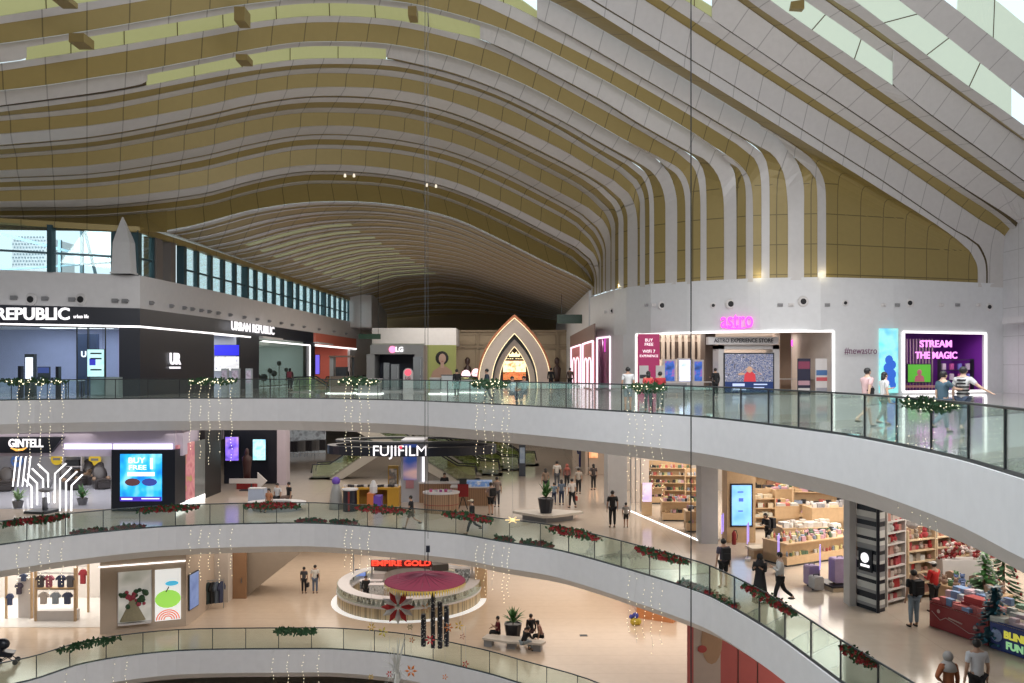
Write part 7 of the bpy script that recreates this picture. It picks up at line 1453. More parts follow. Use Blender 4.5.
text('BLIND', 0.26, glow('blind_yellow', (0.8, 0.75, 0.1), 0.5), t, (0.05, -0.02, 0.5), ext=0.006, bold=0.015); text('FUN', 0.26, glow('blind_green', (0.4, 0.8, 0.4), 0.5), t, (0.0, -0.02, 0.22), ext=0.006, bold=0.015); obj('round_print', MB().lathe([(0.17, -0.01), (0.17, 0.01)], 16).xf(Matrix.Translation((-L2_*0.36, -0.02, 0.42)) @ Matrix.Rotation(PI/2, 4, 'X')), mat('print_paleblue', (0.3, 0.38, 0.6), 0.5), t)
rb = thing('gift_box_stack', 'red branded gift box stack standing on the dark red counter', 'box', c0_.lerp(c1_, 0.72)+Vector((0.35, 0.3, 0.78)), rz); obj('lower_box', MB().box(-0.38, 0.38, -0.2, 0.2, 0, 0.2), CR, rb); obj('upper_box', MB().box(-0.3, 0.32, -0.18, 0.18, 0.2, 0.38), cloth((0.4, 0.05, 0.05)), rb)
def xtree(lb, loc, h, r, c1, c2, n=260):
    t = thing('christmas_tree', lb, 'tree', loc); q = random.Random(int(h*77+loc[0]*9)); lf = MB(); bl = MB()
    for i in range(n):
        z = q.random()**1.3*h; rr = r*(1-z/h)*q.uniform(0.75, 1.0)+0.03; a_ = q.uniform(0, 2*PI); p = Vector((rr*math.cos(a_), rr*math.sin(a_), 0.15+z)); o_ = Vector((math.cos(a_), math.sin(a_), -0.25)).normalized(); sd = Vector((-math.sin(a_), math.cos(a_), 0))
        L = 0.16+0.1*r; lf.add([p-o_*L*1.4, p+sd*0.07, p+o_*L*0.8, p-sd*0.07], [(0, 1, 2), (0, 2, 3)])
        if i % 5 == 0: bl.ball(p+o_*0.08, 0.04, 6)
    obj('foliage', lf, c1, t); obj('baubles', bl, c2, t); obj('trunk', MB().bar((0, 0, 0), (0, 0, h*0.9), 0.06), mat('stem_brown', (0.12, 0.08, 0.04), 0.7), t); obj('stand', MB().lathe([(r*0.4, 0), (r*0.35, 0.12)], 10), M_DARK, t); return t
xtree('dark green christmas tree with red baubles at the right edge of the gift shop', Vector((15.9, 27.5, F2)), 2.3, 0.6, M_GREENM, M_RED, 300)
xtree('green christmas tree with white ornaments behind the blue counter', Vector((14.8, 26.6, F2)), 1.9, 0.6, M_LEAF, cloth((0.5, 0.5, 0.5)), 260)
xtree('teal blue tinsel tree between the red and blue counters', Vector((c1_.x+0.25, c1_.y+0.1, F2)), 1.5, 0.5, mat('teal_tinsel', (0.02, 0.09, 0.12), 0.4), cloth((0.05, 0.2, 0.3)), 260)
wr_ = thing('wreath_display', 'round display of red and white wreaths at the back of the gift shop', 'wreath', Vector((15.3, 28.8, F2))); qq = random.Random(5); f1 = MB(); f2 = MB()
for i in range(90): a_ = qq.uniform(0, PI); r_ = qq.uniform(0.3, 0.8); (f1 if i % 2 else f2).ball((r_*math.cos(a_), qq.uniform(-0.2, 0.2), 1.35+r_*math.sin(a_)*0.8), 0.07, 5)
obj('red_flowers', f1, M_RED, wr_); obj('pale_flowers', f2, cloth((0.5, 0.42, 0.4)), wr_); obj('stand', MB().box(-0.8, 0.8, -0.2, 0.3, 0, 1.35), PW, wr_)
island('low mixed table of christmas figures between the gift shelves and the counters', Vector((14.2, 26.9, F2)), rz+0.1, 2.2, 0.9, 0.8, 'christmas figure table', kinds=('plush', 'jar', 'bag'), cols=[(0.1, 0.2, 0.1), (0.5, 0.48, 0.45), (0.3, 0.2, 0.15), (0.1, 0.15, 0.3)], rows=3, step=0.22, s=1.1, front=False)
for i in range(6):
    px = (1002-996)*i; t = thing('wall_frame', 'pale framed price rack on the gift shop wall at the right edge', 'frame', (16.2+0.0*i, 29.5-0.02*i, F2+1.2+0.36*(i % 3)+0.0), 0, 'pale racks on the right gift wall'); t.location.x += (i//3)*0.62; obj('panel', MB().box(-0.27, 0.27, 0, 0.04, 0, 0.3), PW, t); obj('slot', MB().box(-0.22, 0.22, -0.02, 0, 0.05, 0.12).box(-0.22, 0.22, -0.02, 0, 0.18, 0.25), M_RED, t)
# ---------------------------------------------------------------- lower floor
T1 = F1+4.5
M_SAND = mat('sand_wall', (0.48, 0.385, 0.30), 0.6)
a0, a1, a2 = fl(100, 634.6, F1), fl(186, 626, F1), fl(198, 618, F1)
bl = MB().prism([(a0.x, a0.y), (a1.x, a1.y), (a2.x, a2.y), (a2.x-0.3, a2.y+5), (a0.x, a0.y+6.5)], F1, T1)
struct('wall_shop', bl, M_SAND)
struct('trim_14', MB().bar((a0.x-0.05, a0.y-0.06, F1+3.5), (a1.x, a1.y-0.06, F1+3.5), 0.06), M_LINE)
dA = (a1-a0); nA = Vector((dA.y, -dA.x, 0)).normalized(); rA = math.atan2(dA.y, dA.x)
def onwall(px0, px1, py0, py1, name, label, cat):
    k = ((px0+px1)/2-CX)/FP; t_ = (k*a0.y-a0.x)/((a1.x-a0.x)-k*(a1.y-a0.y)); p = a0.lerp(a1, t_)+nA*0.03
    w_ = (px1-px0)/FP*p.y; z0, z1 = zat(py1, p.y), zat(py0, p.y); t = thing(name, label, cat, (p.x, p.y, z0), rA); return t, w_, z1-z0
t, w_, h_ = onwall(120, 150, 571, 622, 'display_window', 'lit shop display window with a bust of dresses and a pale background', 'display window')
obj('lit_recess', MB().box(-w_/2, w_/2, -0.03, 0.0, 0, h_), pic('recess', [C(.35, .36, .3), C(.62, .6, .55), C(.45, .45, .42)], 0.6, 0.35), t)
obj('frame', MB().box(-w_/2-0.04, w_/2+0.04, -0.06, 0, -0.06, 0.04).box(-w_/2-0.04, -w_/2, -0.06, 0, 0, h_).box(w_/2, w_/2+0.04, -0.06, 0, 0, h_).box(-w_/2, w_/2, -0.3, 0.0, -0.06, 0.02), LB, t)
q = random.Random(3); dk = MB(); rd = MB(); kh = MB()
for i in range(26): (dk if i % 3 else rd).ball((q.uniform(-0.7, 0.6), -0.14, q.uniform(1.0, 1.75)-abs(i % 5)*0.05), q.uniform(0.08, 0.16), 6)
kh.lathe([(0.1, 1.3), (0.3, 0.8), (0.62, 0.15), (0.62, 0.12)], 12, (-0.1, -0.17, 0), (1, 0.22)); obj('dark_leaves', dk, M_GREENM, t); obj('red_flowers', rd, cloth((0.35, 0.05, 0.08)), t); obj('skirt', kh, cloth((0.28, 0.25, 0.16)), t)
t, w_, h_ = onwall(156, 180, 569, 620, 'poster', 'bright lit poster with a green apple shape and red fan pattern', 'poster')
obj('panel', MB().box(-w_/2, w_/2, -0.05, 0, 0, h_), mat('poster_lit', (0.6, 0.6, 0.6), 0.5, emit=(0.75, 0.75, 0.72), es=0.8), t)
disk = lambda x, z, r, sz, m, nm, y=-0.06: obj(nm, MB().ball((x, y, z), r, 16, sz, (1, 0.05)), m, t)
disk(0, h_*0.42, w_*0.5, 0.75, mat('apple_green', (0.25, 0.5, 0.05), 0.5, emit=(0.35, 0.75, 0.12), es=0.7), 'green_shape'); disk(w_*0.15, h_*0.72, w_*0.26, 0.4, mat('post_blue', (0.05, 0.35, 0.5), 0.5, emit=(0.08, 0.5, 0.75), es=0.7), 'blue_shape')
fan = MB()
for r in (0.2, 0.32, 0.44, 0.56): fan.tube([(r*math.cos(PI*i/12), -0.06, 0.05+r*math.sin(PI*i/12)*0.9) for i in range(13)], 0.03, 4)
obj('red_fan_pattern', fan, mat('fan_red2', (0.55, 0.12, 0.08), 0.5, emit=(0.8, 0.2, 0.12), es=0.6), t); obj('stem_mark', MB().bar((-0.1, -0.07, h_*0.56), (0.05, -0.07, h_*0.66), 0.05), M_TXTD, t)
dB = a2-a1; rB = math.atan2(dB.y, dB.x); p = a1.lerp(a2, 0.55)+Vector((dB.y, -dB.x, 0)).normalized()*0.03
t = thing('display_screen', 'blue grey upright screen on the narrow side of the sand-coloured wall', 'screen', (p.x, p.y, zat(608, p.y)), rB); obj('frame', MB().box(-dB.length*0.4, dB.length*0.4, -0.05, 0, 0, 1.95), M_DARK, t); obj('display', MB().box(-dB.length*0.36, dB.length*0.36, -0.07, -0.05, 0.05, 1.9), pic('blue_grey', [C(.1, .15, .35), C(.2, .28, .5)], 1.2, 0.6), t)
# clothes shop at the left
struct('wall_shop', MB().box(-45, a0.x, 51, 51.3, F1, T1), mat('white_shop_wall', (0.62, 0.58, 0.54), 0.6)); struct('floor_shop', MB().box(-45, a0.x, 45.2, 51, F1+0.004, F1+0.012), mat('white_shop_floor', (0.68, 0.66, 0.63), 0.25))
area('shop_light', (-29, 48, T1-0.2), 12, 5, 430, (1, 0.97, 0.92))
def garment(lb, M, x, z, c, w_=0.42, h_=0.62, group=None):
    mb = MB().prism_y([(x-w_*0.36, z-h_), (x+w_*0.36, z-h_), (x+w_*0.36, z-h_*0.3), (x+w_*0.6, z-h_*0.42), (x+w_*0.66, z-h_*0.25), (x+w_*0.3, z), (x-w_*0.3, z), (x-w_*0.66, z-h_*0.25), (x-w_*0.6, z-h_*0.42), (x-w_*0.36, z-h_*0.3)], -0.07, 0.07)
    t = thing('shirt', lb, 'shirt', M @ Vector((x, 0, z)), M.to_euler().z, group); mb.v = [(v[0]-x, v[1], v[2]-z) for v in mb.v]
    obj('garment', mb, cloth(c), t); obj('hanger', MB().bar((-w_*0.28, 0, 0.0), (0, 0, 0.07), 0.015).bar((w_*0.28, 0, 0.0), (0, 0, 0.07), 0.015).bar((0, 0, 0.07), (0, 0, 0.13), 0.012), M_STEEL, t)
rk = thing('clothes_rack', 'wooden frame rack with two tiers of hanging shirts in the left clothes shop', 'clothes rack', (at(55.5, 0, 46.3).x, 46.3, F1+0.012)); w2 = (75.5-36)/FP*46.3
obj('post', MB().box(-w2/2-0.06, -w2/2+0.06, -0.06, 0.06, 0, 2.9), M_WOOD, rk); obj('post', MB().box(w2/2-0.06, w2/2+0.06, -0.06, 0.06, 0, 2.9), M_WOOD, rk); obj('rail', MB().bar((-w2/2, 0, 1.72), (w2/2, 0, 1.72), 0.05).bar((-w2/2, 0, 2.62), (w2/2, 0, 2.62), 0.05), M_STEEL, rk); obj('shelf_board', MB().box(-w2/2, w2/2, -0.1, 0.3, 1.76, 1.84), M_WOOD, rk); obj('plinth', MB().box(-w2/2, w2/2, 0.0, 0.5, 0, 0.55), LB, rk)
Mr_ = Matrix.Translation(rk.location)
for x, c, lb in ((-0.65, (0.5, 0.45, 0.42), 'cream shirt hanging at the lower left of the wooden rack'), (0.0, (0.3, 0.36, 0.42), 'light blue shirt hanging in the middle of the lower rail'), (0.65, (0.08, 0.1, 0.18), 'dark blue patterned shirt hanging at the lower right of the rack')): garment(lb, Mr_, x, 1.55, c)
for x, c, lb in ((-0.35, (0.35, 0.1, 0.14), 'dark pink shirt on the upper rail of the wooden rack'), (0.3, (0.05, 0.06, 0.12), 'navy shirt on the upper rail of the wooden rack'), (-0.8, (0.08, 0.07, 0.08), 'black shirt at the left end of the upper rail'), (0.8, (0.12, 0.12, 0.14), 'charcoal shirt at the right end of the upper rail')): garment(lb, Mr_, x, 2.48, c)
rk2 = thing('clothes_rack', 'narrow wooden rack with navy clothes at the far left', 'clothes rack', (at(19, 0, 46.8).x, 46.8, F1+0.012)); obj('post', MB().box(-0.75, -0.65, -0.05, 0.05, 0, 2.8), M_WOOD, rk2); obj('post', MB().box(0.65, 0.75, -0.05, 0.05, 0, 2.8), M_WOOD, rk2); obj('panel', MB().box(-0.1, 0.75, 0.1, 0.2, 0, 2.2), LB, rk2); obj('rail', MB().bar((-0.7, 0, 2.4), (0.7, 0, 2.4), 0.04), M_STEEL, rk2)
M2 = Matrix.Translation(rk2.location); garment('navy patterned shorts set hanging low on the narrow rack', M2, -0.5, 1.35, (0.06, 0.08, 0.16), 0.3); garment('dark top hanging in the middle of the narrow rack', M2, 0.0, 1.95, (0.07, 0.06, 0.09), 0.32); garment('navy top hanging high on the narrow rack', M2, 0.25, 2.45, (0.05, 0.07, 0.13), 0.3, 0.4)
rk3 = thing('clothes_rack', 'tall wooden post rack with a dark red jacket beside the sand wall', 'clothes rack', (at(83, 0, 48).x, 48, F1+0.012)); obj('post', MB().box(0.25, 0.35, -0.05, 0.05, 0, 2.8), M_WOOD, rk3); obj('post', MB().box(-0.35, -0.3, -0.05, 0.05, 0, 2.8), M_WOOD, rk3); obj('rail', MB().bar((-0.3, 0, 2.6), (0.3, 0, 2.6), 0.04), M_STEEL, rk3); garment('dark red jacket on the tall post rack', Matrix.Translation(rk3.location), 0, 2.4, (0.3, 0.03, 0.04), 0.36, 0.8)
# entrance right of the sand wall
struct('wall_shop', MB().box(at(198, 0, 53).x, at(228, 0, 53).x, 53, 53.3, F1, T1).box(at(210, 0, 50).x, at(228, 0, 50).x, 50, 53, F1, T1), mat('cream_pier', (0.58, 0.52, 0.46), 0.6))
hg = thing('clothes_rack', 'rack of dark green and navy coats right of the sand wall', 'clothes rack', (at(214, 0, 48.6).x, 48.6, F1)); obj('rail', MB().bar((-0.45, -0.1, 1.65), (0.45, 0.3, 1.65), 0.04).bar((-0.45, -0.1, 0), (-0.45, -0.1, 1.65), 0.04).bar((0.45, 0.3, 0), (0.45, 0.3, 1.65), 0.04), M_STEEL, hg)
for i in range(4): garment(['dark green coat at the left of the coat rack', 'black coat second on the coat rack', 'slate blue coat third on the coat rack', 'navy coat at the right of the coat rack'][i], Matrix.Translation((hg.location.x-0.33+i*0.22, 48.55+i*0.1, F1)) @ Matrix.Rotation(1.0, 4, 'Z'), 0, 1.52, [(0.03, 0.05, 0.05), (0.02, 0.02, 0.02), (0.1, 0.13, 0.17), (0.04, 0.05, 0.1)][i], 0.4, 1.2)
struct('door_1', MB().box(at(232.5, 0, 50.8).x, at(246, 0, 50.8).x, 50.8, 51.0, F1, F1+3.0), mat('wood_door', (0.30, 0.17, 0.09), 0.5))
obj('door_handle', MB().bar((at(241, 0, 50.7).x, 50.75, F1+0.95), (at(241, 0, 50.7).x, 50.75, F1+1.25), 0.04), M_STEEL, bpy.data.objects['door_1'])
X51 = lambda px: at(px, 0, 51.3).x
struct('wall_taupe', MB().prism_y([(X51(246), F1), (X51(299), F1+2.55), (X51(330), T1), (X51(246), T1)], 51.3, 54), mat('taupe_wall', (0.30, 0.245, 0.19), 0.6))
# black pushchair at the left edge
ps_ = thing('pushchair', 'black folding pushchair by the glass balustrade at the lower left edge', 'pushchair', fl(8, 664, F1), 0.3)
obj('seat_shell', MB().prism_y([(-0.4, 0.45), (0.2, 0.35), (0.3, 0.55), (-0.15, 0.65), (-0.35, 1.0), (-0.5, 0.95)], -0.25, 0.25), M_BLACK, ps_)
obj('hood', MB().ball((-0.25, 0, 0.95), 0.34, 10, 0.8, (1, 0.8)), M_BLACK, ps_, smooth=True); obj('pushchair_frame', MB().bar((-0.7, -0.22, 1.0), (0.35, -0.22, 0.12), 0.035).bar((-0.7, 0.22, 1.0), (0.35, 0.22, 0.12), 0.035).bar((-0.7, -0.22, 1.0), (-0.7, 0.22, 1.0), 0.04).bar((0.1, -0.22, 0.4), (-0.4, -0.22, 0.12), 0.035).bar((0.1, 0.22, 0.4), (-0.4, 0.22, 0.12), 0.035), M_DARK, ps_)
for x in (-0.4, 0.35):
    for y in (-0.25, 0.25): obj('wheel', MB().lathe([(0.12, -0.025), (0.12, 0.025)], 12).xf(Matrix.Translation((x, y, 0.12)) @ Matrix.Rotation(PI/2, 4, 'X')), M_BLACK, ps_)
# round jewellery kiosk
kc = Vector((at(410, 0, 51).x, 50.8, F1)); JK = thing('round_kiosk', 'oval glass-topped kiosk with gold slatted panels and a red lit sign', 'kiosk', kc); RX, RY = 4.25, 4.5
def ring(r0, r1, z0, z1, m, nm, par, a_0=0, a_1=2*PI, n=48):
    A = [(RX*r0*math.cos(lerp(a_0, a_1, i/n)), RY*r0*math.sin(lerp(a_0, a_1, i/n)), z0) for i in range(n+1)]; B = [(RX*r1*math.cos(lerp(a_0, a_1, i/n)), RY*r1*math.sin(lerp(a_0, a_1, i/n)), z0) for i in range(n+1)]
    return obj(nm, MB().strip(A, B, (0, 0, z1-z0)), m, par)
ring(1.08, 0.8, 0, 0.03, M_LINE if False else mat('lit_floor_edge', (0.6, 0.6, 0.6), 0.4, emit=(1, 1, 0.98), es=0.5), 'lit_plinth', JK)
ring(1.0, 0.84, 0.03, 0.62, line_mat('gold_slat_panel', (0.50, 0.40, 0.24), 0.4, 0.3, 0.3, 0, 0.03, 0.55), 'slatted_panel', JK); ring(1.01, 0.82, 0.62, 0.72, PW, 'counter_shelf', JK); ring(0.99, 0.83, 1.12, 1.15, PW, 'counter_rim', JK)
gla = MB(); n = 40
gla.strip([(RX*math.cos(2*PI*i/n), RY*math.sin(2*PI*i/n), 0.72) for i in range(n+1)], [(RX*math.cos(2*PI*i/n), RY*math.sin(2*PI*i/n), 1.12) for i in range(n+1)], (0, 0, 0.01)); obj('glass_case', gla, glass_mat('case_glass', (0.88, 0.94, 0.92), 0.1), JK)
ring(0.55, 0.35, 0, 1.5, mat('inner_cabinet', (0.45, 0.42, 0.4), 0.4), 'inner_cabinet', JK, 0.1, PI*1.0); ring(0.56, 0.34, 1.5, 1.9, mat('dark_shelf', (0.08, 0.07, 0.06), 0.4), 'inner_display', JK, 0.3, PI*0.9)
can = MB(); can.strip([(RX*0.98*math.cos(lerp(-0.1, PI+0.1, i/n)), RY*0.6*math.sin(lerp(-0.1, PI+0.1, i/n))+1.0, 2.75) for i in range(n+1)], [(RX*0.8*math.cos(lerp(-0.1, PI+0.1, i/n)), RY*0.45*math.sin(lerp(-0.1, PI+0.1, i/n))+1.0, 2.75) for i in range(n+1)], (0, 0, 0.16)); obj('canopy', can, PW, JK)
for a_ in (0.2, 1.2, 2.0, 2.9): obj('canopy_post', MB().bar((RX*0.88*math.cos(a_), RY*0.5*math.sin(a_)+1.0, 0.03), (RX*0.88*math.cos(a_), RY*0.5*math.sin(a_)+1.0, 2.75), 0.07), M_STEEL, JK)
text('EMPIRE GOLD', 0.42, glow('sign_red', (1, 0.06, 0.03), 1.6), JK, (at(402, 0, 51).x-kc.x, -0.2, zat(563.5, 50.6)-F1), ext=0.03, bold=0.012, width=(431-372)/FP*50.6, name='lit_lettering')
obj('sign_board', MB().box(at(371, 0, 50.8).x-kc.x, at(432, 0, 50.8).x-kc.x, -0.12, 0.0, zat(567.5, 50.6)-F1, zat(560.5, 50.6)-F1), mat('sign_maroon', (0.12, 0.02, 0.02), 0.5), JK); obj('sign_post', MB().bar((at(372, 0, 50.8).x-kc.x, 0, 0.03), (at(372, 0, 50.8).x-kc.x, 0, zat(567, 50.6)-F1), 0.08).bar((at(431, 0, 50.8).x-kc.x, 0, 0.03), (at(431, 0, 50.8).x-kc.x, 0, zat(567, 50.6)-F1), 0.08), M_STEEL, JK)
t, w, h = screen('monitor', 'small blue screen on the inner cabinet at the left of the round kiosk', 356, 365.5, 570, 577.5, 53.5, pic('kiosk_blue', [C(.1, .2, .7), C(.4, .5, .8)], 2, 0.8), 'monitor', standing=F1)
for i in range(40):
    a_ = PI+0.15+i*(PI-0.3)/39; x, y = kc.x+RX*0.92*math.cos(a_), kc.y+RY*0.92*math.sin(a_)
    b_ = thing('jewellery_bust', 'small jewellery bust or box inside the glass ring of the kiosk', 'jewellery display', (x, y, F1+0.72), 0, 'jewellery displays in the kiosk ring'); obj('stand', MB().lathe([(0.1, 0), (0.08, 0.14), (0.04, 0.24), (0.05, 0.28)], 8), [PW, M_TXTD, M_GREY][i % 3], b_)
for i, (px, dy, w_, h_, m_) in enumerate(((372, -0.5, 1.3, 1.15, PW), (386, -1.6, 1.5, 1.2, PW), (402, -1.9, 1.6, 1.1, M_GREY), (418, -1.9, 1.5, 1.2, PW), (434, -1.6, 1.3, 1.5, PW), (449, -0.9, 1.1, 1.6, M_GREY), (462, 0.3, 0.9, 1.7, PW))):
    t = thing('glass_cabinet', 'pale display cabinet inside the kiosk ring, %s from the left' % ['first', 'second', 'third', 'fourth', 'fifth', 'sixth', 'seventh'][i], 'cabinet', (at(px, 0, kc.y).x, kc.y+dy, F1)); obj('body', MB().box(-w_/2, w_/2, 0, 0.5, 0, h_*0.6), m_, t); obj('lit_case', MB().box(-w_/2, w_/2, 0.0, 0.5, h_*0.6, h_), pic('case_lit%d' % (i % 3), [[C(.5, .52, .5), C(.06, .06, .06), C(.6, .6, .58)], [C(.1, .08, .07), C(.5, .48, .45), C(.2, .2, .2)], [C(.5, .5, .5), C(.3, .2, .12), C(.6, .62, .62)]][i % 3], 5+i % 3, 0.25), t); obj('case_top', MB().box(-w_/2-.03, w_/2+.03, -.03, .53, h_, h_+.04), PW, t)
ps2 = thing('display_cabinet', 'tan cabinet end at the right side of the round kiosk', 'cabinet', (kc.x+RX*1.0, kc.y+0.8, F1)); obj('body', MB().box(-0.35, 0.35, -0.8, 0.8, 0, 1.9), M_WOOD, ps2); obj('lit_top', MB().box(-0.36, 0.36, -0.81, 0.81, 1.9, 1.96), PW, ps2)
# bench group
be = thing('bench', 'long cream slab bench on short legs with people sitting on it', 'bench', fl(514, 648, F1), -0.28); obj('bench_seat', MB().prism([(-1.55, -0.3), (-0.2, -0.5), (1.5, -0.35), (1.6, 0.1), (0.5, 0.4), (-1.5, 0.35)], 0.36, 0.46), mat('bench_cream', (0.55, 0.5, 0.44), 0.4), be)
for x in (-1.3, -0.1, 1.2): obj('leg', MB().box(x-0.2, x+0.2, -0.2, 0.2, 0, 0.36), M_GREY, be)
p = fl(513, 641, F1); plant('bushy green plant in a black square pot behind the bench', (p.x, p.y, F1), 1.0, M_BLACK, M_LEAF, 44, 0.45, 0.45, 0.9)
# far low things, pink hoarding
hp = thing('hoarding_poster', 'pink hoarding poster with a red-lipped figure in beige', 'poster', (at(687, 0, 36).x, 35.9, F1)); X6 = lambda px: (px-687)/FP*36
obj('panel_pink', MB().box(0, X6(693), 0, 0.1, 0, 4.4), mat('hoarding_pink', (0.50, 0.13, 0.13), 0.5), hp); obj('panel_pale', MB().box(X6(693), X6(720), 0, 0.1, 0, 4.4), mat('hoarding_pale', (0.55, 0.47, 0.43), 0.5), hp); obj('panel_pink', MB().box(X6(720), X6(800), 0, 0.1, 0, 4.4), mat('hoarding_pink', (0.50, 0.13, 0.13), 0.5), hp)
obj('figure_print', MB().ball((X6(711), -0.02, 2.3), 0.5, 14, 2.0, (0.9, 0.04)), mat('figure_beige', (0.45, 0.30, 0.2), 0.5), hp); obj('red_hat_print', MB().ball((X6(701.5), -0.04, zat(648, 36)-F1), 0.2, 12, 0.8, (1, 0.1)), mat('hat_red', (0.45, 0.08, 0.08), 0.5), hp)
obj('joints', MB().box(X6(737.5)-0.015, X6(737.5)+0.015, -0.02, 0, 0, 4.4).box(X6(757)-0.015, X6(757)+0.015, -0.02, 0, 0, 4.4), M_DARK, hp)
struct('wall_low_pink', MB().strip([(at(612, 0, 55).x, 55, F1), (at(640, 0, 47).x, 47.2, F1)], [(at(612, 0, 55).x, 55, F1+1.4), (at(640, 0, 47).x, 47.2, F1+1.4)], (0.3, 0, 0)), mat('low_pink', (0.6, 0.42, 0.36), 0.5))
co = thing('display_counter', 'low orange lit counter peeping under the middle floor edge', 'counter', (at(652, 0, 46.5).x, 46.5, F1), -0.5); obj('body', MB().box(-0.9, 1.2, 0, 0.6, 0, 0.7), mat('orange_counter', (0.6, 0.25, 0.1), 0.5), co); obj('countertop', MB().box(-0.95, 1.25, -0.05, 0.65, 0.7, 0.76), M_WOOD, co)
ft = thing('toy_display', 'small heap of blue and yellow toys beside the orange counter', 'toy display', fl(634.5, 625, F1)); obj('yellow_toys', MB().ball((0, 0, 0.2), 0.24, 8).ball((0.2, 0, 0.18), 0.18, 8), cloth((0.5, 0.38, 0.05)), ft); obj('blue_toys', MB().ball((0.05, 0, 0.5), 0.18, 8).ball((-0.18, 0, 0.45), 0.12, 8), cloth((0.05, 0.06, 0.3)), ft)
drn = obj('floor_drain', MB().box(-0.2, 0.2, -0.15, 0.15, 0, 0.01).box(-0.17, 0.17, -0.02, 0.02, 0.01, 0.014), M_DARK, None, label='small dark floor hatch on the lower floor right of the bench', cat='floor hatch', loc=fl(583.5, 635.5, F1))
# ---------------------------------------------------------------- garlands, planters, fairy lights and hanging decorations
def rail_at(zf, px):
    P = RAILC[zf]; k = (px-CX)/FP; best = None
    for (x0, y0), (x1, y1) in zip(P, P[1:]):
        f0 = x0-k*y0; f1 = x1-k*y1
        if f0*f1 <= 0 and f0 != f1:
            t = f0/(f0-f1); y = lerp(y0, y1, t)
            if y > 5 and (best is None or y > best[1]): best = (lerp(x0, x1, t), y)
    return best
def garland(lb, zf, p0, p1, z, kind, n=70, thick=0.14, off=-0.12, cat='garland', sag=0.0):
    A = [rail_at(zf, lerp(p0, p1, i/14)) for i in range(15)]; A = [a_ for a_ in A if a_]; m_ = A[len(A)//2]; O = Vector((m_[0], m_[1], zf+z)); t = thing('garland', lb, cat, O)
    q = random.Random(int(p0*13)); lf = MB(); fl_ = MB(); bb_ = MB()
    SC_ = min(1.1, max(0.4, m_[1]/36))
    for i in range(n):
        u = q.random(); s_ = u*(len(A)-1); j = min(int(s_), len(A)-2); f = s_-j; x, y = lerp(A[j][0], A[j+1][0], f), lerp(A[j][1], A[j+1][1], f)
        env = math.sin(PI*min(1, max(0, u)))**0.5; L = math.hypot(x, y); nx, ny = -x/L*0, -1
        c = Vector((x, y+off, zf+z))-O+Vector((q.uniform(-thick, thick), q.uniform(-thick, thick)*0.8, q.uniform(-thick, thick)*env-sag*env))
        if i % 5 < 3 and kind == 'red':
            r_ = q.uniform(0.035, 0.065)*SC_
            for k in range(5): a_ = 2*PI*k/5+i; d_ = Vector((math.cos(a_), -0.5, math.sin(a_)))*r_*1.7; s2_ = Vector((-math.sin(a_), 0, math.cos(a_)))*r_*0.6; fl_.add([c, c+d_*0.5+s2_, c+d_, c+d_*0.5-s2_], [(0, 1, 2, 3)])
        else:
            for k in range(3): a_ = q.uniform(0, 2*PI); d_ = Vector((math.cos(a_), q.uniform(-.6, .2), math.sin(a_)))*q.uniform(0.1, 0.2)*SC_; s2_ = Vector((-d_.z, 0, d_.x))*0.3; lf.add([c, c+d_*0.5+s2_, c+d_, c+d_*0.5-s2_], [(0, 1, 2, 3)])
        if kind == 'bulb' and i % 3 == 0: bb_.ball(c+Vector((0, -0.1, 0)), 0.028*SC_, 5)
    lf.tube([Vector((a_[0], a_[1]+off, zf+z))-O for a_ in A], 0.03, 5)
    obj('foliage', lf, M_GREENM, t)
    if fl_.v: obj('red_flowers', fl_, M_RED, t)
    if bb_.v: obj('string_lights', bb_, M_BULB, t)
    return t
for i, (p0, p1, w_) in enumerate(((5, 65, 'farthest left'), (190, 236, 'below the UR logo panel'), (340, 376, 'left of the appliance stand'), (473, 507, 'in front of the pointed arch'), (629, 661, 'below the red-shirted pair'), (899, 950, 'between the two walking pairs'))):
    garland('green garland with warm string lights on the upper rail, %s' % w_, F3, p0, p1, 1.0, 'bulb', 90 if i < 5 else 170, 0.14 if i < 5 else 0.12)
for p0, p1, w_ in ((5, 68, 'farthest left, below the tube sculpture'), (142, 198, 'below the blue video wall'), (247, 298, 'below the planter bench'), (357, 404, 'below the yellow kiosk counter'), (446, 492, 'behind the pale-capped walker'), (549, 597, 'below the potted plant'), (637, 686, 'left of the backpack person'), (743, 792, 'below the black robe and white shirt'), (842, 872, 'at the bottom right')):
    garland('red poinsettia garland on the middle rail, %s' % w_, F2, p0, p1, 0.98, 'red', 190, 0.13)
for p0, p1, w_ in ((62, 121, 'left one'), (275, 315, 'near the walking pair')): garland('dark green leafy garland on the lowest rail, %s' % w_, F1, p0, p1, 0.98, 'green', 90, 0.12)
for p0, p1, w_ in ((70, 104, 'under the tube sculpture'), (108, 142, 'left of the video wall screen'), (297, 326, 'left, under the drum table'), (330, 356, 'right, under the drum table'), (496, 512, 'left of the long one'), (522, 552, 'under the potted plant'), (680, 706, 'below the backpack person'), (708, 740, 'below the security gates')):
    garland('small reddish plants at the middle glass foot, %s' % w_, F2, p0, p1, 0.16, 'red', 90, 0.09, 0.22, 'plants')
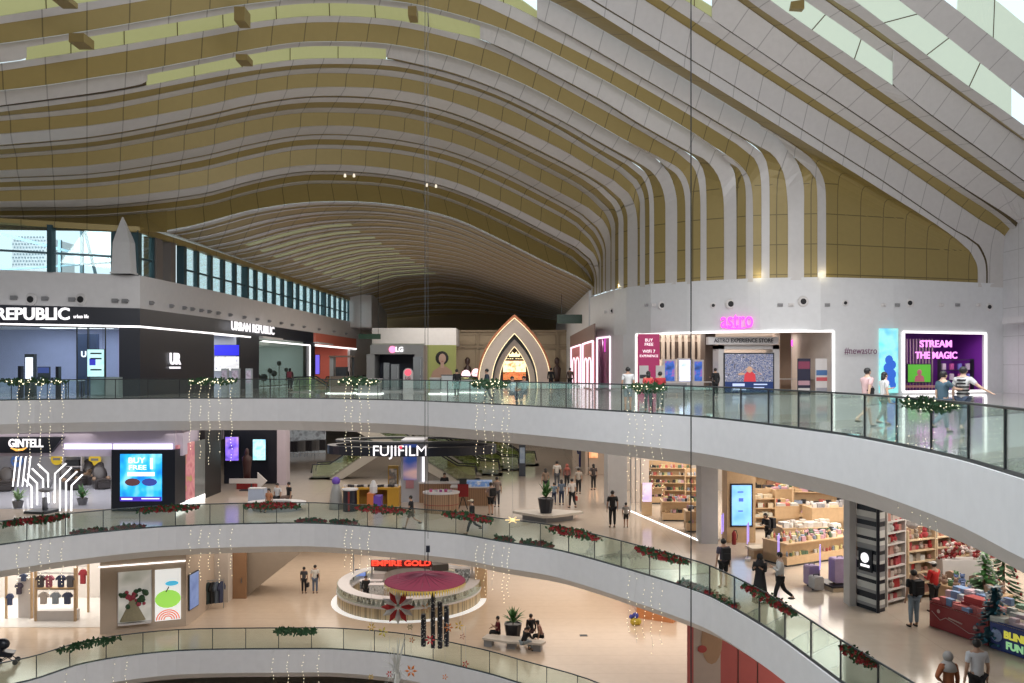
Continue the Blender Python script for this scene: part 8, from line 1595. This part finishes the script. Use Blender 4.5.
def strand(zf, px, ztop, length, i, lb, grp):
    r = rail_at(zf, px)
    if not r: return
    q = random.Random(int(px*7+zf)); x, y = r[0], r[1]-0.42; n = int(length/0.16)
    t = thing('fairy_light_strand', lb, 'fairy lights', (x, y, zf+ztop), 0, grp); pts = [Vector((0.05*math.sin(k*0.9+q.random()), 0.03*math.cos(k), -k*0.16)) for k in range(n)]
    obj('wire', MB().tube(pts[::2], 0.004, 3).bar((0, 0, 0), (0, 0.4, 0), 0.012), M_STEEL, t); bb_ = MB()
    for k, p_ in enumerate(pts[1:]):
        if q.random() < 0.8: s_ = 0.018*y/38*0.95; bb_.add([p_+Vector(d_)*s_ for d_ in ((1, 0, 0), (-1, 0, 0), (0, 1, 0), (0, -1, 0), (0, 0, 1.4), (0, 0, -1.4))], [(0, 2, 4), (2, 1, 4), (1, 3, 4), (3, 0, 4), (2, 0, 5), (1, 2, 5), (3, 1, 5), (0, 3, 5)])
    bo = obj('bulbs', bb_, M_BULB, t); bo['kind'] = 'stuff'
names = ['at the far left', 'below the UR logo', 'left of the appliance stand', 'in front of the arch', 'below the red-shirted pair', 'below the walking pairs at the right']
for ci, (xs, L3_, L2_) in enumerate((((23, 34, 45, 54, 67), 4.6, 2.6), ((193, 203, 212, 222, 234), 4.6, 3.0), ((347, 353, 362, 370), 4.4, 2.6), ((477, 485, 493, 503, 508), 4.4, 2.8), ((627, 634, 642, 650, 659), 4.2, 3.0), ((889, 901, 909, 917, 924), 2.9, 0))):
    for i, px in enumerate(xs):
        strand(F3, px, 0.95, L3_*(0.85+0.15*((i*37) % 5)/4), i, 'fairy light strand on the upper fascia, %s' % names[ci], 'upper fairy light strands %s' % names[ci])
        if L2_: strand(F2, px, 0.05, L2_*(0.8+0.2*((i*23) % 5)/4), i, 'fairy light strand on the middle fascia, %s' % names[ci], 'middle fairy light strands %s' % names[ci])
for px in (70, 90, 118, 130, 275, 290, 305, 320): strand(F1, px, 0.05, 1.6, 0, 'warm fairy light strand hanging over the lowest fascia, %s' % ('left cluster' if px < 200 else 'right cluster'), 'lowest fairy light strands %s' % ('left' if px < 200 else 'right'))
# umbrella and hanging ornaments over the void
UD = 30.0; uc = at(425, 581, UD); um = thing('hanging_umbrella', 'large dark red paper parasol with gold fringe hanging over the void', 'umbrella', uc)
NR = 32; cm = MB(); R_ = 40.5/FP*UD
cm.lathe([(R_, 0), (R_*0.98, 0.03), (R_*0.5, 0.11), (0.05, 0.24), (0.01, 0.26)], NR); obj('canopy', cm, mat('umbrella_red', (0.18, 0.01, 0.035), 0.7), um)
rb_ = MB()
for k in range(24): a_ = 2*PI*k/24; rb_.tube([(0, 0, 0.27), (R_*0.5*math.cos(a_), R_*0.5*math.sin(a_), 0.12), (R_*math.cos(a_), R_*math.sin(a_), 0.01)], 0.012, 4)
obj('ribs', rb_, mat('rib_maroon', (0.12, 0.01, 0.03), 0.5), um); fr_ = MB()
for k in range(90): a_ = 2*PI*k/90; p_ = Vector((R_*math.cos(a_), R_*math.sin(a_), 0)); sd = Vector((-math.sin(a_), math.cos(a_), 0))*0.045; fr_.add([p_-sd, p_+sd, p_+Vector((0, 0, -0.22))], [(0, 1, 2)])
obj('fringe', fr_, mat('fringe_gold', (0.62, 0.42, 0.08), 0.5), um); obj('pole', MB().bar((0, 0, 0.36), (0, 0, 0.5), 0.03).bar((0, 0, 0.3), (0, 0, -0.5), 0.025), M_DARK, um)
def cable(lb, px, d, ztop, zbot, r, par=None):
    x = (px-CX)/FP*d; t = obj('cable', MB().tube([(0, 0, ztop), (0, 0, (ztop+zbot)/2), (0, 0, zbot)], r, 6), M_DARK, None, label=lb, cat='cable', loc=(x, d, 0)); return t
cable('thin dark cable hanging from the roof down to the red parasol', 425, UD, 16.0, uc.z+0.5, 0.012)
cable('long dark vertical cable crossing the picture right of centre', 691, 13.0, 9.5, -14.0, 0.010)
cable('thin cable with a small black weight hanging just right of the parasol cable', 428, 27, 14.0, -3.7, 0.008); wt = thing('cable_weight', 'small black weight at the end of the thin cable above the parasol', 'weight', (at(428, 0, 27).x, 27, zat(552, 27))); obj('body', MB().box(-0.06, 0.06, -0.05, 0.05, 0.0, 0.2).bar((0, 0, 0), (0.0, 0, -0.35), 0.03), M_BLACK, wt)
def petal_star(lb, px, py, d, r, c1, n=8, c2=None, name='hanging_star'):
    t = thing(name, lb, 'ornament', at(px, py, d)); mb = MB(); m2_ = MB()
    for k in range(n):
        a_ = 2*PI*k/n; D_2 = Vector((math.cos(a_), 0, math.sin(a_))); S_ = Vector((-math.sin(a_), 0, math.cos(a_))); 
        (mb if (k % 2 == 0 or not c2) else m2_).add([D_2*r*0.12, D_2*r*0.55+S_*r*0.2, D_2*r, D_2*r*0.55-S_*r*0.2, D_2*r*0.5+Vector((0, -r*0.12, 0)), D_2*r*0.5+Vector((0, r*0.12, 0))], [(0, 1, 4), (1, 2, 4), (2, 3, 4), (3, 0, 4), (1, 0, 5), (2, 1, 5), (3, 2, 5), (0, 3, 5)])
    obj('petals', mb, c1, t)
    if c2: obj('pale_petals', m2_, c2, t)
    obj('string', MB().bar((0, 0, r*0.2), (0, 0, r+1.2), 0.006), M_STEEL, t); return t
petal_star('large red and white petal star ornament hanging under the parasol', 398, 607, 30, 0.62, cloth((0.35, 0.02, 0.02)), 12, cloth((0.5, 0.48, 0.45)))
GOLDO = mat('ornament_gold', (0.5, 0.33, 0.07), 0.35, 0.4); ORG = mat('ornament_orange', (0.5, 0.15, 0.03), 0.4)
for i, (px, py, r, m_, w_) in enumerate(((371.5, 627, .16, GOLDO, 'pale gold one, upper left'), (383, 632, .2, mat('ornament_yellow', (0.55, 0.45, 0.08), 0.4), 'yellow one'), (448.5, 627.5, .18, ORG, 'orange one, upper right'), (459, 625.5, .18, GOLDO, 'gold one farthest right'), (410, 627, .12, mat('orn_olive', (0.2, 0.22, 0.1), 0.5), 'small olive one'), (412, 640, .12, ORG, 'small rust one in the middle'), (411, 671, .24, ORG, 'large orange one near the bottom'), (465.5, 664, .14, cloth((0.35, 0.03, 0.03)), 'small red one, lower right'), (371, 677, .12, GOLDO, 'small gold one, lower left'), (445, 677, .12, ORG, 'small rust one at the bottom right'), (430, 640, .2, cloth((0.45, 0.04, 0.05)), 'red one between the dark columns'), (426, 608, .2, mat('orn_peach', (0.55, 0.35, 0.18), 0.5), 'peach one above the dark columns'), (389.5, 674, .14, cloth((0.4, 0.04, 0.03)), 'small red one at the bottom'), (462.5, 636.5, .12, mat('orn_rose', (0.4, 0.2, 0.15), 0.5), 'small rose one right'))):
    petal_star('star ornament hanging below the parasol, %s' % w_, px, py, 30, r, m_, 5 if i % 2 else 6)
for i, (px, y0, y1) in enumerate(((423.5, 614, 646), (433, 592, 648), (440, 602, 648), (446.5, 606, 646))):
    t = thing('hanging_column', 'dark glittering hanging column below the parasol, %s' % ['leftmost', 'tallest', 'third from the left', 'rightmost'][i], 'ornament', at(px, (y0+y1)/2, 31)); H = (y1-y0)/FP*31; w_ = 0.09 if i != 1 else 0.075
    obj('dark_core', MB().lathe([(w_, -H/2), (w_*1.1, 0), (w_, H/2)], 10), M_BLACK, t); q = random.Random(i); sp_ = MB()
    for k in range(60): a_ = q.uniform(0, 2*PI); sp_.ball((w_*1.08*math.cos(a_), w_*1.08*math.sin(a_), q.uniform(-H/2, H/2)), 0.02, 4)
    g_ = obj('glitter_beads', sp_, mat('bead_grey', (0.5, 0.5, 0.45), 0.3), t); g_['kind'] = 'stuff'; obj('string', MB().bar((0, 0, H/2), (0, 0, H/2+0.8), 0.006), M_STEEL, t)
tb = thing('hanging_branch', 'bundle of white bare branches hanging at the bottom under the star', 'ornament', at(397, 668, 30)); q = random.Random(9); br = MB()
for k in range(60): a_ = q.uniform(0, 2*PI); r_ = q.uniform(0.1, 0.55); z_ = q.uniform(-0.7, 1.1); br.tube([(0, 0, -0.8), (r_*0.3*math.cos(a_), r_*0.3*math.sin(a_), z_*0.3), (r_*math.cos(a_), r_*math.sin(a_), z_)], [0.02, 0.015, 0.006], 4)
obj('branches', br, mat('branch_white', (0.5, 0.5, 0.47), 0.5), tb)
hf = thing('hanging_star', 'gold star lantern hanging in front of the middle rail right of the kiosk', 'ornament', at(512.5, 520, 30)); st_ = MB()
for k in range(6): a_ = PI*k/3; st_.bar((0, 0, 0), (0.26*math.cos(a_), 0, 0.12*math.sin(a_)), 0.03)
st_.ball((0, 0, 0), 0.07, 8); obj('rays', st_, glow('star_gold', (1, 0.75, 0.35), 1.0), hf); obj('string', MB().bar((0, 0, 0), (0, 0, 3.2), 0.005), M_STEEL, hf)
